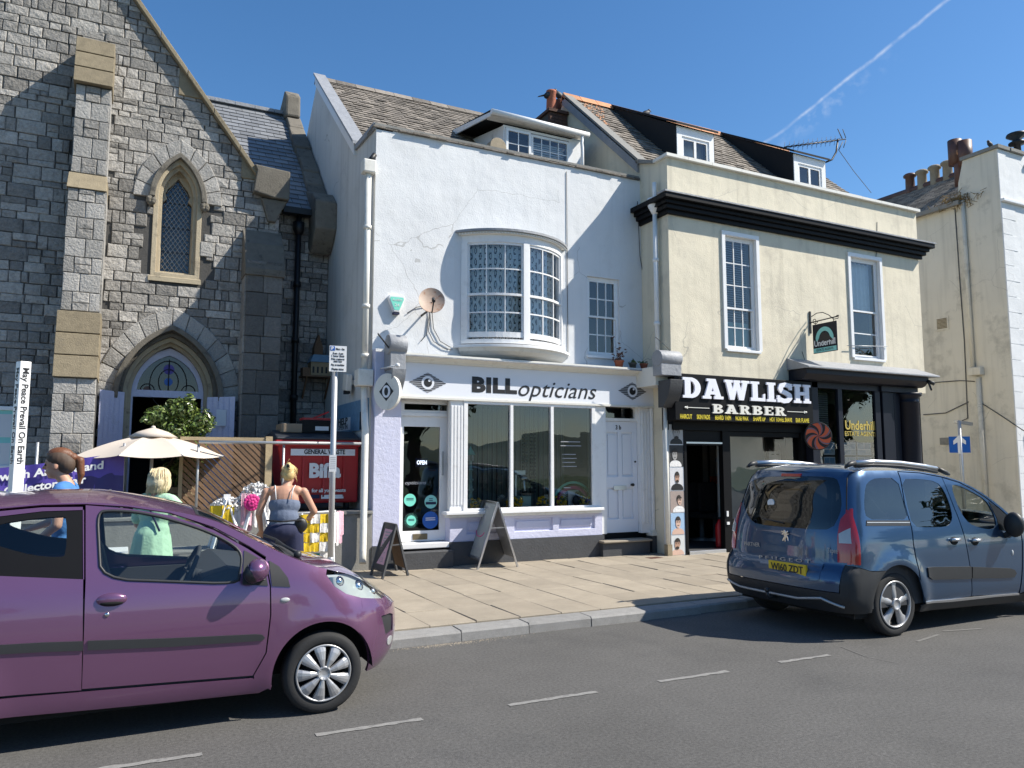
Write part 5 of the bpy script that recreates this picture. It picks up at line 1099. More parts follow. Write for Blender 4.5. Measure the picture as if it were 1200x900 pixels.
for (a, b) in ((u[0]+.04, u[1]-.02), (u[2]+.04, u[3]-.05)):
    for j in range(4):
        for i in range(2):
            ww = (b-a)/2-.03; x0 = a+i*(ww+.04); z0 = zb2+.02+j*.30
            if x0+ww > b: continue
            if (j == 3 and i == 0 and a < u[1]) : continue
            card = MB().box(x0, x0+ww, yU+.10, yU+.105, z0, z0+.26).obj('property_card', 'paper', BH)
            m = MB(); m.box(x0+.02, x0+ww*.48, yU+.096, yU+.099, z0+.13, z0+.24); m.box(x0+ww*.52, x0+ww-.02, yU+.096, yU+.099, z0+.13, z0+.24); m.box(x0+.02, x0+ww*.6, yU+.096, yU+.099, z0+.03, z0+.1); m.obj('card_photo', 'paper_blue', card)
            m = MB(); 
            for k in range(3): m.box(x0+ww*.63, x0+ww-.02, yU+.096, yU+.099, z0+.035+k*.025, z0+.042+k*.025)
            m.obj('card_text', 'ink', card)
m = MB(); q_ = P(991, 503, Y=yU+.03); w_ = P(1026, 503, Y=yU+.03).x-q_.x
text_on(m, 'Underhill', (q_.x, yU+.036, q_.z), (1, 0, 0), (0, 0, 1), .26, fit=w_, bold=.02); text_on(m, 'ESTATE AGENTS', (q_.x-.02, yU+.036, q_.z-.13), (1, 0, 0), (0, 0, 1), .13, fit=w_*1.04, bold=.01); m.obj('lettering', 'gold', BH)
lead_ = MB(); q_ = [P(1008, 465, Y=yU+.5), P(1030, 520, Y=yU+.5)]
for k in range(4):
    for j in range(3):
        cx_ = q_[0].x+.1+.2*j; cz_ = q_[0].z-.15-.3*k; lead_.add([], [])
        for (a, b) in (((-.1, 0), (0, .15)), ((0, .15), (.1, 0)), ((.1, 0), (0, -.15)), ((0, -.15), (-.1, 0))): lead_.bar((cx_+a[0], yU+.5, cz_+a[1]), (cx_+b[0], yU+.5, cz_+b[1]), .02, .02)
lead_.obj('lattice_screen', 'ink', BH)
# columns and recess
cl_ = [(P(1031, 500, Y=yU).x+.03, P(1053, 500, Y=yU-.02).x)]; c0, c1 = P(1064, 500, Y=yU-.12).x, P(1080, 500, Y=yU-.12).x
m = MB(); m.box(P(1034, 500, Y=yU).x+.05, P(1049, 500, Y=yU).x, yU+.0, yU+.25, PZ, zt+.0); m.box(P(1050, 500, Y=yU).x, P(1057, 500, Y=yU).x, yU+.02, yU+.3, PZ, zt+.0); m.obj('pilaster', 'navy_black', BH, bevel=.01)
col_ = MB(); zk = P(1072, 464, Y=yU-.1).z; rc_ = (c1-c0)/2; col_.lathe([(rc_*1.25, PZ), (rc_*1.25, PZ+.12), (rc_, PZ+.2), (rc_, zk-.15), (rc_*1.1, zk-.13), (rc_, zk-.11), (rc_, zk-.04), (rc_*1.25, zk), (rc_*1.3, zk+.06)], ((c0+c1)/2, yU+.02, 0), 'z', 22); col_.obj('column', 'navy_black', BH)
MB().box(P(1057, 500, Y=YD).x, XR-.26, YD+.2, YD+.3, PZ, 3.3).obj('porch_wall', 'cream_side', BH)
# canopy
k0, k1 = P(946, 447, Y=YD-.5).x, P(1099, 441, Y=YD-.5).x; zf = P(1099, 442, Y=YD-.55).z
m = MB(); m.plate([(YD-.001, zf+.0), (YD-.001, zf+.24), (YD-.55, zf+.03), (YD-.55, zf)], (), k0, k1, axis='x'); m.obj('canopy_roof', 'lead', BH, bevel=.004)
m = MB(); m.plate([(YD-.001, zt+.12), (YD-.001, zf-.004), (YD-.46, zf-.004), (YD-.46, zf-.10), (YD-.36, zf-.2), (YD-.30, zt+.12)][::-1], (), k0+.04, k1-.25, axis='x'); m.obj('canopy_fascia', 'navy_black', BH, bevel=.006)
MB().box(u[4]+.05, k1-.3, yU-.05, yU+.12, zt+.002, zt+.118).obj('beam', 'navy_black', BH)
q = P(1087, 447, Y=YD-.45); SP = MB(); SP.tube([q, (q.x+.05, q.y-.12, q.z-.06)], .04, 10); SP.tube([(q.x, q.y, q.z+.03), (q.x-.03, q.y-.1, q.z-.2)], .02, 6); tag(SP.obj('spotlight', 'black_plastic'), 'small black spotlight under the right end of the canopy', 'lamp')
# vent and pipes handled on the right building.  Hanging sign
xh = P(949, 380, Y=YD).x; HSG = thing('hanging_sign', 'dark square hanging sign with pale blue mountain on a scrolled iron bracket', 'sign', (xh, YD, P(949, 390, Y=YD).z))
ya_ = P(953, 395, X=xh).y; yb_ = P(981, 395, X=xh).y; za = P(953, 381, X=xh).z; zb3 = P(953, 415, X=xh).z
m = MB(); m.box(xh-.012, xh+.012, yb_, ya_, zb3, za); m.obj('board', 'navy_black', HSG, bevel=.003)
L_ = ya_-yb_; H_ = za-zb3
def hp(u, v): return (ya_-L_*u, zb3+H_*v)
m = MB(); m.plate([hp(.14+.0, .42)]+[hp(.5-.38*math.cos(math.pi*k/16), .45+.42*math.sin(math.pi*k/16)) for k in range(1, 16)]+[hp(.88, .42), hp(.74, .42)]+[hp(.5+.24*math.cos(math.pi*k/12), .45+.28*math.sin(math.pi*k/12)) for k in range(1, 12)]+[hp(.26, .42)], (), xh-.016, xh-.013, axis='x'); m.obj('emblem', 'teal', HSG)
m = MB(); m.plate([hp(.2, .40), hp(.42, .72), hp(.5, .64), hp(.56, .70), hp(.84, .40)], (), xh-.0195, xh-.0165, axis='x'); m.obj('mountain', 'ink', HSG)
m = MB(); m.plate([hp(.02, .02), hp(.98, .02), hp(.98, .17), hp(.02, .17)], (), xh-.016, xh-.013, axis='x'); m.obj('strip', 'teal', HSG)
m = MB(); text_on(m, 'Underhill', (xh-.0135, ya_-L_*.06, zb3+H_*.24), (0, -1, 0), (0, 0, 1), .17, fit=L_*.88, bold=.02); m.obj('lettering', 'sign_white', HSG)
m = MB(); text_on(m, 'ESTATE AGENTS', (xh-.0165, ya_-L_*.15, zb3+H_*.06), (0, -1, 0), (0, 0, 1), .07, fit=L_*.7); m.obj('lettering', 'ink', HSG)
m = MB(); zt_b = P(949, 365, X=xh).z; zb_b = P(949, 391, X=xh).z; m.bar((xh, YD-.015, zb_b), (xh, YD-.015, zt_b), .04, .02)
zar = za+.06; m.tube([(xh, YD-.02, zar), (xh, yb_-.05, zar+.02)], .012, 6)
cv = [P(x_, y_, X=xh) for x_, y_ in ((951, 371), (957, 367), (964, 366), (971, 369), (977, 374), (982, 373), (983, 369), (980, 370))]; m.tube(cv, .009, 6)
cv = [P(955+3.5*math.cos(t)*(1-t/9), 376+4*math.sin(t)*(1-t/9), X=xh) for t in [k*.5 for k in range(14)]]; m.tube(cv, .008, 6)
for f_ in (.12, .88): m.tube([(xh, ya_-L_*f_, za), (xh, ya_-L_*f_, zar+.01)], .006, 5)
m.obj('bracket', 'black_iron', HSG)
# round pinwheel sign
c = P(959, 511, Y=YD-.62); PW = thing('round_sign', 'round orange and black pinwheel lamp sign between the two shopfronts', 'sign', tuple(c)); c = Vector(c)
nn = Vector((-.66, -.75, 0)).normalized(); ux = Vector((.75, -.66, 0)).normalized(); rr = 15.5/900*(c-Vector((0, 0, HC))).length*.93
m = MB(); disc3(m, c, ux, uz, nn, rr*.97, rr*1.06, -.20, 0); m.obj('drum', 'black_plastic', PW, bevel=.01)
m = MB(); disc3(m, c, ux, uz, nn, rr*.90, rr*.98, .001, .005); m.obj('face', 'orange', PW)
m = MB()
for k in range(6):
    a0 = k*math.pi/3; pts = []
    for i in range(7): r_ = i/6; a = a0+r_*1.0; pts.append((r_, a))
    pa = [c+nn*.008+(ux*math.cos(a)*.9+uz*math.sin(a)*.98)*rr*r_ for r_, a in pts]; pb_ = [c+nn*.008+(ux*math.cos(a+.36)*.9+uz*math.sin(a+.36)*.98)*rr*r_ for r_, a in pts]
    m.grid([pa, pb_], False)
m.obj('blades', 'ink', PW); m = MB()
for k in range(6):
    a0 = k*math.pi/3+.42; pts = [(i/6, a0+i/6) for i in range(7)]
    pa = [c+nn*.009+(ux*math.cos(a)*.9+uz*math.sin(a)*.98)*rr*r_ for r_, a in pts]; pb_ = [c+nn*.009+(ux*math.cos(a+.12)*.9+uz*math.sin(a+.12)*.98)*rr*r_ for r_, a in pts]
    m.grid([pa, pb_], False)
m.obj('blades', 'greyblue_cloth', PW)
m = MB(); m.tube([c-nn*.2, (c.x+.1, YD-.2, c.z)], .03, 8); m.obj('bracket', 'black_iron', PW)
# TV aerial
q = P(983, 165, Y=12.9); AE = thing('tv_aerial', 'long horizontal television aerial above the right dormer', 'aerial', (q.x, q.y, q.z))
pts = [P(968, 190, Y=12.9), P(975, 187, Y=12.9), P(980, 178, Y=12.9), P(982, 163, Y=12.9)]
m = MB(); m.tube(pts, .022, 8); m.obj('mast', 'black_iron', AE)
e0_, e1_ = P(919, 172.5, Y=12.9), P(991, 163, Y=12.9); m = MB(); m.tube([e0_, e1_], .016, 6); m.obj('boom', 'black_iron', AE)
m = MB()
for k in range(12): c = e0_.lerp(e1_, k/13.5); m.tube([c-Vector((.03, 0, .13)), c+Vector((.03, 0, .13))], .006, 4); m.tube([c-Vector((0, .18, 0)), c+Vector((0, .18, 0))], .006, 4)
c = e0_.lerp(e1_, .9)
for s_ in (-1, 1): m.tube([c+Vector((-.06, 0, .28*s_)), c+Vector((.1, 0, .03*s_))], .012, 5); m.tube([c+Vector((0, -.1, .24*s_)), c+Vector((.1, -.1, .03*s_))], .01, 5)
m.obj('elements', 'wire', AE)
m = MB(); m.tube([P(983, 176, Y=12.9), P(1000, 200, Y=13.5), P(1021, 226, Y=14.5)], .008, 5); tag(m.obj('overhead_cable', 'wire'), 'thin cable running down from the television aerial', 'cable')
# chimney behind with pots
CHM = thing('chimney', 'sooty chimney stack with clay pot behind the opticians dormer', 'chimney', (7.9, 14.8, 8))
a = P(645, 150, Y=15.0); m = MB(); bw_ = []
bx0, bx1 = P(637, 140, Y=14.9).x, XD-.02; zt_ = P(645, 138, Y=14.9).z
for j in range(20):
    for (o_, L2) in ((0, 1),): 
        zz = zt_-1.6+j*.08
        x = bx0-(.11 if j % 2 else 0)
        while x < bx1:
            xa, xb = max(x, bx0), min(x+.22, bx1)
            if xb-xa > .03: m.box(xa+.004, xb-.004, 14.6+rq.uniform(-.004, .004), 14.7, zz+.004, zz+.076, rq.random())
            x += .22
stuff(m.obj('brick', 'brick_dark', CHM)); MB().box(bx0+.005, bx1, 14.61, 15.4, 7.6, zt_-.01).obj('stack', 'mortar', CHM)
MB().box(bx0-.05, bx1, 14.55, 15.45, zt_-.008, zt_+.06).obj('cap', 'brick_dark', CHM)
q = P(646, 118, Y=14.85); MB().lathe([(.13, 0), (.12, .1), (.105, .5), (.12, .52), (.12, .56), (.08, .56)], (q.x, 14.85, zt_+.06), 'z', 16).obj('pot', 'terracotta', CHM)
q2 = P(657, 120, Y=15.1); MB().lathe([(.12, 0), (.10, .5), (.12, .55)], (q2.x, 15.15, zt_+.06), 'z', 12).obj('pot', 'brick_dark', CHM)
# birds
def bird(px, py, Y, face, lab, s=1.0):
    q = P(px, py, Y=Y); B = thing('bird', lab, 'bird', tuple(q), 'birds on the roofs'); f = face
    m = MB(); rt_ = Matrix.Rotation(R(28)*(-f), 3, 'Y')
    m.ball((q.x, q.y, q.z+.10*s), (.15*s, .075*s, .08*s), 12, 8, rot=rt_); m.ball((q.x+f*.10*s, q.y, q.z+.19*s), .05*s, 10, 7); m.tube([(q.x+f*.13*s, q.y, q.z+.19*s), (q.x+f*.2*s, q.y, q.z+.18*s)], [.014*s, .003*s], 6)
    m.add([(q.x-f*.08*s, q.y-.03*s, q.z+.1*s), (q.x-f*.28*s, q.y-.035*s, q.z+.0), (q.x-f*.28*s, q.y+.035*s, q.z+.0), (q.x-f*.08*s, q.y+.03*s, q.z+.1*s), (q.x-f*.1*s, q.y, q.z+.05*s)], [(0, 1, 2, 3), (0, 4, 1), (4, 2, 1), (4, 3, 2)]); m.obj('body', 'bird', B)
    m = MB()
    for s_ in (-1, 1): m.tube([(q.x, q.y+.02*s_, q.z-.0), (q.x, q.y+.02*s_, q.z+.06*s)], .006, 4)
    m.obj('legs', 'orange' if False else 'chimney_brown', B)
bird(644, 116.5, 14.85, 1, 'dark bird perched on the clay chimney pot', 1.1); bird(655, 116.5, 15.1, -1, 'dark bird at the top corner of the barber building gable')
bird(757, 137, 14.7, 1, 'dark bird standing on the ridge of the barber roof', .9); bird(1160.5, 172.5, 12.6, -1, 'dark bird on the parapet of the right hand building', .8)

# ------------------------------------------------------------------ right hand building
XW = 21.0; yf = P(1168, 175, X=XW).y; ztop = P(1168, 174, X=XW).z
RH = thing('corner_building', 'tall weathered cream side wall and white quoined front at the right', 'building', (XW, yf, 0))
y1 = P(1128, 188, X=XW).y; y2 = P(1123, 215, X=XW).y; yE = P(1040, 250, X=XW).y+2.5; zE = P(1127, 236, X=XW).z
slp = P(1123, 215, X=XW).z
MB().plate([(yf, -.05), (yE, -.05), (yE, zE), (y2+.05, zE), (y2, slp), (y1, ztop), (yf, ztop)], (), XW, XW+.4, axis='x').obj('side_wall', 'cream_side', RH)
MB().box(XW+.002, XW+14, yf-.02, yf+.4, -.05, ztop-.01).obj('front_wall', 'white_wall', RH)
MB().box(XW+.4, XW+14, yf+.4, y1, ztop-.6, ztop-.5).obj('roof_slab', 'black_felt', RH)
MB().plate([(yf-.08, ztop+.003), (y1+.05, ztop+.003), (y1+.05, ztop+.1), (yf-.08, ztop+.1)], (), XW-.06, XW+.5, axis='x').obj('coping', 'concrete', RH)
MB().box(XW+.5, XW+1.2, yf-.1, yf+.4, ztop+.0, ztop+.09).obj('coping', 'concrete', RH); MB().box(XW+1.2, XW+14, yf-.1, yf+.4, ztop-.35, ztop-.25).obj('coping', 'concrete', RH)
z = .2; k = 0
while z < ztop-1.6:
    l = .62 if k % 2 else .42; MB().box(XW-.001, XW+l, yf-.030, yf-.018, z, z+.418).obj('quoin', 'white_wall', RH, bevel=.008); z += .43; k += 1
MB().box(XW-.02, XW+14, yf-.12, yf-.02, ztop-1.5, ztop-1.42).obj('string_course', 'white_paint', RH, bevel=.01)
MB().box(XW+.75, XW+14, yf-.3, yf-.022, 2.6, 3.0).obj('shop_cornice', 'lead', RH)
MB().box(XW+.8, XW+14, yf-.1, yf-.021, -.05, 2.6).obj('shop_front', 'white_paint', RH)
# wing roof
xr_ = XW+2.2; zrg = P(1122, 206, X=xr_).z; ya = y2-.1; L_ = math.hypot(xr_-XW, zrg-zE)
m = MB(); rr_ = random.Random(6); n = 22
for j in range(n):
    t0, t1 = j/n, (j+1.25)/n; y = ya-(j % 2)*.15
    while y < yE+.2:
        a, b = max(y, ya), min(y+.3, yE+.2); y += .3
        if b-a < .04: continue
        x0, x1 = XW-.15+(xr_-XW+.15)*t0, XW-.15+(xr_-XW+.15)*t1; z0, z1 = zE-.05+(zrg-zE+.05)*t0+.05, zE-.05+(zrg-zE+.05)*t1+.02
        m.add([(x0, a+.01, z0), (x0, b-.01, z0), (x1, b-.01, z1), (x1, a+.01, z1), (x0, a+.01, z0-.03), (x0, b-.01, z0-.03)], [(0, 3, 2, 1), (4, 0, 1, 5)], rr_.random())
stuff(m.obj('roof_tile', 'old_slate', RH))
MB().add([(XW-.15, ya, zE-.06), (XW-.15, yE, zE-.06), (xr_, yE, zrg-.03), (xr_, ya, zrg-.03), (xr_+2, yE, zE), (xr_+2, ya, zE)], [(0, 1, 2, 3), (3, 2, 4, 5)]).obj('roof_deck', 'black_felt', RH)
MB().tube([(xr_, ya, zrg+.03), (xr_, yE, zrg+.03)], .12, 8).obj('ridge', 'chimney_brown', RH)
MB().box(XW-.22, XW-.10, ya, yE, zE-.12, zE-.0).obj('gutter', 'concrete', RH)
for (px, py, mt_, s_) in ((1067, 223, 'chimney_brown', 1), (1081, 219, 'chimney_buff', 1), (1096, 214, 'chimney_buff', 1), (1111, 209, 'chimney_buff', 1)):
    q = P(px, py, X=xr_+.0); m = MB(); m.lathe([(.16, -.3), (.15, .0), (.14, .42), (.2, .46), (.2, .52), (.15, .56), (.1, .56)], tuple(q), 'z', 14); m.obj('chimney_pot', mt_, RH)
q = P(1124, 200, X=XW+1.2); m = MB(); m.lathe([(.14, -.6), (.13, .9)], tuple(q), 'z', 12); m.obj('flue', 'chimney_brown', RH)
for (px, py) in ((1119.5, 179), (1131, 180)):
    q2 = P(px, py, X=XW+1.2); m = MB(); m.lathe([(.2, -.38), (.2, .38), (.14, .38)], tuple(q2), 'z', 14); m.obj('flue_cowl', 'chimney_brown', RH)
q3 = P(1126, 179, X=XW+1.2); m = MB(); m.tube([P(1120, 179, X=XW+1.2), P(1131, 180, X=XW+1.2)], .16, 10); m.obj('flue_arm', 'rust_tile', RH)
q = P(1193, 184, X=XW+1.4); m = MB(); m.lathe([(.1, -.6), (.09, .35), (.22, .38), (.22, .42), (.09, .5), (.27, .62), (.25, .68), (.0, .75)], tuple(q), 'z', 14); m.obj('vent_cowl', 'black_iron', RH)
# pipes, vent, nest
def onw(px, py, off=.06): return P(px, py, X=XW-off)
pts = [onw(1128, 235), onw(1134, 330), onw(1141, 432)]; pts[1].y = pts[2].y = pts[0].y
m = MB(); m.tube(pts, .055, 10); m.obj('downpipe', 'cream_side', RH)
h_ = onw(1143, 436); m = MB(); m.box(XW-.2, XW-.001, h_.y-.22, h_.y+.14, h_.z-.1, h_.z+.12); m.obj('hopper', 'cream_side', RH, bevel=.02)
p0, p1 = onw(1146, 440), onw(1158, 605); m = MB(); m.tube([(XW-.06, p0.y, p0.z-.05), (XW-.06, p0.y, 0)], .065, 10); m.obj('downpipe', 'cream_side', RH)
for pp in ([(1119, 245), (1124, 320), (1130, 400), (1133, 470), (1134, 490), (1125, 494)], [(1082, 486), (1108, 484), (1135, 471)], [(1148, 471), (1170, 485), (1200, 505)], [(1085, 449), (1125, 446), (1142, 447)]):
    MB().tube([onw(x_, y_, .02) for x_, y_ in pp], .014, 5).obj('cable', 'wire', RH)
v = onw(1104, 379, .01); MB().plate([(v.y-.2, v.z-.2), (v.y+.2, v.z-.2), (v.y+.2, v.z+.2), (v.y-.2, v.z+.2)], (), XW-.02, XW-.002, axis='x').obj('vent_frame', 'cream_side', RH)
vm = MB()
for k in range(8): vm.box(XW-.03, XW-.021, v.y-.15, v.y+.15, v.z-.15+k*.038, v.z-.125+k*.038)
vm.obj('vent_slat', 'tan_stone', RH)
s_ = onw(1107, 517, .01); MB().box(XW-.02, XW-.002, s_.y-.14, s_.y+.14, s_.z-.1, s_.z+.1).obj('wall_plaque', 'concrete', RH)
q = onw(1120, 236, .1); m = MB(); rr_ = random.Random(4)
for k in range(160):
    c = Vector((q.x+rr_.gauss(0, .07), q.y+rr_.gauss(0, .32), q.z+rr_.gauss(0, .11))); a = Vector((rr_.gauss(0, .3), rr_.gauss(0, 1), rr_.gauss(0, .7))).normalized()*.09; m.tube([c-a, c+a], .008, 3)
tag(m.obj('bird_nest', 'nest'), 'straggly twig nest under the eaves of the right hand building', 'nest')
# lean-to sign bracket and one way sign
q = P(1124.5, 521, X=XW-1.2); OW = thing('one_way_sign', 'blue rectangular one way sign with white arrow on a grey post', 'road sign', (q.x, q.y, 0))
MB().tube([(q.x+.04, q.y, 0), (q.x+.04, q.y, P(1123, 493, X=XW-1.2).z)], .045, 10).obj('post', 'galv', OW)
ux2 = Vector((.75, -.66, 0)).normalized(); n2 = ux2.cross(uz); w2 = .30; h2 = (P(1124, 512, X=XW-1.2).z-P(1124, 531, X=XW-1.2).z)/2
def brd(mb, c, ux, uzv, nn_, outline, d0, d1):
    lo, F = tri2d([outline]); n = len(lo); a = [c+ux*p.x+uzv*p.y+nn_*d1 for p in lo]; b = [c+ux*p.x+uzv*p.y+nn_*d0 for p in lo]
    ec = {(f[i], f[(i+1) % len(f)]) for f in F for i in range(len(f))}
    mb.add(a+b, list(F)+[tuple(n+i for i in f[::-1]) for f in F]+[(j, i, n+i, n+j) for (i, j) in ec if (j, i) not in ec], .5)
C0 = Vector(q); m = MB(); brd(m, C0, ux2, uz, n2, rc(-w2*.84, w2*.84, -h2, h2), 0, .01); m.obj('sign_plate', 'blue_sign', OW)
m = MB(); brd(m, C0, ux2, uz, n2, [(-.05, -.24), (.05, -.24), (.05, .06), (.15, -.0), (.15, .1), (0, .26), (-.15, .1), (-.15, -.0), (-.05, .06)], .011, .014); m.obj('arrow', 'sign_white', OW)
MB().bar(P(1120, 494, X=XW-1.15), P(1138, 497, X=XW-.3), .1, .08).obj('lamp_arm', 'galv', OW)
# ------------------------------------------------------------------ church
YC = 14.35; YR = 15.05; TZ = 1.0
CH = thing('church', 'grey rubble stone church gable with lancet window and pointed arched doorway', 'church', (0, YC, TZ))
rk0, rk1 = P(160, 0, Y=YC), P(303, 207, Y=YC); rsl = (rk1.z-rk0.z)/(rk1.x-rk0.x)
def rake(x): return rk1.z+(x-rk1.x)*rsl
XG = P(326, 300, Y=YC).x; GX0 = -3.9
def arch_pts(xl, xr, zs, za, n=12):
    xm = (xl+xr)/2; d = xm-xl; h = za-zs; Rr = (d*d+h*h)/(2*d); out = []
    if h >= d*.999:
        a1 = math.atan2(h, Rr-d) if Rr > d else math.pi/2
        L = [(xl+Rr-Rr*math.cos(a1*k/n), zs+Rr*math.sin(a1*k/n)) for k in range(n+1)]
    else:
        L = [(xm-d*math.cos(math.pi/2*k/n), zs+h*math.sin(math.pi/2*k/n)) for k in range(n+1)]
    Rg = [(2*xm-x, z) for x, z in L[:-1]][::-1]
    return L+Rg
def opening(xl, xr, z0, zs, za, n=12): return [(xl, z0)]+arch_pts(xl, xr, zs, za, n)+[(xr, z0)]
# survey of the openings
dxl, dxr = P(141, 465, Y=YC).x, P(252, 465, Y=YC).x; dzs = P(200, 462, Y=YC).z; dza = P(200, 392, Y=YC).z
wxl, wxr = P(180, 280, Y=YC).x, P(233, 280, Y=YC).x; wz0 = P(205, 325, Y=YC).z; wzs = P(205, 232, Y=YC).z; wza = P(207, 189, Y=YC).z
door_o = opening(dxl-.02, dxr+.02, TZ, dzs, dza+.03); win_o = opening(wxl, wxr, wz0, wzs, wza)
gable = [(GX0, .5), (XG, .5), (XG, rk1.z-.1), (rk1.x-.05, rake(rk1.x-.05)-.05), (GX0, rake(GX0)-.05)]
cw = MB().plate(gable, [door_o[::-1], win_o[::-1]], YC, YC+.55).obj('wall', 'mortar', CH)
rw = MB().box(XG-.1, XO-.005, YR, YR+.4, .5, P(350, 246, Y=YR).z).obj('wall', 'mortar', CH)
MB().box(XG-.05, XG, YC+.01, YR+.1, .5, 7.2).obj('wall', 'dark_stone', CH)
def clip(poly, a, b, c):            # keep a*x+b*z<=c
    out = []; n = len(poly)
    for i in range(n):
        p, q = poly[i], poly[(i+1) % n]; dp, dq = a*p[0]+b*p[1]-c, a*q[0]+b*q[1]-c
        if dp <= 0: out.append(p)
        if dp*dq < 0: t = dp/(dp-dq); out.append((p[0]+(q[0]-p[0])*t, p[1]+(q[1]-p[1])*t))
    return out
def inpoly(x, y, lp):
    c = False; n = len(lp); j = n-1
    for i in range(n):
        xi, yi = lp[i]; xj, yj = lp[j]
        if (yi > y) != (yj > y) and x < (xj-xi)*(y-yi)/(yj-yi)+xi: c = not c
        j = i
    return c
def area(p): return abs(sum(p[i][0]*p[(i+1) % len(p)][1]-p[(i+1) % len(p)][0]*p[i][1] for i in range(len(p))))/2
def stone_mesh(poly, Y, rr, rough=.014, gap=.007, rnd=None, mb=None):
    cx_ = sum(p[0] for p in poly)/len(poly); cz_ = sum(p[1] for p in poly)/len(poly); n = len(poly)
    def sh(p, d):
        dx, dz = cx_-p[0], cz_-p[1]; l = math.hypot(dx, dz) or 1; k = min(d/l, .45); return (p[0]+dx*k, p[1]+dz*k)
    a = [sh(p, gap) for p in poly]; a = [(x+rr.uniform(-.9, .9)*gap, z+rr.uniform(-.9, .9)*gap) for x, z in a]
    b = [sh(p, gap+.013) for p in poly]
    pr = rr.uniform(0, rough)
    vs = [(x, Y+.06, z) for x, z in a]+[(x, Y-.004-pr*.3, z) for x, z in a]+[(x+rr.uniform(-.006, .006), Y-.012-pr-rr.uniform(0, rough)*.7, z+rr.uniform(-.006, .006)) for x, z in b]+[(cx_, Y-.014-pr-rr.uniform(0, rough), cz_)]
    # polygons may run either way: make front face -y
    sgn_a = sum(poly[i][0]*poly[(i+1) % n][1]-poly[(i+1) % n][0]*poly[i][1] for i in range(n))
    fs = [(i, (i+1) % n, n+(i+1) % n, n+i) for i in range(n)]+[(n+i, n+(i+1) % n, 2*n+(i+1) % n, 2*n+i) for i in range(n)]+[(2*n+i, 2*n+(i+1) % n, 3*n) for i in range(n)]
    if sgn_a < 0: fs = [f[::-1] for f in fs]
    m = mb or MB(); m.add(vs, fs, rr.random() if rnd is None else rnd); return m
def rubble(X0, X1, Z0, Z1, rr, hs=(.10, .13, .16, .19, .23), ws=(.16, .44)):
    out = []; z = Z0
    while z < Z1:
        h = rr.choice(hs); x = X0-rr.uniform(0, .3)
        while x < X1:
            w_ = rr.uniform(*ws); 
            if h > .22 and rr.random() < .3:
                s = rr.uniform(.38, .62)
                for (za, zb) in ((z, z+h*s), (z+h*s, z+h)):
                    if rr.random() < .4: k = rr.uniform(.4, .6); out += [[(x, za), (x+w_*k, za), (x+w_*k, zb), (x, zb)], [(x+w_*k, za), (x+w_, za), (x+w_, zb), (x+w_*k, zb)]]
                    else: out.append([(x, za), (x+w_, za), (x+w_, zb), (x, zb)])
            elif h < .18 or rr.random() < .75: out.append([(x, z), (x+w_, z), (x+w_, z+h), (x, z+h)])
            else:
                k = rr.uniform(.35, .65); out += [[(x, z), (x+w_*k, z), (x+w_*k, z+h), (x, z+h)], [(x+w_*k, z), (x+w_, z), (x+w_, z+h), (x+w_*k, z+h)]]
            x += w_
        z += h
    return out
rr = random.Random(21)
ring_d = opening(dxl-.0-.30, dxr+.30, TZ, dzs, dza+.30); ring_w = opening(wxl-.05, wxr+.05, wz0-.05, wzs, wza+.02)
ring_w2 = [(wxl-.24, wzs-.05)]+arch_pts(wxl-.24, wxr+.24, wzs-.05, wza+.25)+[(wxr+.24, wzs-.05)]
bL, bR = P(80, 250, Y=YC-.6).x, P(126, 250, Y=YC-.6).x
cells = []
nl = (-rsl, 1.0)   # z - rsl*x <= c
cc = rk1.z-rsl*rk1.x-.1
for c in rubble(GX0+.3, XG, 1.3, 10.4, rr):
    c = clip(c, -rsl, 1, cc); 
    if len(c) > 2: c = clip(c, 1, 0, XG)
    if len(c) < 3 or area(c) < .004: continue
    x = sum(p[0] for p in c)/len(c); z = sum(p[1] for p in c)/len(c)
    if inpoly(x, z, ring_d) or inpoly(x, z, ring_w) or inpoly(x, z, ring_w2): continue
    if any(inpoly(p[0], p[1], door_o) or inpoly(p[0], p[1], win_o) for p in c): continue
    if bL+.08 < x < bR-.08 and z < 8: continue
    cells.append((c, YC, 'granite'))
zr_t = P(350, 250, Y=YR).z
for c in rubble(XG, XO, 1.3, zr_t, rr):
    c = clip(clip(c, 1, 0, XO-.01), -1, 0, -XG-.0)
    if len(c) > 2 and area(c) > .004: cells.append((c, YR, 'granite'))
cells.sort(key=lambda t: -area(t[0]))
few = MB()
for i, (c, Y, mt_) in enumerate(cells):
    if i < 205: stone_mesh(c, Y, rr).obj('stone', mt_, cw if Y == YC else rw)
    else: stone_mesh(c, Y, rr, mb=few)
stuff(few.obj('stone', 'granite', cw))
# voussoir rings
def ring(inner, outer, Y, name, mt_, parent, step=2, gap=.006, rough=.012, mb=None):
    n = len(inner); i = 0; k = 0
    while i < n-1:
        j = min(i+step, n-1); poly = [inner[q] for q in range(i, j+1)]+[outer[q] for q in range(j, i-1, -1)]
        stone_mesh(poly, Y, rr, rough, gap).obj(name, mt_, parent); i = j; k += 1
aI = arch_pts(dxl-.10, dxr+.10, dzs-.1, dza+.13, 14); aO = arch_pts(dxl-.42, dxr+.42, dzs-.1, dza+.47, 14)
ring(aI, aO, YC-.035, 'arch_stone', 'ashlar', CH)
aI = arch_pts(wxl-.07, wxr+.07, wzs-.05, wza+.08, 10); aO = arch_pts(wxl-.36, wxr+.36, wzs-.05, wza+.40, 10)
ring(aI, aO, YC-.035, 'arch_stone', 'ashlar', CH)
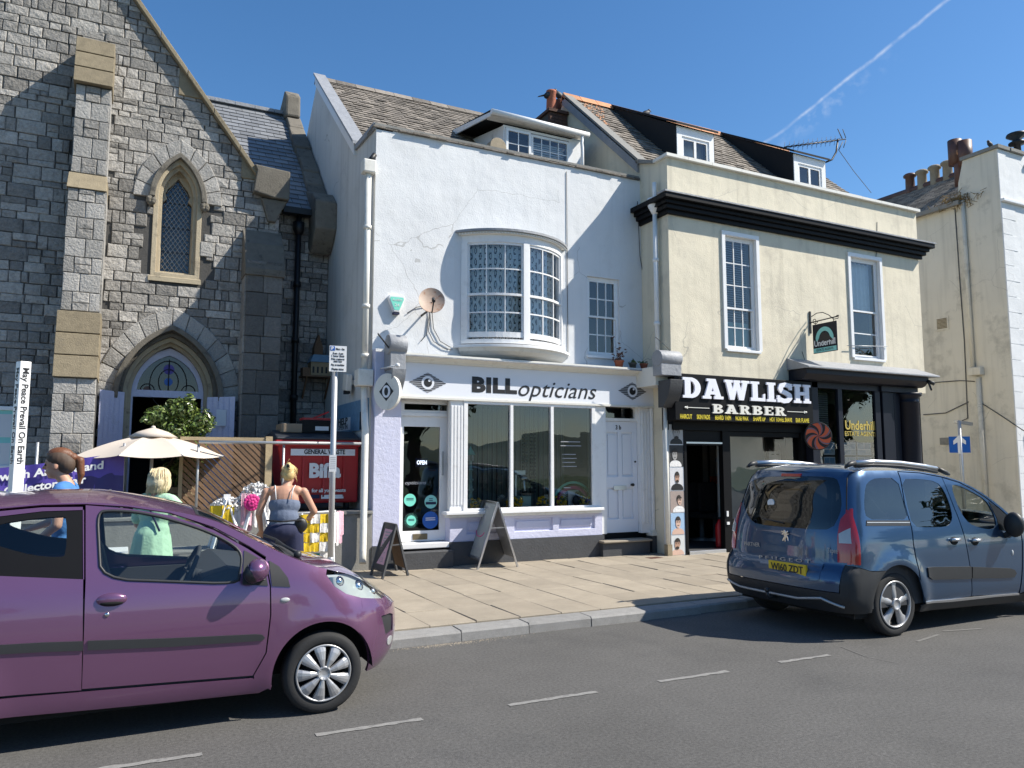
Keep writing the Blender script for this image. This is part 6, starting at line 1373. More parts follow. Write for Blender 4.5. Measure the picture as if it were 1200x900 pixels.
# mouldings of the door: hood and three stepped orders
def order(ix, iz, ox, oz, zs, z0, Y0, Y1, name, mt_, xl, xr, za, n=14):
    o_ = opening(xl-ox, xr+ox, z0, zs, za+oz, n); i_ = opening(xl-ix, xr+ix, z0, zs, za+iz, n)
    m = MB(); m.plate(o_, [i_[::-1]], Y0, Y1); return m.obj(name, mt_, CH, bevel=.008)
hd_ = MB(); pO = arch_pts(dxl-.13, dxr+.13, dzs-.1, dza+.15, 16); pI = arch_pts(dxl-.04, dxr+.04, dzs-.1, dza+.06, 16); hd_.plate(pO+pI[::-1], (), YC-.15, YC+.02); hd_.obj('hood_mould', 'dark_stone', CH, bevel=.012)
order(-.03, -.03, .04, .055, dzs, TZ, YC+.02, YC+.25, 'arch_moulding', 'dark_stone', dxl, dxr, dza)
order(-.10, -.11, .03, .04, dzs, TZ, YC+.12, YC+.36, 'arch_moulding', 'bath_stone', dxl, dxr, dza)
order(-.16, -.17, .03, .04, dzs, TZ, YC+.24, YC+.45, 'arch_moulding', 'bath_stone', dxl, dxr, dza)
# timber frame and leaded fanlight
fY = YC+.36; fl, fr_ = dxl+.15, dxr-.15; fza = dza-.19
zt0, zt1 = P(200, 466, Y=fY).z, P(200, 458, Y=fY).z
o_ = opening(fl-.02, fr_+.02, TZ, dzs+.0, fza); i_ = [(fl+.09, zt1)]+arch_pts(fl+.09, fr_-.09, dzs+.04, fza-.13)+[(fr_-.09, zt1)]
m = MB(); m.plate(o_, [[(fl+.04, TZ-.001), (fl+.04, zt0), (fr_-.04, zt0), (fr_-.04, TZ-.001)], i_[::-1]], fY, fY+.1); df = m.obj('door_frame', 'lilac', CH, bevel=.01)
fg = MB(); fg.plate(i_, (), fY+.05, fY+.055); fg.obj('fanlight_glass', 'church_glass', df)
m = MB(); cxm = (fl+fr_)/2; zc = dzs+.25
m.tube([(cxm, fY+.03, zt1), (cxm, fY+.03, fza-.2)], .010, 5)
for (rx, ry, ax_, az_) in ((.16, .22, 0, 0), (.30, .42, 0, -.05), (.11, .11, -.33, -.16), (.11, .11, .33, -.16)):
    m.tube([(cxm+ax_+rx*math.cos(k*math.pi/12), fY+.03, zc+az_+ry*math.sin(k*math.pi/12)) for k in range(25)], .008, 4)
m.obj('leading', 'ink', df)
for (rx, ax_, az_, c_) in ((.07, 0, .0, 'blue_sign'), (.09, 0, .22, 'banner'), (.07, -.33, -.16, 'chimney_brown')): 
    m = MB(); disc(m, cxm+ax_, zc+az_, rx, fY+.048, .004, 16); m.obj('stained_pane', c_, df)
# open door leaves
for (xa, xb, z1_, s_, pl) in ((P(117, 460, Y=YC-.25).x, P(146, 460, Y=YC-.02).x, P(130, 459, Y=YC).z, -1, 5), (P(243, 466, Y=YC-.02).x, P(275, 465, Y=YC-.25).x, P(258, 466, Y=YC).z, 1, 5)):
    ya, yb_ = (YC-.34, YC+.0) if s_ < 0 else (YC+.0, YC-.34); m = MB()
    lf = MB(); lf.add([(xa, ya, TZ), (xb, yb_, TZ), (xb, yb_, z1_), (xa, ya, z1_), (xa, ya+.05, TZ), (xb, yb_+.05, TZ), (xb, yb_+.05, z1_), (xa, ya+.05, z1_)], [(0, 1, 2, 3), (4, 7, 6, 5), (0, 3, 7, 4), (1, 5, 6, 2), (3, 2, 6, 7)])
    lo = lf.obj('door_leaf', 'lilac', CH)
    for k in range(pl):
        t0, t1 = (k+.08)/pl, (k+.92)/pl; X_a, X_b = xa+(xb-xa)*t0, xa+(xb-xa)*t1; Y_a, Y_b = ya+(yb_-ya)*t0-.012, ya+(yb_-ya)*t1-.012
        MB().add([(X_a, Y_a, TZ), (X_b, Y_b, TZ), (X_b, Y_b, z1_-.02), (X_a, Y_a, z1_-.02), (X_a, Y_a+.011, TZ), (X_b, Y_b+.011, TZ), (X_b, Y_b+.011, z1_-.02), (X_a, Y_a+.011, z1_-.02)], [(0, 1, 2, 3), (0, 3, 7, 4), (1, 5, 6, 2), (3, 2, 6, 7)]).obj('door_board', 'lilac', lo)
q = P(259, 489, Y=YC-.24); tag(MB().box(q.x-.08, q.x+.08, q.y-.03, q.y-.026, q.z-.15, q.z+.13).obj('notice', 'paper'), 'white paper notice pinned to the right church door leaf', 'notice')
rm = MB(); rm.add([(fl-.4, YC+.56, TZ), (fr_+.4, YC+.56, TZ), (fr_+.4, YC+5, TZ), (fl-.4, YC+5, TZ), (fl-.4, YC+.56, 4.5), (fr_+.4, YC+.56, 4.5), (fr_+.4, YC+5, 4.5), (fl-.4, YC+5, 4.5)], [(0, 1, 2, 3), (4, 7, 6, 5), (2, 6, 7, 3), (0, 3, 7, 4), (1, 5, 6, 2)]); rm.obj('porch_room', 'room', CH)
# lancet window
hm = MB(); pO = arch_pts(wxl-.10, wxr+.10, wzs-.05, wza+.12, 14); pI = arch_pts(wxl-.01, wxr+.01, wzs-.05, wza+.03, 14); hm.plate(pO+pI[::-1], (), YC-.14, YC+.02)
for xs in (wxl-.07, wxr+.07):
    for k in range(9): a = k*.7; hm.ball((xs+.04*math.cos(a), YC-.09+.02*math.sin(a*1.7), wzs-.12+.05*math.sin(a)), .045, 8, 6)
hm.obj('hood_mould', 'dark_stone', CH, bevel=.01)
def worder(ix, iz, ox, oz, zb, z0, Y0, Y1, mt_): 
    o_ = opening(wxl-ox, wxr+ox, z0, wzs, wza+oz, 12); i_ = opening(wxl-ix, wxr+ix, zb, wzs, wza+iz, 12)
    return MB().plate(o_, [i_[::-1]], Y0, Y1).obj('window_moulding', mt_, CH, bevel=.008)
worder(-.05, -.06, .03, .04, wz0+.06, wz0-.05, YC-.03, YC+.13, 'bath_stone'); worder(-.11, -.14, -.03, -.04, wz0+.10, wz0, YC+.06, YC+.30, 'bath_stone')
MB().add([(wxl-.06, YC-.05, wz0-.02), (wxr+.06, YC-.05, wz0-.02), (wxr-.06, YC+.24, wz0+.14), (wxl+.06, YC+.24, wz0+.14), (wxl-.06, YC-.05, wz0-.10), (wxr+.06, YC-.05, wz0-.10)], [(0, 1, 2, 3), (4, 5, 1, 0), (0, 3, 4), (1, 5, 2)]).obj('sill', 'bath_stone', CH)
for xs, z0_ in ((wxr+.12, P(235, 290, Y=YC).z),): MB().box(xs-.09, xs+.12, YC-.04, YC+.02, z0_-.16, z0_+.1).obj('quoin_stone', 'ashlar', CH, bevel=.01)
# cusped head
gx0, gx1 = wxl+.11, wxr-.11; gza = wza-.14
gl_o = opening(gx0-.02, gx1+.02, wz0+.08, wzs, gza+.02)
cusp = [(gx0, wz0+.1), (gx0, wzs-.02), (gx0+.09, wzs+.06), (gx0+.05, wzs+.14)]
xm = (gx0+gx1)/2
hole = [(gx0+.015, wz0+.11), (gx0+.015, wzs-.04), (gx0+.08, wzs+.03), (gx0+.05, wzs+.12), (gx0+.09, wzs+.22), (xm-.07, gza-.20), (xm, gza-.10), (xm+.07, gza-.20), (gx1-.09, wzs+.22), (gx1-.05, wzs+.12), (gx1-.08, wzs+.03), (gx1-.015, wzs-.04), (gx1-.015, wz0+.11)]
MB().plate(gl_o, [hole], YC+.20, YC+.27).obj('tracery', 'bath_stone', CH, bevel=.006)
MB().plate(gl_o, (), YC+.285, YC+.29).obj('leaded_glass', 'church_glass', CH)
m = MB(); z = wz0-.6; st_ = .135; 
for k in range(26):
    for s_ in (-1, 1):
        p_, q_ = (gx0, wz0-.3+k*.11), (gx1, wz0-.3+k*.11+s_*(gx1-gx0)*1.45)
        if s_ < 0: p_, q_ = (gx0, p_[1]+.0+.5), (gx1, p_[1]+.5-(gx1-gx0)*1.45)
        n = 14; run = []
        for i in range(n+1):
            t = i/n; x, zz = p_[0]+(q_[0]-p_[0])*t, p_[1]+(q_[1]-p_[1])*t
            if inpoly(x, zz, hole): run.append((x, YC+.262, zz))
            elif len(run) > 1: m.tube(run, .0055, 4); run = []
            else: run = []
        if len(run) > 1: m.tube(run, .0055, 4)
m.obj('lattice', 'galv', CH)
for zz in (wz0+.5, wz0+.95, wz0+1.4): MB().box(gx0, gx1, YC+.27, YC+.28, zz-.006, zz+.006).obj('saddle_bar', 'ink', CH)
MB().box(wxl-.3, wxr+.3, YC+.8, YC+.82, wz0-.3, wza+.2).obj('room', 'room', CH)
# left buttress with three weatherings
def blocks(x0, x1, z0, z1, Y, mt_='ashlar', side=None):
    z = z0; k = 0
    while z < z1-.02:
        h = min(rr.choice((.26, .3, .34)), z1-z); xs = [x0, x0+(x1-x0)*(.5+rr.uniform(-.06, .06)), x1] if k % 2 else [x0, x0+(x1-x0)*.27, x0+(x1-x0)*.72, x1]
        for i in range(len(xs)-1):
            if k % 2 == 0 and i == 1: 
                s = rr.uniform(.4, .6); 
                for (a, b) in ((z, z+h*s), (z+h*s, z+h)): stone_mesh([(xs[i], a), (xs[i+1], a), (xs[i+1], b), (xs[i], b)], Y, rr, .014, .006).obj('block', 'granite', CH)
            else: stone_mesh([(xs[i], z), (xs[i+1], z), (xs[i+1], z+h), (xs[i], z+h)], Y, rr, .006, .004).obj('block', mt_, CH)
        z += h; k += 1
Y1b, Y2b, Y3b = YC-.62, YC-.74, YC-.90
def zz(px, py, Y): return P(px, py, Y=Y).z
bx0, bx1 = P(78, 230, Y=Y2b).x, P(124, 230, Y=Y2b).x
t0, t1 = zz(105, 42, Y1b), zz(103, 99, Y1b)
t2, t3 = zz(97, 200, Y2b), zz(96, 221, Y2b)
t4, t5 = zz(85, 362, Y3b), zz(82, 442, Y3b)
MB().box(bx0+.03, bx1-.02, Y1b+.02, YC, t3, t1).obj('buttress_core', 'mortar', CH); MB().box(bx0+.01, bx1-.0, Y2b+.02, YC, t5, t3-.01).obj('buttress_core', 'mortar', CH); MB().box(bx0-.02, bx1+.02, Y3b+.02, YC, .5, t5).obj('buttress_core', 'mortar', CH)
for k in range(3):
    h = (t0-t1)/3; za, zb = t1+h*k, t1+h*(k+1)-.015; yo = Y1b-.06+.05*k
    MB().add([(bx0-.01, yo-.03, za), (bx1+.01, yo-.03, za), (bx1+.01, yo+.02, zb), (bx0-.01, yo+.02, zb), (bx0-.01, YC, za), (bx1+.01, YC, za), (bx1+.01, YC, zb), (bx0-.01, YC, zb)], [(0, 1, 2, 3), (3, 2, 6, 7), (0, 4, 5, 1), (1, 5, 6, 2), (0, 3, 7, 4)]).obj('weathering_stone', 'tan_stone', CH, bevel=.008)
blocks(bx0+.03, bx1-.02, t2+.004, t1-.02, Y1b+.02)
MB().add([(bx0-.01, Y2b-.03, t3), (bx1+.01, Y2b-.03, t3), (bx1+.0, Y1b+.01, t2), (bx0+.0, Y1b+.01, t2), (bx0-.01, YC, t3), (bx1+.01, YC, t3), (bx1+.01, YC, t2), (bx0-.01, YC, t2)], [(0, 1, 2, 3), (3, 2, 6, 7), (0, 4, 5, 1), (1, 5, 6, 2), (0, 3, 7, 4)]).obj('weathering_stone', 'tan_stone', CH, bevel=.008)
blocks(bx0+.01, bx1, t4+.004, t3-.004, Y2b+.02)
for k in range(3):
    h = (t4-t5)/3; za, zb = t5+h*k, t5+h*(k+1)-.015; yo = Y3b-.0+.05*k
    MB().add([(bx0-.03, yo-.05, za), (bx1+.03, yo-.05, za), (bx1+.03, yo-.0, zb), (bx0-.03, yo-.0, zb), (bx0-.03, YC, za), (bx1+.03, YC, za), (bx1+.03, YC, zb), (bx0-.03, YC, zb)], [(0, 1, 2, 3), (3, 2, 6, 7), (0, 4, 5, 1), (1, 5, 6, 2), (0, 3, 7, 4)]).obj('weathering_stone', 'tan_stone', CH, bevel=.008)
blocks(bx0-.02, bx1+.02, TZ+.3, t5-.01, Y3b+.02)
for (a, b, Y, xs) in ((t3, t1, Y1b, bx1-.02), (t5, t3, Y2b, bx1)):
    z = a; 
    while z < b: h = min(.3, b-z); MB().box(xs-.03, xs+.012, Y+.02, YC-.001, z+.005, z+h-.005, rr.random()).obj('side_block', 'ashlar', CH); z += h
# right buttress (in shade), capped
b2l, b2r = P(286, 400, Y=YC-.5).x, P(329, 400, Y=YC-.5).x; c0_ = zz(305, 283, YC-.5)
MB().box(b2l+.01, b2r-.01, YC-.48, YC, .5, c0_-.35).obj('buttress_core', 'mortar', CH)
z = TZ+.2
while z < c0_-.4:
    h = min(rr.choice((.3, .36, .42)), c0_-.35-z); k = rr.uniform(.35, .65)
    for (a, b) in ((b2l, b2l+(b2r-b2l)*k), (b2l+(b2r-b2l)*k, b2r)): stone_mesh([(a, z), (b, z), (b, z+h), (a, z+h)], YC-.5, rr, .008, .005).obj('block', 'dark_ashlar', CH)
    MB().box(b2l-.015, b2l+.03, YC-.47, YC-.001, z+.005, z+h-.005, rr.random()).obj('side_block', 'ashlar', CH)
    z += h
MB().plate([(YC-.56, c0_-.62), (YC-.56, c0_-.50), (YC-.35, c0_), (YC+.0, c0_+.35), (YC+.0, c0_-.62)][::-1], (), b2l-.03, b2r+.03, axis='x').obj('weathering_stone', 'dark_stone', CH, bevel=.01)
# tan quoins at the rake and the raking coping
for (px, py) in ((218, 103), (291, 200)):
    q = P(px, py, Y=YC-.03); c = [(q.x-.12, q.z-.16), (q.x+.42, q.z-.16), (q.x+.42, q.z+.5), (q.x-.12, q.z+.5)]; c = clip(c, -rsl, 1, cc+.02)
    if len(c) > 2: stone_mesh(c, YC-.03, rr, .01, .004).obj('kneeler_stone', 'tan_stone', CH)
n = 13; xa, xb = GX0, rk1.x+.1
for k in range(n):
    x0, x1 = xa+(xb-xa)*k/n+.003, xa+(xb-xa)*(k+1)/n-.003
    MB().add([(x0, YC-.14, rake(x0)-.10), (x1, YC-.14, rake(x1)-.10), (x1, YC-.14, rake(x1)+.03), (x0, YC-.14, rake(x0)+.03), (x0, YC+.55, rake(x0)-.10), (x1, YC+.55, rake(x1)-.10), (x1, YC+.55, rake(x1)+.03), (x0, YC+.55, rake(x0)+.03)], [(0, 1, 2, 3), (3, 2, 6, 7), (0, 4, 5, 1), (1, 5, 6, 2), (0, 3, 7, 4)], rr.random()).obj('coping_stone', 'tan_stone', CH, bevel=.012)
kz = rk1.z; kx0, kx1 = P(298, 205, Y=YC-.2).x, P(340, 215, Y=YC-.2).x
MB().plate([(kx0, kz-.35), (kx0+.05, kz+.05), (kx0+.0, kz+.16), (kx1, kz+.12), (kx1, kz-.42), (kx0+.35, kz-.42)], (), YC-.2, YC+.6).obj('kneeler', 'dark_stone', CH, bevel=.02)  # dark stone also carries the shadow lying over this block
MB().plate([(kx0+.15, kz-.43), (kx1-.02, kz-.43), (kx1-.12, kz-.62), (kx1-.22, kz-.85), (kx0+.28, kz-.85)], (), YC-.12, YC+.6).obj('corbel', 'dark_stone', CH, bevel=.02)
# slate roof of the nave wing with gutter, ridge and far coping
ez = zz(350, 246, YR-.15); ry = 18.6; rz = zz(350, 139, ry)
slate_roof('slate', 'slate', CH, -2.5, XO-.36, YR-.18, ez+.02, ry, rz, cw=.30, ch=.21, seed=5, jit=.002)
rt = MB(); x = -2.5
while x < XO-.5: rt.box(x, x+.44, ry-.14, ry+.14, rz-.02, rz+.06, rr.random()); x += .45
stuff(rt.obj('ridge_tile', 'lead', CH))
MB().add([(-2.5, ry, rz), (XO-.2, ry, rz), (XO-.2, 23, ez), (-2.5, 23, ez)], [(0, 1, 2, 3)]).obj('rear_roof', 'black_felt', CH)
g0_ = P(332, 244, Y=YR-.25); MB().box(g0_.x, XO-.35, YR-.30, YR-.12, ez-.12, ez-.0).obj('gutter', 'black_iron', CH)
dp = P(350, 260, Y=YR-.12); m = MB(); m.tube([(dp.x, YR-.14, ez-.1), (dp.x, YR-.14, 1.0)], .055, 10); m.lathe([(.06, 0), (.11, .1), (.11, .25)], (dp.x, YR-.14, ez-.5), 'z', 10)
for z in (5.2, 4.1, 3.0, 2.0): m.lathe([(.055, -.05), (.075, -.05), (.075, .05), (.055, .05)], (dp.x, YR-.14, z), 'z', 10)
m.obj('downpipe', 'black_iron', CH)
sl_ = (rz-ez)/(ry-YR+.18); n = 9
for k in range(n):
    ya, yb_ = YR-.45+(ry-YR+.5)*k/n, YR-.45+(ry-YR+.5)*(k+1)/n-.01
    za, zb = ez+(ya-YR+.18)*sl_+.22, ez+(yb_-YR+.18)*sl_+.22
    j1, j2 = rr.uniform(-.03, .03), rr.uniform(-.02, .02)
    MB().plate([(ya, za-.30), (ya, za+j1), (yb_, zb+j1), (yb_, zb-.30)][::-1], (), XO-.38+j2, XO-.03, axis='x').obj('coping_stone', 'dark_stone', CH, bevel=.03)
MB().plate([(YR-.62, ez-.45), (YR-.62, ez+.1), (YR-.30, ez+.35), (YR+.4, ez+.6), (YR+.4, ez-.45), (YR-.2, ez-.85), (YR-.45, ez-.65)], (), XO-.42, XO-.008, axis='x').obj('kneeler', 'dark_stone', CH, bevel=.03)
MB().plate([(ry-.5, rz-.2), (ry-.45, rz+.35), (ry-.2, rz+.55), (ry+.1, rz+.40), (ry+.4, rz+.3), (ry+.4, rz-.2)], (), XO-.40, XO-.05, axis='x').obj('finial_stone', 'dark_stone', CH, bevel=.05)
# terrace, low wall
struct(MB().box(-9, XO-.001, 11.95, YR, PZ-.1, TZ).obj('terrace', 'concrete'))
LW = MB().box(-9, XO-.001, 11.72, 11.95, PZ-.05, TZ-.03).obj('retaining_wall', 'concrete', bevel=.01); tag(LW, 'low grey rendered wall holding up the church terrace', 'wall')
MB().box(-9, XO-.001, 11.69, 11.97, TZ-.028, TZ+.02).obj('wall_coping', 'concrete', LW, bevel=.008)
# ------------------------------------------------------------------ forecourt
yR = 11.8; ra, rb = P(170, 517, Y=yR), P(428, 526, Y=yR); RL = thing('railing', 'thin pale metal rail across the terrace in front of the red bin', 'railing', (ra.x, yR, TZ))
rx_ = P(233, 521, Y=yR).x
MB().tube([(rx_, yR, ra.z), (XO-.12, yR, ra.z)], .022, 8).obj('rail', 'galv', RL)
for x in (-4.5, -2.7, -1.0, .02, rx_, 2.15): MB().tube([(x, yR+.03, TZ), (x, yR+.03, ra.z-.03)], .018, 8).obj('post', 'galv', RL)
# banner
bq = [P(-60, 556, Y=yR-.05), P(146, 531, Y=yR-.05), P(144, 584, Y=yR-.05), P(-60, 612, Y=yR-.05)]
BN = thing('banner', 'purple antique and collectors fair banner with white serif lettering tied to the railing', 'banner', tuple(bq[1]))
def bpt(u, v, dy=0): a = bq[0].lerp(bq[1], u); b = bq[3].lerp(bq[2], u); p = b.lerp(a, v); return Vector((p.x, p.y-dy+.018*math.sin(u*19)+.01*math.sin(u*43+v*3), p.z+.004*math.sin(u*9)))
MB().grid([[bpt(u/50, v/6) for u in range(51)] for v in range(7)], True).obj('sheet', 'banner', BN)
m = MB()
for (u0, u1) in ((.42, 1.0),):
    rows_ = [[], []]
    for k in range(41): u = u0+(u1-u0)*k/40; top = .50+.09*abs(math.sin((u-u0)*22))*(1 if u < .93 else .4); rows_[0].append(bpt(u, .0, .004)); rows_[1].append(bpt(u, top, .004))
    m.grid(rows_, True)
m.obj('tent_print', 'banner_dark', BN)
def banner_text(t, px0, px1, py0, py1, h, mt_='sign_white', **k):
    a, b = P(px0, py0, Y=yR-.085), P(px1, py1, Y=yR-.085); m = MB(); ux_ = (b-a).normalized(); text_on(m, t, a, ux_, uz, h, fit=(b-a).length, depth=.004, **k); m.obj('lettering', mt_, BN)
sc_ = (P(0, 540, Y=yR).z-P(0, 560, Y=yR).z)/20
banner_text('Dawlish Antique and', -21, 121, 566, 549, 13.5*sc_, bold=.03)
banner_text('Collectors Fair', 4, 101, 580.5, 565.5, 13*sc_, bold=.03)
banner_text('10am-3pm', 70, 131, 585, 577.5, 10*sc_, bold=.015)
# peace pole
q = P(28, 424, Y=10.9); PP = thing('peace_pole', 'white square pole with black vertical lettering beside the banner', 'pole', (q.x, 10.9, PZ))
rp = Matrix.Rotation(R(28), 3, 'Z'); wv = .062
c0 = Vector((q.x, 10.9, (PZ+q.z)/2)); axx = rp @ Vector((wv, 0, 0)); ayy = rp @ Vector((0, wv, 0))
MB().obox(c0, axx, ayy, (0, 0, (q.z-PZ)/2)).obj('shaft', 'white_paint', PP, bevel=.008)
n1 = -(rp @ Vector((0, 1, 0))); n2_ = rp @ Vector((-1, 0, 0)); n3 = rp @ Vector((1, 0, 0))
t_ = MB(); text_on(t_, 'May Peace Prevail On Earth', Vector((c0.x, c0.y, q.z-.08))+n1*(wv+.001)-axx*.45, (0, 0, -1), axx, .10, fit=1.15, depth=.002, bold=.02); t_.obj('lettering', 'ink', PP)
t_ = MB(); text_on(t_, 'May Peace Prevail On Earth', Vector((c0.x, c0.y, q.z-.08))+n2_*(wv+.001)-(-ayy)*.45, (0, 0, -1), -ayy, .10, fit=1.15, depth=.002, bold=.02); t_.obj('lettering', 'ink', PP)
# notice board on the church at the far left
a, b = P(-40, 475, Y=YC-.1), P(19, 550, Y=YC-.1); NB = thing('notice_board', 'white framed notice board on the church wall at the far left', 'notice board', (a.x, YC, b.z))
MB().plate([(a.x, b.z), (b.x, b.z), (b.x, a.z), (a.x, a.z)], [[(a.x+.06, b.z+.06), (a.x+.06, a.z-.06), (b.x-.06, a.z-.06), (b.x-.06, b.z+.06)]], YC-.14, YC-.05).obj('frame', 'white_paint', NB, bevel=.006)
MB().box(a.x+.04, b.x-.04, YC-.10, YC-.03, b.z+.04, a.z-.04).obj('panel', 'teal', NB)
for k in range(3):
    for j in range(2): pz = a.z-.12-j*.45; px_ = b.x-.1-.28*k; MB().box(px_-.22, px_, YC-.105, YC-.101, pz-.36, pz).obj('notice', 'paper', NB)
# planter with bush, parasol
pY = 12.75; a, b = P(192, 571, Y=pY), P(229, 600, Y=pY); PL = thing('planter_bush', 'glossy leafed bush in a pale timber planter before the church door', 'plant', ((a.x+b.x)/2, pY+.3, TZ))
nb = 4
for k in range(nb): z0 = TZ+(a.z-TZ)*k/nb; MB().box(a.x, b.x-.08, pY, pY+.03, z0+.004, TZ+(a.z-TZ)*(k+1)/nb-.004, rr.random()).obj('plank', 'pale_wood', PL)
MB().box(b.x-.08, b.x, pY-.01, pY+.06, TZ, a.z).obj('post', 'pale_wood', PL); MB().box(a.x, b.x, pY+.031, pY+.6, TZ, a.z-.06).obj('box', 'wood', PL)
MB().box(b.x-.03, b.x, pY+.06, pY+.6, TZ, a.z).obj('plank', 'pale_wood', PL)
def leaves(mb, mb2, c, r, n, rq, s=.05):
    for k in range(n):
        d = Vector((rq.gauss(0, 1), rq.gauss(0, 1), rq.gauss(0, 1))).normalized(); rad = rq.random()**.35; p = Vector(c)+Vector((d.x*r[0], d.y*r[1], d.z*r[2]))*rad
        up = (d+Vector((rq.gauss(0, .5), rq.gauss(0, .5), rq.gauss(0, .5)+.3))).normalized(); a = up.cross(Vector((rq.gauss(0, 1), rq.gauss(0, 1), rq.gauss(0, 1)))).normalized()*s*rq.uniform(.7, 1.3); b = a.cross(up).normalized()*s*.34
        (mb if rq.random() < .7 else mb2).add([p-a, p-a*.2+b, p+a*.35+b*.8, p+a, p+a*.35-b*.8+up*.006, p-a*.2-b], [(0, 1, 2, 3, 4, 5)])
rq = random.Random(12); m1, m2 = MB(), MB()
bc = P(208, 520, Y=13.0)
for (px, py, rx, rz_, nn_) in ((185, 487, .20, .16, 320), (212, 480, .26, .20, 500), (235, 495, .24, .24, 500), (205, 505, .34, .25, 650), (190, 525, .3, .2, 400), (225, 530, .30, .30, 600), (210, 555, .34, .22, 500), (240, 478+20, .12, .14, 150), (222, 470, .07, .14, 90), (172, 492, .10, .06, 70)):
    c = P(px, py, Y=13.05); leaves(m1, m2, c, (rx, .28, rz_), nn_, rq, .042)
stuff(m1.obj('foliage', 'leaf', PL)); stuff(m2.obj('young_foliage', 'leaf_pale', PL))
m = MB()
for k in range(9): a_ = Vector((bc.x+rq.gauss(0, .12), 13.05+rq.gauss(0, .06), a.z-.1)); m.tube([a_, a_.lerp(bc, .5)+Vector((rq.gauss(0, .1), 0, 0)), P(rq.uniform(180, 240), rq.uniform(478, 510), Y=13.05)], [.02, .014, .005], 6)
m.obj('stem', 'bark', PL)
uY = 12.35; tip = P(182, 504, Y=uY); rim = P(83, 529, Y=uY); Rr = (P(266, 537, Y=uY).x-rim.x)/2; ucx = (P(266, 537, Y=uY).x+rim.x)/2; uzr = (rim.z+P(266, 537, Y=uY).z)/2-.02
UM = thing('parasol', 'open beige canvas parasol on a grey pole in front of the church door', 'parasol', (ucx, uY, TZ))
m = MB(); N_ = 8; segs = []
for k in range(N_): a_ = 2*math.pi*k/N_+.35; segs.append(Vector((ucx+Rr*math.cos(a_), uY+Rr*.98*math.sin(a_), uzr)))
top = Vector((ucx, uY, tip.z-.06))
for k in range(N_):
    p, q_ = segs[k], segs[(k+1) % N_]; rows_ = []
    for i in range(7):
        t = i/6; l = top.lerp(p, t); r_ = top.lerp(q_, t); row = []
        for j in range(7): u = j/6; c = l.lerp(r_, u); c.z -= .045*math.sin(math.pi*u)*t*(1-t*.3); c.z += .05*math.sin(math.pi*t); row.append(c)
        rows_.append(row)
    MB().grid(rows_, True).obj('canopy_panel', 'parasol', UM)
MB().lathe([(.34, -.10), (.2, -.02), (.05, .03), (0, .035)], (ucx, uY, tip.z-.005), 'z', 8).obj('vent_cap', 'parasol', UM); MB().ball((ucx, uY, tip.z+.03), .035, 8, 6).obj('finial', 'parasol', UM)
MB().tube([(ucx, uY, TZ), (ucx, uY, tip.z-.05)], .024, 10).obj('pole', 'galv', UM)
for p in segs: MB().tube([top-Vector((0, 0, .03)), p+Vector((0, 0, .005))], .008, 5).obj('rib', 'galv', UM)
MB().box(ucx-.25, ucx+.25, uY-.25, uY+.25, TZ, TZ+.08).obj('base', 'concrete', UM, bevel=.02)
# trellis of diagonal slats
tY = 12.3; a, b = P(237, 512, Y=tY), P(314, 596, Y=tY); TR = thing('slatted_screen', 'brown timber screen of diagonal slats beside the planter', 'screen', ((a.x+b.x)/2, tY, TZ))
z0, z1, x0, x1 = TZ+.02, a.z, a.x-.3, b.x
MB().plate([(x0, z0), (x1, z0), (x1, z1), (x0, z1)], [[(x0+.05, z0+.05), (x0+.05, z1-.05), (x1-.05, z1-.05), (x1-.05, z0+.05)]], tY-.03, tY+.03).obj('frame', 'pale_wood', TR)
k = 0; c = (x0-z1)-.0; sp = .098
c0_ = x0+z0
while c0_ < x1+z1:
    poly = [(-20, c0_+20), (c0_-0+0-(-20)*0, 0)]
    # slat: x+z in [c, c+w]
    w2 = .076; cell = [(x0+.05, z0+.05), (x1-.05, z0+.05), (x1-.05, z1-.05), (x0+.05, z1-.05)]
    cell = clip(cell, 1, 1, c0_+w2); cell = clip(cell, -1, -1, -c0_) if len(cell) > 2 else cell
    if len(cell) > 2 and area(cell) > .002: MB().plate(cell, (), tY-.012+rr.uniform(-.003, .003), tY+.008, rnd=rr.random()).obj('slat', 'wood', TR)
    c0_ += sp
MB().box(x1-.07, x1+.03, tY-.05, tY+.05, TZ, z1+.02).obj('post', 'pale_wood', TR)
# red waste bin
bY = 12.35; a, b = P(325, 515, Y=bY), P(424, 600, Y=bY); c2 = P(335, 598, Y=bY).x; d2 = P(420, 600, Y=bY).x
WB = thing('waste_bin', 'large red general waste bin with dark lid beside the white wall', 'bin', ((a.x+b.x)/2, bY+.4, TZ))
zt = a.z; zb = TZ+.12; b_x = min(b.x, XO-.06)
MB().add([(c2, bY+.06, zb), (d2, bY+.06, zb), (d2, bY+.8, zb), (c2, bY+.8, zb), (a.x, bY, zt), (b_x, bY, zt), (b_x, bY+.95, zt), (a.x, bY+.95, zt)], [(0, 3, 2, 1), (0, 1, 5, 4), (1, 2, 6, 5), (2, 3, 7, 6), (3, 0, 4, 7), (4, 5, 6, 7)]).obj('body', 'bin_red', WB, bevel=.03)
MB().box(a.x-.03, b_x+.02, bY-.04, bY+1.0, zt-.10, zt+.0).obj('rim', 'bin_red', WB, bevel=.015)
MB().plate([(bY-.05, zt+.003), (bY-.05, zt+.04), (bY+.4, zt+.16), (bY+1.0, zt+.10), (bY+1.0, zt+.003)][::-1], (), a.x-.02, b_x+.01, axis='x').obj('lid', 'bin_lid', WB, bevel=.02)
for x in (c2+.25, (c2+d2)/2, d2-.25): MB().box(x-.015, x+.015, bY+.0, bY+.08, zb+.1, zt-.12).obj('rib', 'bin_red', WB)
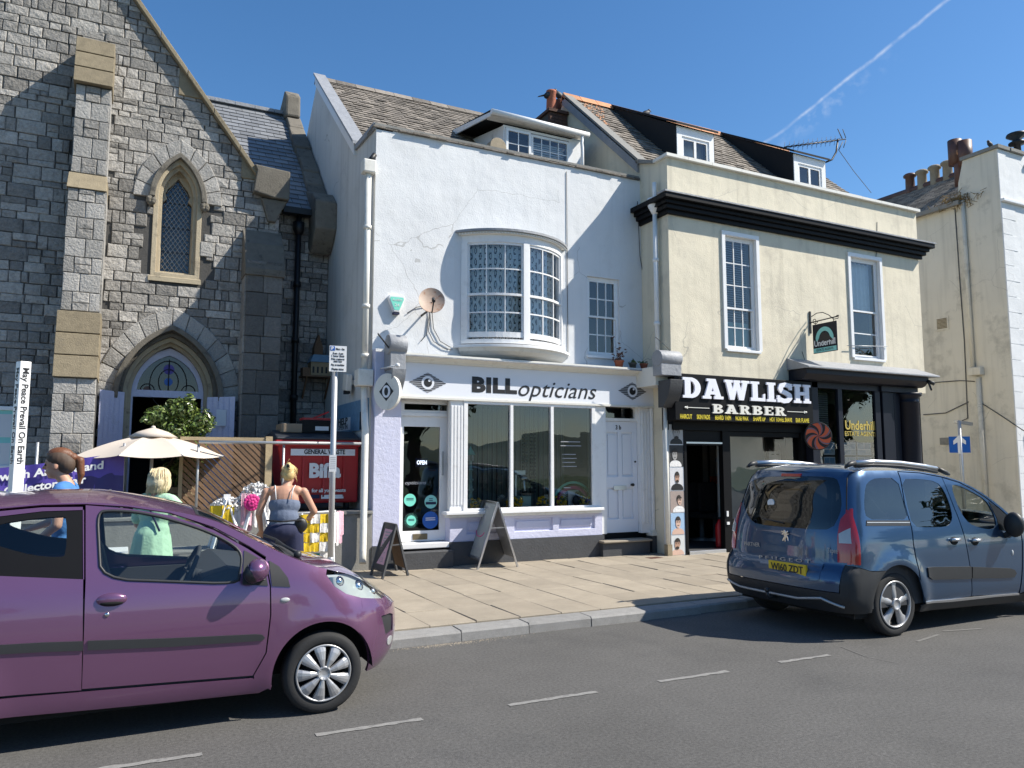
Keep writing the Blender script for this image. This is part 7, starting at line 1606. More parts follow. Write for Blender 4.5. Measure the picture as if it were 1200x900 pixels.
for x in (c2+.15, d2-.15): MB().lathe([(.02, -.03), (.08, -.03), (.08, .03), (.02, .03)], (x, bY+.2, TZ+.08), 'x', 14).obj('wheel', 'rubber', WB)
q0_, q1_ = P(341, 526, Y=bY-.02), P(416, 534, Y=bY-.02); MB().box(q0_.x, q1_.x, bY-.02, bY-.006, q1_.z, q0_.z).obj('label', 'sign_white', WB)
m = MB(); text_on(m, 'GENERAL WASTE', (P(356, 533, Y=bY).x, bY-.021, q1_.z+.025), (1, 0, 0), (0, 0, 1), .10, fit=P(404, 530, Y=bY).x-P(356, 530, Y=bY).x, bold=.03); m.obj('lettering', 'ink', WB)
m = MB(); p_ = P(362, 559, Y=bY); text_on(m, 'Biffa', (p_.x, bY-.012, p_.z), (1, 0, 0), (0, 0, 1), .30, fit=P(399, 560, Y=bY).x-p_.x, bold=.05, depth=.01)
p_ = P(352, 577, Y=bY+.03); text_on(m, 'Biffa  for all your waste', (p_.x, bY+.01, p_.z), (1, 0, 0), (0, 0, 1), .08, fit=P(405, 577, Y=bY).x-p_.x, depth=.02, bold=.02); m.obj('lettering', 'sign_white', WB)
for (pa_, pb_) in ((356, 374), (376, 402)): u_, v_ = P(pa_, 580, Y=bY+.03), P(pb_, 584, Y=bY+.03); MB().box(u_.x, v_.x, bY+.0, bY+.012, v_.z, u_.z).obj('label', 'navy' if pa_ == 356 else 'sign_white', WB)
for (pa_, pb_, ya_, yb__, mt_, lab, dyy) in ((330, 354, 496, 511, 'box_card', 'dull brown box at the left on the bin lid', .5), (355, 392, 492, 512, 'car_dark', 'black crate with a white label on the bin lid', .45)):
    u_, v_ = P(pa_, ya_, Y=bY+.2), P(pb_, yb__, Y=bY+.2); bx_ = thing('box', lab, 'box', (u_.x, bY+.3, zt+.15)); MB().box(u_.x, v_.x, bY+.2, bY+.7, zt+.12, u_.z).obj('body', mt_, bx_, bevel=.01)
    if pa_ == 355: MB().box(u_.x+.2, v_.x-.1, bY+.19, bY+.198, zt+.16, u_.z-.1).obj('label', 'paper', bx_); 
q = P(372, 491, Y=bY+.35); rgb_ = MB(); rgb_.box(q.x-.25, q.x+.25, bY+.25, bY+.55, P(355, 492, Y=bY+.2).z+.005, P(355, 492, Y=bY+.2).z+.04); rgb_.bar((q.x-.1, bY+.3, q.z), (q.x+.18, bY+.35, q.z+.12), .05, .02); tag(rgb_.obj('tray', 'bin_red'), 'flat red tray lying on the black crate', 'tray')
# poster and floodlight on the side wall, model church on the shelf
pw = [P(394, 476, X=XO-.03), P(432, 476, X=XO-.03), P(394, 508, X=XO-.03)]; ya, yb_ = pw[1].y, pw[0].y
if ya < YO+.1: ya = YO+.1
PO = thing('wall_poster', 'blue sky photo poster fixed to the opticians side wall above the bin', 'poster', (XO, (ya+yb_)/2, pw[2].z))
MB().plate([(ya, pw[2].z), (yb_, pw[2].z), (yb_, pw[0].z), (ya, pw[0].z)], (), XO-.03, XO-.003, axis='x').obj('panel', 'paper_blue', PO)
zl = pw[2].z; hh = pw[0].z-zl
MB().plate([(ya+.5*(yb_-ya), zl+.03), (yb_-.1, zl+.03), (yb_-.1, zl+hh*.5), (ya+.5*(yb_-ya), zl+hh*.5)], (), XO-.035, XO-.031, axis='x').obj('caption', 'paper', PO)
m = MB(); 
for k in range(3): m.plate([(ya+.12+.12*k, zl+.01), (ya+.2+.12*k, zl+.01), (ya+.19+.12*k, zl+hh*(.6+.1*(k % 2))), (ya+.14+.12*k, zl+hh*.6)], (), XO-.036, XO-.032, axis='x')
m.obj('printed_figures', 'ink', PO)
m = MB(); text_on(m, 'HELP', (XO-.036, yb_-.2, zl+hh*.28), (0, -1, 0), (0, 0, 1), .16, fit=.4*(yb_-ya)*.8, bold=.03); text_on(m, 'OPEN IN', (XO-.036, yb_-.2, zl+hh*.1), (0, -1, 0), (0, 0, 1), .12, fit=.4*(yb_-ya)*.8); m.obj('lettering', 'ink', PO)
q = P(407, 448, X=XO-.12); FLt = thing('wall_lamp', 'pale wedge shaped lamp on the opticians side wall', 'lamp', tuple(q)); MB().obox(q, (.05, 0, 0), (0, .13, .02), (0, -.03, .14)).obj('housing', 'cream_paint', FLt, bevel=.02); MB().obox(q-Vector((.0, -.02, .17)), (.04, 0, 0), (0, .08, 0), (0, 0, .03)).obj('lens', 'ink', FLt); MB().box(XO-.08, XO-.001, q.y-.04, q.y+.04, q.z-.04, q.z+.04).obj('mount', 'cream_paint', FLt)
q = P(370, 441, Y=YR-.2); MC = thing('model_church', 'dark wooden model church on a wall shelf beside the downpipe', 'ornament', tuple(q))
lft, rgt = P(352, 440, Y=YR-.2).x, P(388, 440, Y=YR-.2).x; w_ = rgt-lft
MB().box(lft, rgt, YR-.42, YR-.02, q.z-.03, q.z+.0).obj('shelf', 'wood', MC)
for x in (lft+.08, rgt-.08): MB().bar((x, YR-.40, q.z-.04), (x, YR-.04, q.z-.42), .03, .03).obj('strut', 'wood', MC)
MB().box(lft+w_*.28, rgt-w_*.05, YR-.35, YR-.08, q.z+.001, q.z+.26).obj('nave', 'pale_wood', MC); MB().plate([(lft+w_*.25, q.z+.262), (rgt-w_*.02, q.z+.262), (rgt-w_*.15, q.z+.40), (lft+w_*.35, q.z+.40)], (), YR-.38, YR-.05).obj('roof', 'paper_blue', MC)
MB().plate([(lft+w_*.38, q.z+.40), (lft+w_*.66, q.z+.40), (lft+w_*.66, q.z+.55), (lft+w_*.52, q.z+.80), (lft+w_*.38, q.z+.55)], (), YR-.34, YR-.15).obj('steeple', 'wood', MC)
MB().box(lft+.02, lft+w_*.26, YR-.32, YR-.1, q.z+.001, q.z+.15).obj('porch', 'wood', MC)
for k in range(4): x = lft+w_*(.36+.14*k); MB().box(x-.018, x+.018, YR-.354, YR-.351, q.z+.05, q.z+.17).obj('window', 'ink', MC)
# ------------------------------------------------------------------ cars: panels laid on analytic body surfaces
def interp(tab):
    xs = [t[0] for t in tab]; ys = [t[1] for t in tab]; n = len(xs)
    d = [(ys[i+1]-ys[i])/(xs[i+1]-xs[i]) for i in range(n-1)]
    m_ = [d[0]]+[0 if d[i-1]*d[i] <= 0 else 2*d[i-1]*d[i]/(d[i-1]+d[i]) for i in range(1, n-1)]+[d[-1]]
    def f(x):
        if x <= xs[0]: return ys[0]
        if x >= xs[-1]: return ys[-1]
        i = 0
        while x > xs[i+1]: i += 1
        h = xs[i+1]-xs[i]; t = (x-xs[i])/h
        return (2*t**3-3*t*t+1)*ys[i]+(t**3-2*t*t+t)*h*m_[i]+(-2*t**3+3*t*t)*ys[i+1]+(t**3-t*t)*h*m_[i+1]
    return f
def subdiv(poly, h):
    out = []
    for i in range(len(poly)):
        p, q = poly[i], poly[(i+1) % len(poly)]; n = max(1, int(math.hypot(q[0]-p[0], q[1]-p[1])/h))
        out += [(p[0]+(q[0]-p[0])*k/n, p[1]+(q[1]-p[1])*k/n) for k in range(n)]
    return out
def smooth_poly(poly, it=2):        # Chaikin, keeps roundness of traced outlines
    for _ in range(it):
        o_ = []
        for i in range(len(poly)):
            p, q = poly[i], poly[(i+1) % len(poly)]; o_ += [(p[0]*.75+q[0]*.25, p[1]*.75+q[1]*.25), (p[0]*.25+q[0]*.75, p[1]*.25+q[1]*.75)]
        poly = o_
    return poly
def panel(name, poly, mapf, m, parent, holes=(), h=.06, off=0.0, rim=.018, inset=.0, flip=False, bulge=0):
    """sheet cut from a body surface, with a folded-in edge; normals come from the surface itself"""
    loops = [subdiv(poly, h)]+[subdiv(q, h) for q in holes]
    allp = [p for l in loops for p in l]; us = [p[0] for p in loops[0]]; vs_ = [p[1] for p in loops[0]]
    pts = []; u = min(us)+h/2
    while u < max(us):
        v = min(vs_)+h/2
        while v < max(vs_):
            if sum(inpoly(u, v, l) for l in loops) % 2 == 1 and all((u-p[0])**2+(v-p[1])**2 > (h*.45)**2 for p in allp): pts.append((u, v))
            v += h
        u += h
    ov, F = tri2d(loops, extra=pts)
    e = .002
    def N(u, v):
        a = mapf(u+e, v)-mapf(u-e, v); b = mapf(u, v+e)-mapf(u, v-e); n = a.cross(b)
        n = n.normalized() if n.length > 1e-12 else Vector((0, -1, 0))
        return -n if flip else n
    P3 = []; NN = []
    for p in ov: n = N(p.x, p.y); NN.append(n); P3.append(mapf(p.x, p.y)+n*off)
    if bulge:
        for i, p in enumerate(ov):
            dmin = min(math.hypot(p.x-q[0], p.y-q[1]) for q in allp); P3[i] = P3[i]+NN[i]*bulge*min(1, dmin/.05)
    verts = list(P3); faces = [f[::-1] if flip else f for f in F]; norms = list(NN); nb = len(verts)
    if rim:
        ec = {(f[i], f[(i+1) % len(f)]) for f in F for i in range(len(f))}
        bd = [(i, j) for (i, j) in ec if (j, i) not in ec]; idx = {}
        for (i, j) in bd:
            for k in (i, j):
                if k not in idx: idx[k] = len(verts); verts.append(P3[k]); verts.append(P3[k]-NN[k]*rim); norms += [NN[k], NN[k]]
        for (i, j) in bd: q = (idx[i], idx[i]+1, idx[j]+1, idx[j]); faces.append(q[::-1] if flip else q)
    me = bpy.data.meshes.new(name); me.from_pydata([tuple(v) for v in verts], [], faces)
    me.polygons.foreach_set('use_smooth', [len(f) == 3 for f in faces]); me.materials.append(M[m] if isinstance(m, str) else m)
    a = me.attributes.new('rnd', 'FLOAT', 'FACE'); a.data.foreach_set('value', [.5]*len(faces))
    me.update()
    ln = []
    for p in me.polygons:
        for vi in p.vertices: ln.append(tuple(norms[vi]) if len(p.vertices) == 3 else (0, 0, 0))
    me.normals_split_custom_set(ln)
    o = bpy.data.objects.new(name, me); col.objects.link(o); kid(o, parent); return o
class Body:
    def __init__(s, yc, W, xn, Ln, pn, qn, xr, Lr, pr, flares=()):
        s.yc = yc; s.W = interp(W); s.xn = interp(xn); s.Ln = Ln; s.pn = pn; s.qn = qn; s.xr = interp(xr); s.Lr = Lr; s.pr = pr; s.fl = flares
    def w(s, x, z):
        W_ = s.W(z)
        for (cx_, cz_, r, a) in s.fl:
            d = math.hypot(x-cx_, z-cz_)
            W_ += a*math.exp(-((d-r)/.09)**2)
        xn, xr = s.xn(z), s.xr(z); t = (x-(xn-s.Ln))/s.Ln
        if t > 0: W_ *= max(0, 1-min(t, 1)**s.pn)**(1/s.qn)
        t = ((xr+s.Lr)-x)/s.Lr
        if t > 0: W_ *= max(0, 1-min(t, 1)**s.pr)**(1/s.pr)
        return W_
    def side(s, sg): return lambda x, z: Vector((x, s.yc-sg*s.w(x, z), z))
    def rear(s):
        def f(y, z):
            t = min(abs(y-s.yc)/s.W(z), .999); return Vector((s.xr(z)+s.Lr-s.Lr*(1-t**s.pr)**(1/s.pr), y, z))
        return f
    def hit(s, px, py):
        d = ray(px, py); o_ = Vector((0, 0, HC)); best = None; prev = None
        for k in range(400):
            Y = s.yc-1.1+k*.005; p = o_+d*(Y/d.y); g = (p.y-(s.yc-s.w(p.x, p.z)))
            if prev is not None and prev < 0 <= g and s.w(p.x, p.z) > 1e-4: return p
            prev = g
            if best is None or abs(g) < best[0]: best = (abs(g), p)
        return best[1]
    def tr(s, pts): return [(q.x, q.z) for q in (s.hit(*p) for p in pts)]
    def hit_rear(s, px, py):
        d = ray(px, py); o_ = Vector((0, 0, HC)); f = s.rear(); best = None
        for k in range(300):
            X = 6.2+k*.003; p = o_+d*(X/d.x); g = abs(p.x-f(p.y, p.z).x)
            if best is None or g < best[0]: best = (g, p)
        return best[1]
    def trr(s, pts): return [(q.y, q.z) for q in (s.hit_rear(*p) for p in pts)]
def arc(cx_, cz_, r, a0, a1, n=16): return [(cx_+r*math.cos(R(a0+(a1-a0)*k/n)), cz_+r*math.sin(R(a0+(a1-a0)*k/n))) for k in range(n+1)]
def wheel(parent, c, r, wd, sg, style, face_ang=0):
    """tyre with tread, rim and hub; sg=+1 when the outer face looks towards -y"""
    cx_, cy_, cz_ = c; o_ = -sg
    def L(prof): return [(a, o_*b) for a, b in prof]
    k_ = .705 if style == 'cap' else .73
    T = MB().lathe(L([(r*k_, -wd+.01), (r*.86, -wd), (r*.97, -wd+.02), (r, -wd*.75), (r, -.035), (r*.975, -.008), (r*.90, .006), (r*(k_+.06), .004), (r*k_, -.004), (r*(k_-.005), -.03)]), c, 'y', 48, caps=False)
    t = T.obj('wheel', 'rubber', parent)
    g_ = MB()
    for q in (-.25, -.5, -.75): g_.lathe([(r*1.001, wd*q*o_-.004), (r*1.002, wd*q*o_+.004)], c, 'y', 40)
    rr_ = r*k_
    MB().lathe(L([(rr_, -.004), (rr_*.96, .0), (rr_*.93, -.02), (rr_*.90, -.09), (rr_*.3, -.10)]), c, 'y', 40, caps=False).obj('rim_barrel', 'brake', t)
    MB().lathe(L([(rr_*.72, -.088), (rr_*.72, -.07), (.05, -.07), (.05, -.088)]), c, 'y', 28).obj('brake_disc', 'brake', t)
    m = MB(); n = 9 if style == 'cap' else 5
    def pt(a, rad, d): return (cx_+rad*math.cos(a), cy_+o_*d*1.0, cz_+rad*math.sin(a))
    for k in range(n):
        a = face_ang+2*math.pi*k/n
        if style == 'cap':
            wi, wo = .13, .165
            st = [(.16, .30, .018), (.5, .235, .024), (.78, .232, .016), (.955, .225, .004)]
        else: st = [(.14, .55, .0), (.35, .33, .004), (.7, .25, -.010), (.97, .30, -.010)]
        rows_ = []
        for (q, hw_, d) in st:
            rr2 = rr_*q; rows_.append([pt(a-hw_*1.04, rr2, d-.03), pt(a-hw_, rr2, d-.006), pt(a-hw_*.55, rr2, d+.002), pt(a, rr2, d+(.004 if style == 'cap' else .006)), pt(a+hw_*.55, rr2, d+.002), pt(a+hw_, rr2, d-.006), pt(a+hw_*1.04, rr2, d-.03)])
        s_ = MB().grid(rows_, style != 'cap', flip=(sg < 0)); s_.obj('spoke', 'hubcap', t)
    MB().lathe(L([(rr_, .004), (rr_*.975, .012), (rr_*.93, .006), (rr_*.92, -.02)]), c, 'y', 48, caps=False).obj('rim', 'hubcap', t)
    MB().lathe(L([(rr_*.27, -.02), (rr_*.26, .018), (rr_*.20, .026), (rr_*.19, .020), (0, .024)]), c, 'y', 28).obj('hub', 'hubcap', t)
    if style != 'cap':
        for k in range(5): a = face_ang+2*math.pi*(k+.5)/5; MB().lathe(L([(.012, 0), (.012, .014), (0, .016)]), (cx_+.052*math.cos(a), cy_, cz_+.052*math.sin(a)), 'y', 8).obj('wheel_bolt', 'brake', t)
    return t
def well(x, z, r, y0, y1, parent):
    pts = arc(x, z, r, 0, 180, 20); MB().grid([[(a, y0, b) for a, b in pts], [(a, y1, b) for a, b in pts], [(x, y1, z)]*21], True).obj('wheel_well', 'car_dark', parent)
# ---- purple hatchback -------------------------------------------------------
PB = Body(6.415, [(.12, .70), (.20, .775), (.30, .80), (.45, .812), (.62, .815), (.80, .803), (.92, .783), (1.0, .757), (1.1, .715), (1.25, .65), (1.38, .59), (1.48, .54), (1.58, .48)],
          [(.12, 1.90), (.2, 1.97), (.32, 2.045), (.5, 2.07), (.65, 2.05), (.75, 1.99), (.85, 1.90), (.95, 1.84), (1.2, 1.8)], .80, 2.7, 2.1,
          [(.15, -1.27), (.4, -1.36), (.7, -1.37), (.95, -1.33), (1.2, -1.22), (1.5, -1.0)], .35, 3.0, ((1.34, .28, .36, .012), (-1.0, .28, .36, .012)))
PC = thing('parked_car', 'purple metallic small hatchback with silver wheel trim parked at the left', 'car', (.35, 6.41, 0))
A = PB.tr([(0, 594), (50, 590), (100, 589), (150, 592), (200, 598.5), (250, 610), (300, 634), (336, 651), (371, 664), (392, 669), (409, 673), (435, 687), (449, 698)])
et = [(-1.36, .98), (-1.3, 1.10), (-1.15, 1.36), (-1.0, 1.46), (-.85, 1.50)]+[(x, z) for x, z in A]+[(1.92, A[-1][1]-.055), (2.03, A[-1][1]-.10)]
et.sort(); et2 = [et[0]]
for p in et[1:]:
    if p[0]-et2[-1][0] > .02: et2.append(p)
ZE = interp(et2); xend = et2[-1][0]
def topf(x, v):            # v in -1..1 across
    z = ZE(x); w_ = PB.w(x, z); c = .075-.035*min(1, max(0, (x+.1)/.7)); c *= min(1, w_/.45); return Vector((x, PB.yc+v*w_, z+c*(1-abs(v)**2.4)))
def xgrid(a, b, n): return [a+(b-a)*k/n for k in range(n+1)]
def top_sheet(name, x0, x1, v0, v1, mt_, n=24, nv=20, off=0, fx=None, parent=PC, f=None, rim=.02):
    f = f or topf; m = MB(); rows_ = []
    for x in xgrid(x0, x1, n): rows_.append([f(x, v)+Vector((0, 0, off)) for v in xgrid(v0, v1, nv)])
    m.grid(rows_, True)
    return m.obj(name, mt_, parent)
Xw0, Xw1 = PB.hit(232, 605).x, PB.hit(336, 651).x      # windscreen between these stations
top_sheet('roof', -1.0, Xw0, -1, 1, 'purple', 30, 24)
top_sheet('rear_window', -1.34, -1.0, -.86, .86, 'tint_glass', 10, 14, -.006)
for v0, v1 in ((-1, -.86), (.86, 1)): top_sheet('rear_pillar', -1.36, -1.0, v0, v1, 'purple', 10, 3)
for v0, v1 in ((-1, -.93), (.93, 1)): top_sheet('windscreen_pillar', Xw0, Xw1+.03, v0, v1, 'purple', 24, 3)
top_sheet('windscreen', Xw0, Xw1+.0, -.93, .93, 'car_glass', 24, 20, -.004)
top_sheet('windscreen_seal', Xw0-.012, Xw0+.012, -.93, .93, 'black_plastic', 2, 20, .002)
for v0, v1 in ((-.945, -.925), (.925, .945)): top_sheet('windscreen_seal', Xw0, Xw1, v0, v1, 'black_plastic', 20, 2, .0025)
top_sheet('scuttle', Xw1, Xw1+.12, -.93, .93, 'black_plastic', 4, 20, -.006)
top_sheet('bonnet', Xw1+.12, xend-.0, -.9, .9, 'purple', 30, 24, .0)
for v0, v1 in ((-1, -.907), (.907, 1)): top_sheet('front_wing', Xw1+.03, xend-.0, v0, v1, 'purple', 26, 3)
m = MB(); a = topf(Xw1+.06, -.55); m.tube([a+Vector((0, 0, .02)), topf(Xw1+.03, -.1)+Vector((0, 0, .03)), topf(Xw1-.02, .25)+Vector((0, 0, .025))], .012, 6); a = topf(Xw1+.10, -.82); m.tube([a+Vector((0, 0, .03)), topf(Xw1-.0, -.4)+Vector((0, 0, .025))], .012, 6); m.ball(a+Vector((0, 0, .02)), .03, 8, 6); m.obj('wiper', 'black_plastic', PC)
wc = (1.34, 5.60, .278); rcx = -1.0
AR = .355
door = PB.tr([(100.5, 592), (150, 596), (200, 604), (250, 621), (290, 643), (310, 656), (316, 687), (316.5, 720), (311, 765), (296, 791.5), (200, 799), (96, 807.5), (98.5, 740), (100.5, 680)])
dwin = smooth_poly(PB.tr([(114, 601), (127, 598), (167, 600.5), (217, 613.5), (253, 627), (277, 641), (284, 652), (281, 672), (279, 684.5), (200, 681.5), (118, 678.5), (116, 640)]), 2)
bt = [(q[0], q[1]) for q in PB.tr([(96, 810.5), (0, 816)])]
zsill = PB.tr([(200, 800)])[0][1]
tb = PB.hit(97.5, 680); rdoor_t = PB.tr([(97, 594), (50, 594.5), (0, 599)])
rd = [rdoor_t[0], rdoor_t[1], rdoor_t[2], (-.9, rdoor_t[2][1]-.06), (-1.08, 1.25), (-1.12, 1.1), (-1.05, .9), (-1.0, .7)]+[(rcx+AR*math.cos(R(a)), .278+AR*math.sin(R(a))) for a in (90, 75, 60, 45, 30, 15, 0)][0:7]+[(bt[1][0], bt[1][1]), (bt[0][0]-.004, bt[0][1]+.01), (PB.hit(97, 740).x, PB.hit(97, 740).z), (tb.x, tb.z)]
rwin = [p for p in PB.tr([(98.5, 597.5), (50, 599), (0, 605)])]+[(-.88, PB.hit(0, 605).z-.05), (-1.0, 1.25), (-1.02, 1.10), (-.9, 1.04)]+PB.tr([(0, 675), (50, 677), (98.5, 679)])
rclear = smooth_poly(PB.tr([(-22, 630), (-10, 617), (20, 609.5), (72, 604.5), (78.5, 607), (77.5, 650), (70, 653), (38, 650.5), (10, 643), (-12, 636)]), 1)
bl = PB.tr([(423.5, 701), (425, 715), (423, 727), (417, 736)])
def side_top(x0, x1, n=24): return [(x, ZE(x)) for x in xgrid(x0, x1, n)]
for sg in (1, -1):
    S = PB.side(sg); fl = sg < 0
    panel('front_door', door, S, 'purple', PC, [dwin[::-1]], h=.05, flip=fl)
    panel('door_glass', dwin, S, 'car_glass', PC, h=.08, off=-.010, rim=0, flip=fl)
    def seal(poly, r_=.008, off=.0, nm='window_seal', mt_='black_plastic'):
        m = MB(); pp = [S(*p)+Vector((0, -sg*off, 0)) for p in subdiv(poly, .03)]; pp.append(pp[0]); pp.append(pp[1]); m.tube(pp, r_, 6, caps=False); m.obj(nm, mt_, PC)
    seal(dwin, .010)
    panel('rear_door', rd, S, 'purple', PC, [rwin[::-1]], h=.06, flip=fl)
    panel('window_surround', rwin, S, 'tint_glass' if False else 'black_paint', PC, [rclear[::-1]], h=.06, off=-.004, flip=fl)
    panel('rear_glass', rclear, S, 'car_glass', PC, h=.08, off=-.008, rim=0, flip=fl)
    # roof rail strip and quarter
    up = side_top(-1.3, Xw1+.02, 40); lo = [(x, z+.012) for x, z in (rd[3:5][::-1][0:0])]
    lo = PB.tr([(313, 653), (292, 639.5), (251, 617.5), (200, 600.8), (150, 593), (100, 589.8), (50, 591.5), (0, 596)])
    lo = [(x, min(z, ZE(x)-.008)) for x, z in lo]
    panel('roof_side', up+lo+[(-.9, rdoor_t[2][1]-.035), (-1.105, 1.26), (-1.14, 1.1), (-1.35, .98)], S, 'purple', PC, h=.05, flip=fl)
    panel('rear_quarter', [(-1.35, .97), (-1.13, 1.09), (-1.06, .89), (-1.01, .7)]+arc(rcx, .278, AR, 92, 178, 12)+[(-1.37, .25), (-1.372, .6)], S, 'purple', PC, h=.06, flip=fl)
    fd = PB.tr([(311.5, 655.5), (317.5, 687), (318, 720), (312.5, 765), (297.5, 791.5)])
    xa = fd[-1][0]; zb_ = PB.tr([(300, 800)])[0][1]
    a0 = math.degrees(math.acos(max(-1, min(1, (xa-1.34)/AR)))) if abs(xa-1.34) < AR else 180
    ft = side_top(fd[0][0]+.01, PB.hit(383, 672).x, 16)
    hl = PB.tr([(382, 673), (409, 671.5), (424, 675), (438.5, 686), (452, 698.5), (447, 701), (423.4, 700.5), (406, 696), (392, 687)])
    x4 = PB.hit(423, 726)
    a_end = math.degrees(math.atan2(bl[3][1]-.278, bl[3][0]-1.34))
    wing = [fd[0]]+ft+[hl[0], hl[8], hl[7], hl[6]]+bl[1:3]+arc(1.34, .278, AR, a_end, 178, 22)+[(1.34-AR, PB.hit(305, 810).z)]+[(fd[4][0]+.004, fd[4][1]-.03)]+fd[1:5][::-1]
    panel('front_wing', wing, S, 'purple', PC, h=.045, flip=fl)
    bb = PB.hit(425, 801); bx1 = 1.97
    fg = [(1.80, .605), (1.90, .60), (1.945, .58), (1.94, .46), (1.85, .45)]
    bt_up = [hl[6], hl[5], hl[4]]
    xs_ = xgrid(hl[4][0]+.01, xend, 10); upper = [(x, ZE(x)) for x in xs_]
    nose = [(PB.xn(z)-.002, z) for z in (ZE(xend)-.01, .62, .55, .5, .42, .35, .30, .26)]
    bot = [(1.9, .22), (1.80, .215), (1.34+AR*math.cos(R(-8)), .215)]
    bump = [hl[6], hl[5], hl[4]]+upper+nose+bot+arc(1.34, .278, AR, -4, a_end, 14)+[bl[2], bl[1]]
    panel('front_bumper', bump, S, 'purple', PC, [fg[::-1]], h=.04, flip=fl)
    panel('fog_grille', fg, S, 'grey_plastic', PC, h=.04, off=-.012, flip=fl)
    fc = (1.905, .395); panel('fog_lamp', arc(fc[0], fc[1], .035, 0, 340, 14), S, 'lamp_clear', PC, h=.03, off=.004, flip=fl)
    panel('headlight_bowl', hl, S, 'lamp_clear', PC, h=.04, off=-.022, rim=0, flip=fl)
    HL = panel('headlight', hl, S, 'car_glass', PC, h=.035, off=.002, rim=.0, flip=fl, bulge=.008)
    for (q_, r_) in (((402, 682), .055), ((424, 688), .06), ((440, 693), .035)):
        c = PB.hit(*q_); sp = S(c.x, c.z); 
        n_ = Vector((.5, -sg*.85, .15)).normalized(); MB().ball(sp-n_*(r_+.009), r_, 14, 10).obj('bulb_reflector', 'chrome', HL)
    for (q0, q1) in (((119, 746), (309, 746)),): pass
    ml = PB.tr([(103, 750.5), (200, 747.5), (300, 742.8), (307, 743.5), (310.5, 747), (307, 750.5), (200, 757.5), (103, 761.5)])
    panel('side_moulding', ml, S, 'grey_plastic', PC, h=.06, off=.012, rim=.014, flip=fl, bulge=.004)
    m2_ = PB.tr([(97.5, 751), (50, 752.5), (0, 755.5)]); m3_ = PB.tr([(0, 766.5), (50, 763.5), (97.5, 762)])
    panel('side_moulding', m2_+[(-.8, m2_[2][1]+.01), (-.8, m3_[0][1]+.01)]+m3_, S, 'grey_plastic', PC, h=.06, off=.012, rim=.014, flip=fl, bulge=.004)
    sl = PB.tr([(296, 795), (200, 802.5), (96, 811), (0, 819.5)]); sb = PB.tr([(0, 842), (100, 832.5), (200, 823), (303, 812)])
    ra_ = rcx+AR*.99
    panel('sill', sl+[(ra_, sl[3][1]+.004), (ra_, sb[0][1]+.004)]+sb+[(1.34-AR*.985, PB.hit(303, 806).z)], S, 'purple', PC, h=.05, flip=fl)
    panel('corner_trim', PB.tr([(315, 657), (327, 664), (337, 677), (340, 688), (318.5, 687)]), S, 'grey_plastic', PC, h=.04, off=.006, rim=.006, flip=fl)
    panel('mirror_trim', PB.tr([(286, 645), (308, 657), (314, 686.5), (284, 685)]), S, 'grey_plastic', PC, h=.04, off=.006, rim=.006, flip=fl)
    hc = PB.hit(131, 702.5); sp = S(hc.x, hc.z); m = MB(); m.ball(sp+Vector((0, -sg*.006, 0)), (.088, .028, .043), 20, 12); m.obj('door_handle', 'purple', PC)
    m = MB(); m.ball(sp+Vector((0, -sg*.014, -.018)), (.07, .022, .02), 16, 10); m.obj('handle_recess', 'car_dark', PC)
    hc = PB.hit(125.5, 720); m = MB(); m.lathe([(.014, 0), (.014, -sg*.008), (0, -sg*.009)], S(hc.x, hc.z), 'y', 14); m.obj('door_lock', 'chrome', PC)
    hc = PB.hit(334, 703); m = MB(); m.ball(S(hc.x, hc.z), (.034, .012, .017), 14, 8); m.obj('side_repeater', 'lamp_clear', PC)
    # mirror
    mc = PB.hit(300, 672) if sg > 0 else None; c = S(PB.hit(296, 672).x, PB.hit(296, 672).z)+Vector((.02, -sg*.10, .035))
    m = MB(); m.ball(c, (.075, .105, .078), 18, 12, rot=Matrix.Rotation(R(-18*sg), 3, 'Z')); m.obj('mirror_cap', 'purple', PC)
    m = MB(); m.ball(c+Vector((-.028, sg*.01, -.02)), (.062, .103, .070), 18, 12, rot=Matrix.Rotation(R(-18*sg), 3, 'Z')); m.bar(c+Vector((.01, sg*.03, -.05)), S(c.x-.01, c.z-.08)+Vector((0, sg*.02, 0)), .09, .05); m.obj('mirror_base', 'black_plastic', PC)
    for xw in (1.34, rcx): wheel(PC, (xw, PB.yc-sg*.812, .278), .278, .16, sg, 'cap', .35 if xw > 0 else 1.1)
    # wheel well
    for xw in (1.34, rcx):
        well(xw, .278, AR+.005, PB.yc-sg*.79, PB.yc-sg*.42, PC)
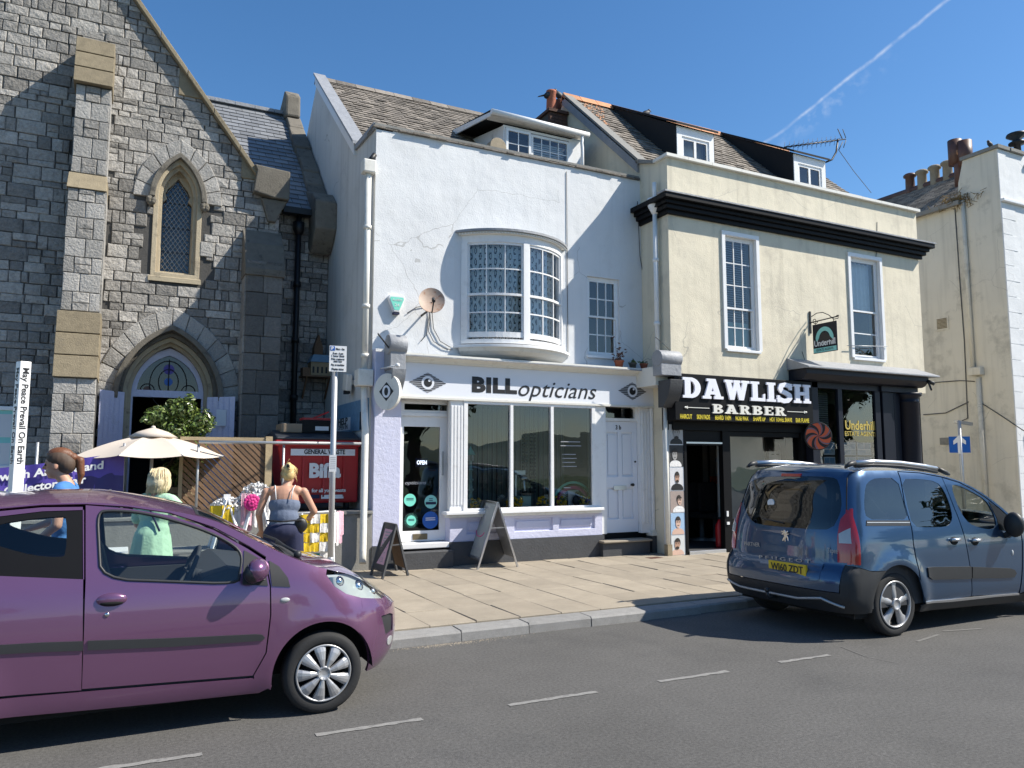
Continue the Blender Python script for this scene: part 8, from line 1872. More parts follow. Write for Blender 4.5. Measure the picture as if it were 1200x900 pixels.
# under body, cabin
MB().box(-1.2, 1.0, PB.yc-.68, PB.yc+.68, .17, .24).obj('floor_pan', 'car_dark', PC)
MB().plate([(.98, .24), (1.02, .92), (1.5, .80), (1.7, .60), (1.7, .3), (1.6, .26)][::-1], (), PB.yc-.55, PB.yc+.55).obj('engine_bay', 'car_dark', PC)
MB().plate([(.55, .5), (.52, .97), (.70, 1.03), (1.02, .98), (1.02, .5)][::-1], (), PB.yc-.70, PB.yc+.70).obj('dashboard', 'car_trim', PC, bevel=.02)
for sg in (1, -1):
    MB().box(-1.2, .95, PB.yc-sg*.775, PB.yc-sg*.74, .26, .90).obj('door_lining', 'car_trim', PC)
    sc = PB.yc-sg*.34
    m = MB(); rows_ = [(-.28, .50, .23, .12), (-.34, .75, .24, .10), (-.40, 1.0, .21, .09), (-.43, 1.14, .13, .07)]
    m.obox((.22, sc, .50), (.26, 0, .03), (0, .23, 0), (0, 0, .09)); st_ = m.obj('seat', 'car_trim', PC, bevel=.05)
    m = MB(); m.obox((-.09, sc, .82), (.065, 0, .02), (0, .22, 0), (-.09, 0, .33)); m.obj('backrest', 'car_trim', PC, bevel=.05)
    m = MB(); m.obox((-.215, sc, 1.24), (.045, 0, 0), (0, .12, 0), (-.02, 0, .10)); m.obj('headrest', 'car_trim', PC, bevel=.04)
m = MB(); m.obox((-1.05, PB.yc, .68), (.06, 0, 0), (0, .6, 0), (-.08, 0, .26)); m.obj('rear_seat', 'car_trim', PC, bevel=.05)
m = MB(); swc = Vector((.46, PB.yc-.34, .98)); ax1 = Vector((0, 1, 0)); ax2 = Vector((.38, 0, .92)).normalized(); m.tube([swc+ax1*(.18*math.cos(2*math.pi*k/28))+ax2*(.18*math.sin(2*math.pi*k/28)) for k in range(29)], .016, 8, caps=False); m.ball(swc-Vector((-.02, 0, 0)), (.03, .07, .06), 10, 8); m.bar(swc-ax1*.17, swc+ax1*.17, .03, .02); m.tube([swc, swc+Vector((.2, 0, -.08))], .04, 8); m.obj('steering_wheel', 'car_trim', PC)
MB().box(-1.37, -1.34, PB.yc-.5, PB.yc+.5, .3, .5).obj('rear_bumper', 'black_plastic', PC, bevel=.01)

# ---- blue people carrier ----------------------------------------------------
VB = Body(6.262, [(.15, .80), (.25, .86), (.4, .895), (.6, .905), (.8, .905), (.95, .895), (1.08, .872), (1.25, .832), (1.45, .79), (1.6, .752), (1.68, .71), (1.75, .66)],
          [(.2, 10.55), (.5, 10.72), (.8, 10.66), (1.0, 10.5), (1.3, 10.3), (1.8, 10.2)], .9, 2.8, 2.3,
          [(.2, 6.46), (.30, 6.39), (.42, 6.335), (.55, 6.33), (.66, 6.36), (.72, 6.41), (.9, 6.43), (1.05, 6.45), (1.3, 6.52), (1.55, 6.60), (1.66, 6.67), (1.76, 6.80)], .30, 3.4, ((7.10, .335, .42, .028), (9.83, .32, .42, .028)))
VC = thing('parked_car', 'dark blue people carrier with roof rails parked at the right kerb', 'car', (8.4, 6.26, 0))
def vz(u, v): return (850+u/3.43, 520+v/3.43)
B_ = VB.tr([vz(512, 112), vz(600, 108), vz(690, 108), vz(780, 113), vz(870, 130), vz(940, 150), vz(1000, 178), vz(1050, 210), vz(1100, 248), vz(1140, 283), vz(1178, 318)])
vt = [(6.66, B_[0][1]-.02)]+B_+[(9.35, 1.09), (9.6, 1.06), (9.9, 1.02), (10.2, .95), (10.45, .86), (10.6, .76)]
vt.sort(); v2 = [vt[0]]
for p in vt[1:]:
    if p[0]-v2[-1][0] > .03: v2.append(p)
VZ = interp(v2)
def vtop(x, v):
    z = VZ(x); w_ = VB.w(x, z); c = (.075 if x < 8.3 else .10)*min(1, w_/.5); 
    if x < 6.95: c *= .55+.45*max(0, (x-6.62)/.33)
    return Vector((x, VB.yc+v*w_, z+c*(1-abs(v)**2.6)))
XV0, XV1 = VB.hit(*vz(1010, 185)).x, 9.25
TS = dict(parent=VC, f=vtop)
top_sheet('roof', 6.66, XV0, -1, 1, 'van_blue', 30, 24, **TS)
for v0, v1 in ((-1, -.92), (.92, 1)): top_sheet('windscreen_pillar', XV0, XV1, v0, v1, 'van_blue', 20, 3, **TS)
top_sheet('windscreen', XV0, XV1, -.92, .92, 'car_glass', 20, 18, -.004, **TS)
top_sheet('bonnet', XV1, 10.6, -1, 1, 'van_blue', 22, 22, **TS)
for sg in (1, -1):      # roof rails
    pr = [vz(482, 95), vz(500, 82), vz(520, 76), vz(600, 72), vz(700, 77), vz(800, 90), vz(850, 100), vz(885, 116), vz(900, 124)]
    pts = []
    for q in pr:
        p = P(*q, Y=VB.yc-.70); p.y = VB.yc-sg*.70; pts.append(p)
    MB().tube(pts[2:7], .024, 8).obj('roof_rail', 'alu', VC); MB().tube(pts[:3], [.014, .026, .027], 8).obj('rail_foot', 'black_plastic', VC); MB().tube(pts[6:], [.027, .026, .014], 8).obj('rail_foot', 'black_plastic', VC)
    MB().tube([p-Vector((0, 0, .035)) for p in pts[2:7]], .02, 6).obj('rail_foot', 'black_plastic', VC)
vw = (7.10, .322); VA = .40; vf = (9.83, .322)
def V(*a): return VB.tr([vz(*q) for q in a])
slide = V((694, 114), (780, 119), (868, 136), (930, 288), (968, 420), (985, 520), (987, 612), (900, 626), (806, 637), (797, 600), (785, 540), (772, 478), (757, 400), (750, 336), (722, 240))
swin = smooth_poly(V((703, 142), (780, 141), (850, 152), (880, 190), (900, 240), (912, 290), (906, 320), (885, 334), (820, 336), (752, 334), (728, 235)), 1)
fdoor = V((872, 137), (940, 158), (1000, 190), (1050, 222), (1100, 262), (1150, 305), (1180, 330), (1190, 400), (1192, 470), (1185, 560), (1178, 599), (1080, 606), (990, 611), (988, 520), (971, 418), (933, 286))
fwin = smooth_poly(V((906, 168), (930, 164), (990, 192), (1045, 226), (1070, 262), (1084, 298), (1090, 336), (1062, 345), (1020, 337), (982, 322), (955, 292), (928, 240)), 1)
qlight = V((1056, 232), (1100, 262), (1150, 310), (1178, 345), (1170, 360), (1100, 345), (1090, 300))
qwin = smooth_poly(V((560, 170), (580, 148), (605, 138), (688, 137), (716, 235), (738, 304), (650, 306), (567, 304), (556, 250)), 1)
bs = V((557, 486), (560, 540), (600, 552), (628, 546))
dY_end = VB.xr
for sg in (1, -1):
    S = VB.side(sg); fl = sg < 0
    back = [(VB.xr(z)+.085, z) for z in (1.66, 1.5, 1.35, 1.2, 1.05, .9, .8, .735)]
    topz = [(x, VZ(x)) for x in xgrid(6.75, slide[0][0], 10)]
    a_s = 150; 
    quarter = topz[::-1]+back+[(6.58, .72), (6.70, .685)]+arc(vw[0], vw[1], VA, 112 if False else 118, 20, 16)+V((800, 640), (795, 600), (781, 540), (768, 478), (753, 400), (746, 336), (718, 240), (690, 114))
    panel('rear_quarter', quarter, S, 'van_blue', VC, [qwin[::-1]], h=.055, flip=fl)
    panel('quarter_glass', qwin, S, 'tint_glass', VC, h=.09, off=-.004, rim=0, flip=fl)
    panel('sliding_door', slide, S, 'van_blue', VC, [swin[::-1]], h=.055, flip=fl)
    panel('sliding_door_glass', swin, S, 'tint_glass', VC, h=.09, off=-.004, rim=0, flip=fl)
    panel('front_door', fdoor, S, 'van_blue', VC, [fwin[::-1]], h=.055, flip=fl)
    panel('front_door_glass', fwin, S, 'car_glass', VC, h=.09, off=-.008, rim=0, flip=fl)
    panel('quarter_light', qlight, S, 'black_paint', VC, h=.06, off=.004, rim=.004, flip=fl)
    # side rail above the doors, front wing, bumpers
    up = [(x, VZ(x)) for x in xgrid(slide[0][0], 9.3, 30)]; lo = V((1184, 325), (1150, 300), (1100, 257), (1050, 217), (1000, 185), (940, 153.5), (872, 132), (780, 114), (694, 109.5)); lo = [(x, min(z, VZ(x)-.006)) for x, z in lo]
    panel('roof_side', up+lo, S, 'van_blue', VC, h=.05, flip=fl)
    wx0 = V((1184, 330), (1195, 400), (1197, 470), (1190, 560), (1183, 600))
    panel('front_wing', [wx0[0]]+[(x, VZ(x)) for x in xgrid(9.3, 10.6, 14)]+[(VB.xn(z)-.002, z) for z in (.7, .5, .3)]+[(vf[0]+VA, .3)]+arc(vf[0], vf[1], VA, -4, 184, 22)+[(vf[0]-VA-.02, .3)]+wx0[1:][::-1], S, 'van_blue', VC, h=.07, flip=fl)
    z_s = V((806, 643), (900, 632), (1000, 620), (1080, 612), (1178, 604)); z_t = V((1178, 596.5), (1080, 603.5), (1000, 611), (900, 622), (806, 634))
    panel('sill_trim', V((803, 642), (900, 634), (1000, 623), (1080, 614), (1176, 606))+V((1176, 600), (1080, 607), (1000, 614), (900, 625), (803, 635)), S, 'alu', VC, h=.06, off=.012, rim=.012, flip=fl)
    panel('sill', z_s[0:1]+z_s[1:]+[(vf[0]-VA-.0, z_s[-1][1])]+[(vf[0]-VA-.0, .2)]+V((1190, 636), (1000, 652), (780, 676))+[(vw[0]+VA*.93, z_s[0][1]-.02)], S, 'black_plastic', VC, h=.06, flip=fl)
    panel('side_moulding', V((810, 498), (830, 495), (983, 493), (985, 540), (980, 543), (830, 546), (815, 535)), S, 'grey_plastic', VC, h=.05, off=.014, rim=.014, flip=fl, bulge=.006)
    panel('side_moulding', V((988, 494), (1140, 500), (1158, 506), (1166, 520), (1158, 536), (1100, 540), (988, 541)), S, 'grey_plastic', VC, h=.05, off=.014, rim=.014, flip=fl, bulge=.006)
    panel('slide_rail', V((565, 308), (738, 308), (741, 330), (565, 330)), S, 'black_plastic', VC, h=.06, off=.004, rim=.004, flip=fl)
    panel('slide_rail_trim', V((567, 315), (738, 315), (739, 319), (567, 319)), S, 'galv', VC, h=.06, off=.008, rim=.004, flip=fl)
    # rear bumper corner on the side
    bump = [(VB.xr(.73)+.085, .728), (6.58, .712), (6.71, .676)]+arc(vw[0], vw[1], VA, 119.5, 186, 14)+[(6.62, .27), (6.50, .27)]+[(VB.xr(z)+.085, z) for z in (.3, .42, .55, .65)]
    panel('rear_bumper', bump, S, 'grey_plastic', VC, h=.045, flip=fl, off=.008)
    for q, nm in (((918, 387), 'door_handle'), ((1001, 389), 'door_handle')):
        c = VB.hit(*vz(*q)); sp = S(c.x, c.z); 
        MB().ball(sp+Vector((0, -sg*.0, -.01)), (.07, .014, .045), 16, 10).obj('handle_recess', 'car_dark', VC); MB().tube([sp+Vector((-.075, -sg*.02, .006)), sp+Vector((0, -sg*.045, .006)), sp+Vector((.075, -sg*.02, .006))], .017, 8).obj(nm, 'alu', VC)
    c = VB.hit(*vz(1154, 438)); MB().ball(S(c.x, c.z), (.02, .010, .032), 10, 8).obj('side_repeater', 'lamp_clear', VC)
    mc = VB.hit(*vz(1105, 322)); c = S(mc.x, mc.z)+Vector((.03, -sg*.13, .0))
    m = MB(); m.ball(c, (.07, .11, .14), 16, 12); m.bar(c+Vector((.02, sg*.05, -.10)), S(c.x+.02, c.z-.13), .08, .06); m.obj('door_mirror', 'black_plastic', VC)
    for xw, zz_ in ((vw[0], .322), (vf[0], .322)): wheel(VC, (xw, VB.yc-sg*.868, .322), .322, .20, sg, 'alloy', .30 if xw < 8 else .9)
    for xw in (vw[0], vf[0]):
        well(xw, .322, VA+.02, VB.yc-sg*.86, VB.yc-sg*.42, VC)
# rear face
RF = VB.rear(); yc = VB.yc
def Q(*a): return VB.trr([vz(*q) for q in a])
zr_ = 1.665
def tw(z, t=.945): return VB.W(z)*t
tb_ = .87
shell = [(yc+tw(z), z) for z in (1.66, 1.5, 1.3, 1.1, .9, .74)]+[(yc+tw(.74, tb_), .74), (yc+tw(.6, tb_), .6), (yc+tw(.48, tb_-.01), .475), (yc-tw(.48, tb_-.01), .475), (yc-tw(.6, tb_), .6), (yc-tw(.74, tb_), .74)]+[(yc-tw(z), z) for z in (.74, .9, 1.1, 1.3, 1.5, 1.66)]
rw_ = smooth_poly(Q((96, 190), (125, 137), (200, 131), (320, 131), (430, 133), (458, 150), (470, 230), (462, 285), (430, 345), (350, 344), (270, 338), (130, 325), (95, 300)), 1)
# top cap of the rear
panel('tailgate', shell, RF, 'van_blue', VC, [rw_], h=.05, rim=.01, off=.002, flip=True)
panel('rear_window', rw_, RF, 'tint_glass', VC, h=.08, off=.0, rim=0, flip=True)
for s_ in (1, -1):      # shut line of the tailgate
    ln = [(yc-s_*tw(z, .90 if z > .9 else .88), z) for z in (.76, .9, 1.1, 1.3, 1.5, 1.6)]
    m = MB(); m.tube([RF(*p)+Vector((-.003, 0, 0)) for p in ln], .006, 5); m.obj('shut_line', 'car_dark', VC)
bp = [(yc+tw(z), z) for z in (.735, .6, .45, .33, .27)]+[(yc-tw(z), z) for z in (.27, .33, .45, .6, .735)]+[(yc-tw(.735, tb_+.006), .735), (yc-tw(.6, tb_+.006), .6), (yc-tw(.48, tb_), .467), (yc+tw(.48, tb_), .467), (yc+tw(.6, tb_+.006), .6), (yc+tw(.735, tb_+.006), .735)]
panel('rear_bumper', bp, RF, 'grey_plastic', VC, h=.05, flip=True, off=.010)
rt_ = [(yc+.80, .40), (yc+.55, .355), (yc-.30, .355), (yc-.60, .40), (yc-.80, .33)]
m = MB(); m.tube([RF(y, z)+Vector((-.02, 0, 0)) for y, z in [(rt_[i][0]+(rt_[i+1][0]-rt_[i][0])*k/6, rt_[i][1]+(rt_[i+1][1]-rt_[i][1])*k/6) for i in range(4) for k in range(6)]+[rt_[4]]], .014, 6); m.obj('bumper_trim', 'galv', VC)
# tail lights wrap the corner: a rear face and a side piece
for s_ in (1, -1):
    def yy(t, z): return yc-s_*VB.W(z)*t
    li = [(yy(.80, .76), .76), (yy(.80, 1.0), 1.0), (yy(.84, 1.18), 1.18), (yy(.93, 1.29), 1.29), (yy(.952, 1.29), 1.29), (yy(.952, 1.0), 1.0), (yy(.952, .76), .76)]
    if s_ < 0: li = li
    T_ = panel('tail_light', li, RF, 'lamp_red', VC, h=.05, off=.012, rim=.012, flip=True)
    lc = [(yy(.82, .95), .95), (yy(.82, 1.04), 1.04), (yy(.93, 1.10), 1.10), (yy(.93, .95), .95)]
    panel('reversing_lens', lc, RF, 'lamp_clear', T_, h=.04, off=.020, rim=.006, flip=True)
    S = VB.side(s_); a = [(VB.xr(z)+.085, z) for z in (.745, .9, 1.05, 1.2, 1.28)]; b = [(VB.xr(1.28)+.11, 1.27), (VB.xr(1.1)+.15, 1.1), (VB.xr(.9)+.17, .9), (VB.xr(.76)+.17, .745)]
    panel('tail_light_side', a+b, S, 'lamp_red', T_, h=.05, off=.010, rim=.010, flip=(s_ < 0))
c = RF(yc, 1.622); MB().obox(c+Vector((.0, .0, .0)), (.012, 0, .0), (0, .14, 0), (.004, 0, .016)).obj('brake_light', 'lamp_red', VC, bevel=.004)
# number plate
pq = Q((185, 472), (343, 488), (340, 527), (185, 512)); ym = (pq[0][0]+pq[1][0])/2; zm = (pq[0][1]+pq[1][1]+pq[2][1]+pq[3][1])/4; c = RF(ym, zm)+Vector((-.012, 0, 0)); hw_ = .255; hh = .056
MB().box(c.x-.006, c.x+.02, ym-hw_, ym+hw_, zm-hh, zm+hh).obj('number_plate', 'plate', VC)
m = MB(); text_on(m, 'WJ60 ZDT', (c.x-.007, ym+hw_-.035, zm-.036), (0, -1, 0), (0, 0, 1), .104, fit=hw_*2-.07, bold=.02, depth=.003); m.obj('lettering', 'ink', VC)
panel('plate_recess', Q((150, 448), (378, 462), (398, 480), (378, 545), (345, 560), (180, 545), (140, 520)), RF, 'van_blue', VC, h=.05, off=.006, rim=.006, flip=True)
lp = Q((245, 370))[0]; c = RF(*lp)+Vector((-.014, 0, 0)); m = MB()     # rampant lion emblem
k_ = .062; out = [(-.1, -1), (.15, -.95), (.1, -.55), (.35, -.2), (.55, -.75), (.8, -.8), (.7, -.15), (.45, .2), (.85, .25), (.9, .45), (.4, .45), (.75, .75), (.65, .95), (.2, .7), (.1, 1.0), (-.2, 1.05), (-.35, .8), (-.75, .85), (-.8, .65), (-.35, .5), (-.75, .3), (-.7, .12), (-.25, .2), (-.2, -.1), (-.5, -.5), (-.7, -.95), (-.35, -.9), (-.15, -.5)]
m.plate([(c.y-u*k_, c.z+v*k_) for u, v in out], (), c.x-.006, c.x+.006, axis='x'); m.obj('lion_emblem', 'chrome', VC, bevel=.002)
for (t, u0, u1, v0, h_, sp_) in (('PARTNER', 80, 142, 408, .045, 1.1), ('Tepee', 414, 455, 437, .05, 1), ('P E U G E O T', 140, 348, 460, .035, 1)):
    a, b = Q((u0, v0), (u1, v0+(u1-u0)*.10)); m = MB(); A_ = RF(*a)+Vector((-.012, 0, 0)); B2 = RF(*b)+Vector((-.012, 0, 0)); ux_ = (B2-A_); L2 = ux_.length; uz_ = Vector((0, 0, 1)); uz_ = (uz_-ux_.normalized()*uz_.dot(ux_.normalized())).normalized()
    text_on(m, t, A_, ux_, uz_, h_/.7, fit=L2, bold=0, depth=.004); m.obj('lettering', 'galv', VC)
m = MB(); c = RF(yc+.02, .40)+Vector((-.0, 0, -.02)); m.tube([c+Vector((.05, 0, -.06)), c+Vector((-.08, 0, -.06)), c+Vector((-.10, 0, -.0))], .018, 8); m.ball(c+Vector((-.10, 0, .02)), .027, 10, 8); m.obj('tow_ball', 'black_plastic', VC)
m = MB(); a, b = Q((150, 300), (235, 318)); m.tube([RF(*a)+Vector((-.012, 0, 0)), RF(*b)+Vector((-.012, 0, 0))], .008, 5); a, b = Q((165, 240), (200, 235))[0], Q((185, 238), (200, 235))[0]
q = Q((184, 238))[0]; st_ = MB(); c = RF(*q)+Vector((-.004, 0, 0)); st_.plate([(c.y+.05*math.cos(k*math.pi/8), c.z+.045*math.sin(k*math.pi/8)) for k in range(16)], (), c.x-.002, c.x+.03, axis='x'); st_.obj('window_sticker', 'sign_white', VC); m.obj('rear_wiper', 'black_plastic', VC)
MB().box(6.6, 10.4, yc-.78, yc+.78, .20, .28).obj('floor_pan', 'car_dark', VC)
MB().box(9.3, 10.4, yc-.7, yc+.7, .28, .9).obj('engine_bay', 'car_dark', VC)
MB().plate([(8.85, .6), (8.8, 1.02), (9.3, 1.05), (9.3, .6)][::-1], (), yc-.75, yc+.75).obj('dashboard', 'car_trim', VC, bevel=.02)
for s_ in (1, -1):
    MB().box(6.75, 9.3, yc-s_*.86, yc-s_*.82, .3, .95).obj('door_lining', 'car_trim', VC)
    for xs in (8.1, 7.2):
        MB().obox((xs+.25, yc-s_*.36, .66), (.26, 0, .02), (0, .24, 0), (0, 0, .09)).obj('seat', 'car_trim', VC, bevel=.05); MB().obox((xs, yc-s_*.36, 1.0), (.06, 0, .02), (0, .23, 0), (-.07, 0, .32)).obj('backrest', 'car_trim', VC, bevel=.05); MB().obox((xs-.09, yc-s_*.36, 1.38), (.04, 0, 0), (0, .12, 0), (0, 0, .08)).obj('headrest', 'car_trim', VC, bevel=.03)
m = MB(); swc = Vector((8.72, yc-.36, 1.12)); m.tube([swc+ax1*(.19*math.cos(2*math.pi*k/28))+ax2*(.19*math.sin(2*math.pi*k/28)) for k in range(29)], .016, 8, caps=False); m.bar(swc-ax1*.18, swc+ax1*.18, .03, .02); m.obj('steering_wheel', 'car_trim', VC)
# ------------------------------------------------------------------ people
def closed_cap(m, p0, p1, r0, r1, n=12):
    p0, p1 = Vector(p0), Vector(p1); a = (p1-p0); l = a.length; a = a.normalized() if l > 1e-6 else Vector((0, 0, 1)); pts = []; rs_ = []
    for k in range(1, 5): t = math.pi/2*k/4; pts.append(p0-a*(r0*math.cos(t))); rs_.append(r0*math.sin(t))
    for k in range(0, 4): t = math.pi/2*k/4; pts.append(p1+a*(r1*math.sin(t))); rs_.append(r1*math.cos(t))
    m.tube(pts, [max(q, .001) for q in rs_], n)
class Fig:
    def __init__(s, pos, th, sc=1.0):
        s.p = Vector(pos); t = R(th); s.f = Vector((math.cos(t), math.sin(t), 0)); s.r = Vector((math.sin(t), -math.cos(t), 0)); s.s = sc
    def W(s, q): return s.p+s.r*(q[0]*s.s)+s.f*(q[1]*s.s)+Vector((0, 0, q[2]*s.s))
    def rot(s): return Matrix((s.r, s.f, Vector((0, 0, 1)))).transposed()
    def blob(s, name, shapes, mt_, parent, vox=.009, sm=6):
        m = MB()
        for q in shapes:
            if q[0] == 'c': closed_cap(m, s.W(q[1]), s.W(q[2]), q[3]*s.s, q[4]*s.s)
            else:
                r_ = s.rot() @ (q[3] if len(q) > 3 else Matrix.Identity(3)); m.ball(s.W(q[1]), tuple(v*s.s for v in q[2]), 16, 12, rot=r_)
        o = m.obj(name, mt_, parent)
        md = o.modifiers.new('skin', 'REMESH'); md.mode = 'VOXEL'; md.voxel_size = vox; md.use_smooth_shade = True
        sm_ = o.modifiers.new('soft', 'SMOOTH'); sm_.factor = .5; sm_.iterations = sm
        return o
def hand(wr, d, up, side, curl=.5):
    """palm and five fingers of unequal length as capsules, in figure space"""
    d = Vector(d).normalized(); up = Vector(up); up = (up-d*up.dot(d)).normalized(); s_ = d.cross(up)*side; wr = Vector(wr); out = []
    for k in (-.022, 0, .022): out.append(('c', wr+s_*k*.6, wr+d*.085+s_*k, .016, .014))
    for k, L in ((-.030, .060), (-.010, .072), (.010, .068), (.029, .052)):
        a = wr+d*.09+s_*k; b = a+d*L*.5-up*L*.25*curl; c = b+(d*(1-curl)-up*curl).normalized()*L*.5; out += [('c', a, b, .0095, .009), ('c', b, c, .009, .0075)]
    a = wr+d*.03-s_*.03; b = a-s_*.025+d*.03; out += [('c', a, b, .011, .010), ('c', b, b+d*.03-up*.01*curl, .010, .008)]
    return out
def head_shapes(c, tilt=(0, 0)):
    c = Vector(c); f = lambda x, y, z: c+Vector((x, y+tilt[1]*(z), z))
    return [('b', f(0, -.005, .03), (.076, .092, .092)), ('b', f(0, .022, -.045), (.058, .062, .068)), ('c', f(0, .03, -.085), f(0, .055, -.088), .028, .022), ('c', f(0, .085, .012), f(0, .104, -.022), .008, .014),
            ('b', f(-.076, -.005, -.01), (.008, .02, .03)), ('b', f(.076, -.005, -.01), (.008, .02, .03)), ('c', f(-.018, .083, -.055), f(.018, .083, -.055), .008, .008), ('c', f(-.03, .076, .028), f(.03, .076, .028), .012, .012),
            ('c', f(0, -.02, -.06), (0, -.02, c.z-.17), .052, .056)]
def face_bits(F, c, parent):
    c = Vector(c); m = MB()
    for s_ in (-1, 1): m.ball(F.W(c+Vector((s_*.031, .078, .006))), .011*F.s, 8, 6)
    m.obj('eyes', 'ink', parent); m = MB(); m.tube([F.W(c+Vector((-.022, .087, -.056))), F.W(c+Vector((0, .093, -.054))), F.W(c+Vector((.022, .087, -.056)))], .004, 5); m.obj('mouth', 'magenta', parent)
    m = MB()
    for s_ in (-1, 1): m.tube([F.W(c+Vector((s_*.015, .088, .034))), F.W(c+Vector((s_*.045, .074, .032)))], .004, 5)
    m.obj('eyebrows', 'hair_shaved', parent)
hc = (0, .045, 1.555)
def arm(sh, el, wr): return [('c', sh, el, .050, .041), ('c', el, wr, .040, .027)]
def legs(w_=.10, k=(.0, .0)): 
    o_ = []
    for s_ in (-1, 1): o_ += [('c', (s_*w_, 0, .90), (s_*(w_+.01), .01, .50), .082, .056), ('c', (s_*(w_+.01), .01, .50), (s_*(w_+.01), -.02, .10), .052, .036), ('c', (s_*(w_+.01), -.03, .045), (s_*(w_+.02), .15, .035), .036, .030)]
    return o_
def torso(b=1.0): return [('b', (0, 0, 1.24), (.165*b, .105*b, .20)), ('c', (-.13*b, -.005, 1.37), (.13*b, -.005, 1.37), .062, .062), ('b', (0, .0, 1.06), (.145*b, .10*b, .16)), ('b', (0, -.01, .93), (.165*b, .115*b, .13))]
# first person: shaved sides, auburn ponytail, blue shirt, looking down at the stall on the left
F1 = Fig((-.40, 7.95, PZ), 172, 1.025)
A1 = thing('person', 'person with auburn ponytail and blue T-shirt bending over the stall behind the purple car', 'person', tuple(F1.p))
lean = lambda p: (p[0], p[1]+max(0, p[2]-.95)*.22, p[2]-max(0, p[2]-.95)*.02)
def bend(sh, k):
    o_ = []
    f = lambda p: (p[0], p[1]+max(0, p[2]-.95)*k, p[2]-max(0, p[2]-.95)*k*.1)
    for q in sh: o_.append(('c', f(q[1]), f(q[2]), q[3], q[4]) if q[0] == 'c' else ('b', f(q[1]), q[2])+tuple(q[3:]))
    return o_
b1 = torso()+legs()+head_shapes((0, .06, 1.575), (0, 0))+arm((-.20, 0, 1.36), (-.27, .02, 1.08), (-.22, .20, .93))+arm((.20, 0, 1.36), (.28, .10, 1.10), (.22, .33, 1.02))+hand((-.22, .20, .93), (.1, 1, -.5), (0, 0, 1), 1)+hand((.22, .33, 1.02), (0, 1, -.3), (0, 0, 1), -1)
F1.blob('body', bend(b1, .09), 'skin', A1)
F1.blob('t_shirt', bend([('b', (0, 0, 1.23), (.182, .122, .20)), ('c', (-.14, -.005, 1.365), (.14, -.005, 1.365), .078, .078), ('b', (0, 0, 1.05), (.168, .125, .17)), ('b', (0, 0, .93), (.18, .13, .10)), ('c', (-.19, 0, 1.36), (-.245, .01, 1.2), .068, .066), ('c', (.19, 0, 1.36), (.25, .05, 1.22), .068, .066)], .09), 'blue_cloth', A1, .011)
F1.blob('trousers', [('b', (0, -.01, .90), (.178, .13, .12))]+[('c', (s_*.10, 0, .88), (s_*.11, .01, .50), .095, .075) for s_ in (-1, 1)]+[('c', (s_*.11, .01, .5), (s_*.11, -.02, .12), .075, .062) for s_ in (-1, 1)], 'navy', A1, .013)
F1.blob('hair', bend([('b', (0, .035, 1.635), (.090, .104, .088)), ('b', (0, -.015, 1.59), (.088, .082, .088))], .09), 'hair_shaved', A1, .007, 3)
F1.blob('top_hair', bend([('b', (0, .03, 1.672), (.072, .104, .066)), ('b', (0, -.06, 1.645), (.045, .05, .045))], .09), 'hair_auburn', A1, .007, 3)
F1.blob('ponytail', bend([('c', (0, -.075, 1.655), (0, -.12, 1.62), .022, .034), ('c', (0, -.12, 1.62), (.0, -.125, 1.50), .038, .03), ('c', (0, -.125, 1.50), (0, -.105, 1.41), .028, .010)], .09), 'hair_auburn', A1, .007, 3)
face_bits(F1, (0, .06+.055, 1.575-.005), A1)
# second person: blonde bob, mint dress, seen from behind looking right
F2 = Fig((.30, 8.45, PZ), 48, .93)
A2 = thing('person', 'person with short white blonde hair and pale mint dress browsing behind the purple car', 'person', tuple(F2.p))
b2 = torso(.98)+legs()+head_shapes((0, .05, 1.57))+arm((-.19, 0, 1.36), (-.25, .05, 1.10), (-.20, .20, .98))+arm((.19, 0, 1.36), (.27, .16, 1.18), (.22, .42, 1.14))+hand((-.20, .20, .98), (0, 1, -.3), (0, 0, 1), 1)+hand((.22, .42, 1.14), (0, 1, -.1), (0, 0, 1), -1)
F2.blob('body', bend(b2, .10), 'skin', A2)
F2.blob('dress', bend([('b', (0, 0, 1.23), (.185, .125, .20)), ('c', (-.14, -.005, 1.365), (.14, -.005, 1.365), .078, .078), ('b', (0, 0, 1.04), (.18, .135, .17)), ('c', (0, 0, .95), (0, -.01, .60), .19, .24), ('c', (0, -.01, .6), (0, -.01, .48), .25, .26), ('c', (-.18, 0, 1.36), (-.24, .03, 1.17), .072, .070), ('c', (.18, 0, 1.36), (.26, .12, 1.22), .072, .070)], .10), 'green_cloth', A2, .012)
F2.blob('hair', bend([('b', (0, .015, 1.625), (.100, .112, .095)), ('b', (0, -.035, 1.555), (.104, .085, .105)), ('b', (0, -.03, 1.49), (.092, .068, .06)), ('b', (.062, .03, 1.55), (.045, .075, .10)), ('b', (-.062, .03, 1.55), (.045, .075, .10))], .10), 'hair_blonde', A2, .007, 3)
m = MB(); rq = random.Random(3)
for k in range(170):
    a = rq.uniform(math.pi*.9, math.pi*2.1); z0 = rq.uniform(1.55, 1.69); x0, y0 = .100*math.cos(a), .105*math.sin(a)
    m.tube([F2.W((x0*.75, y0*.75+.01+.10*.6, z0+.015)), F2.W((x0*1.03, y0*1.0+.055, z0-.06)), F2.W((x0*1.02+rq.gauss(0, .008), y0*.95+.045, z0-.06-rq.uniform(.05, .12)))], [.004, .005, .002], 4)
m.obj('hair_strands', 'hair_blonde', A2)
face_bits(F2, (0, .05+.065, 1.565), A2)
F2.blob('bag_strap', [], 'ink', A2) if False else None
m = MB(); m.tube([F2.W((-.15, .06, 1.44)), F2.W((-.02, -.08, 1.34)), F2.W((.17, -.10, 1.05))], .010, 6); m.obj('bag_strap', 'navy', A2)
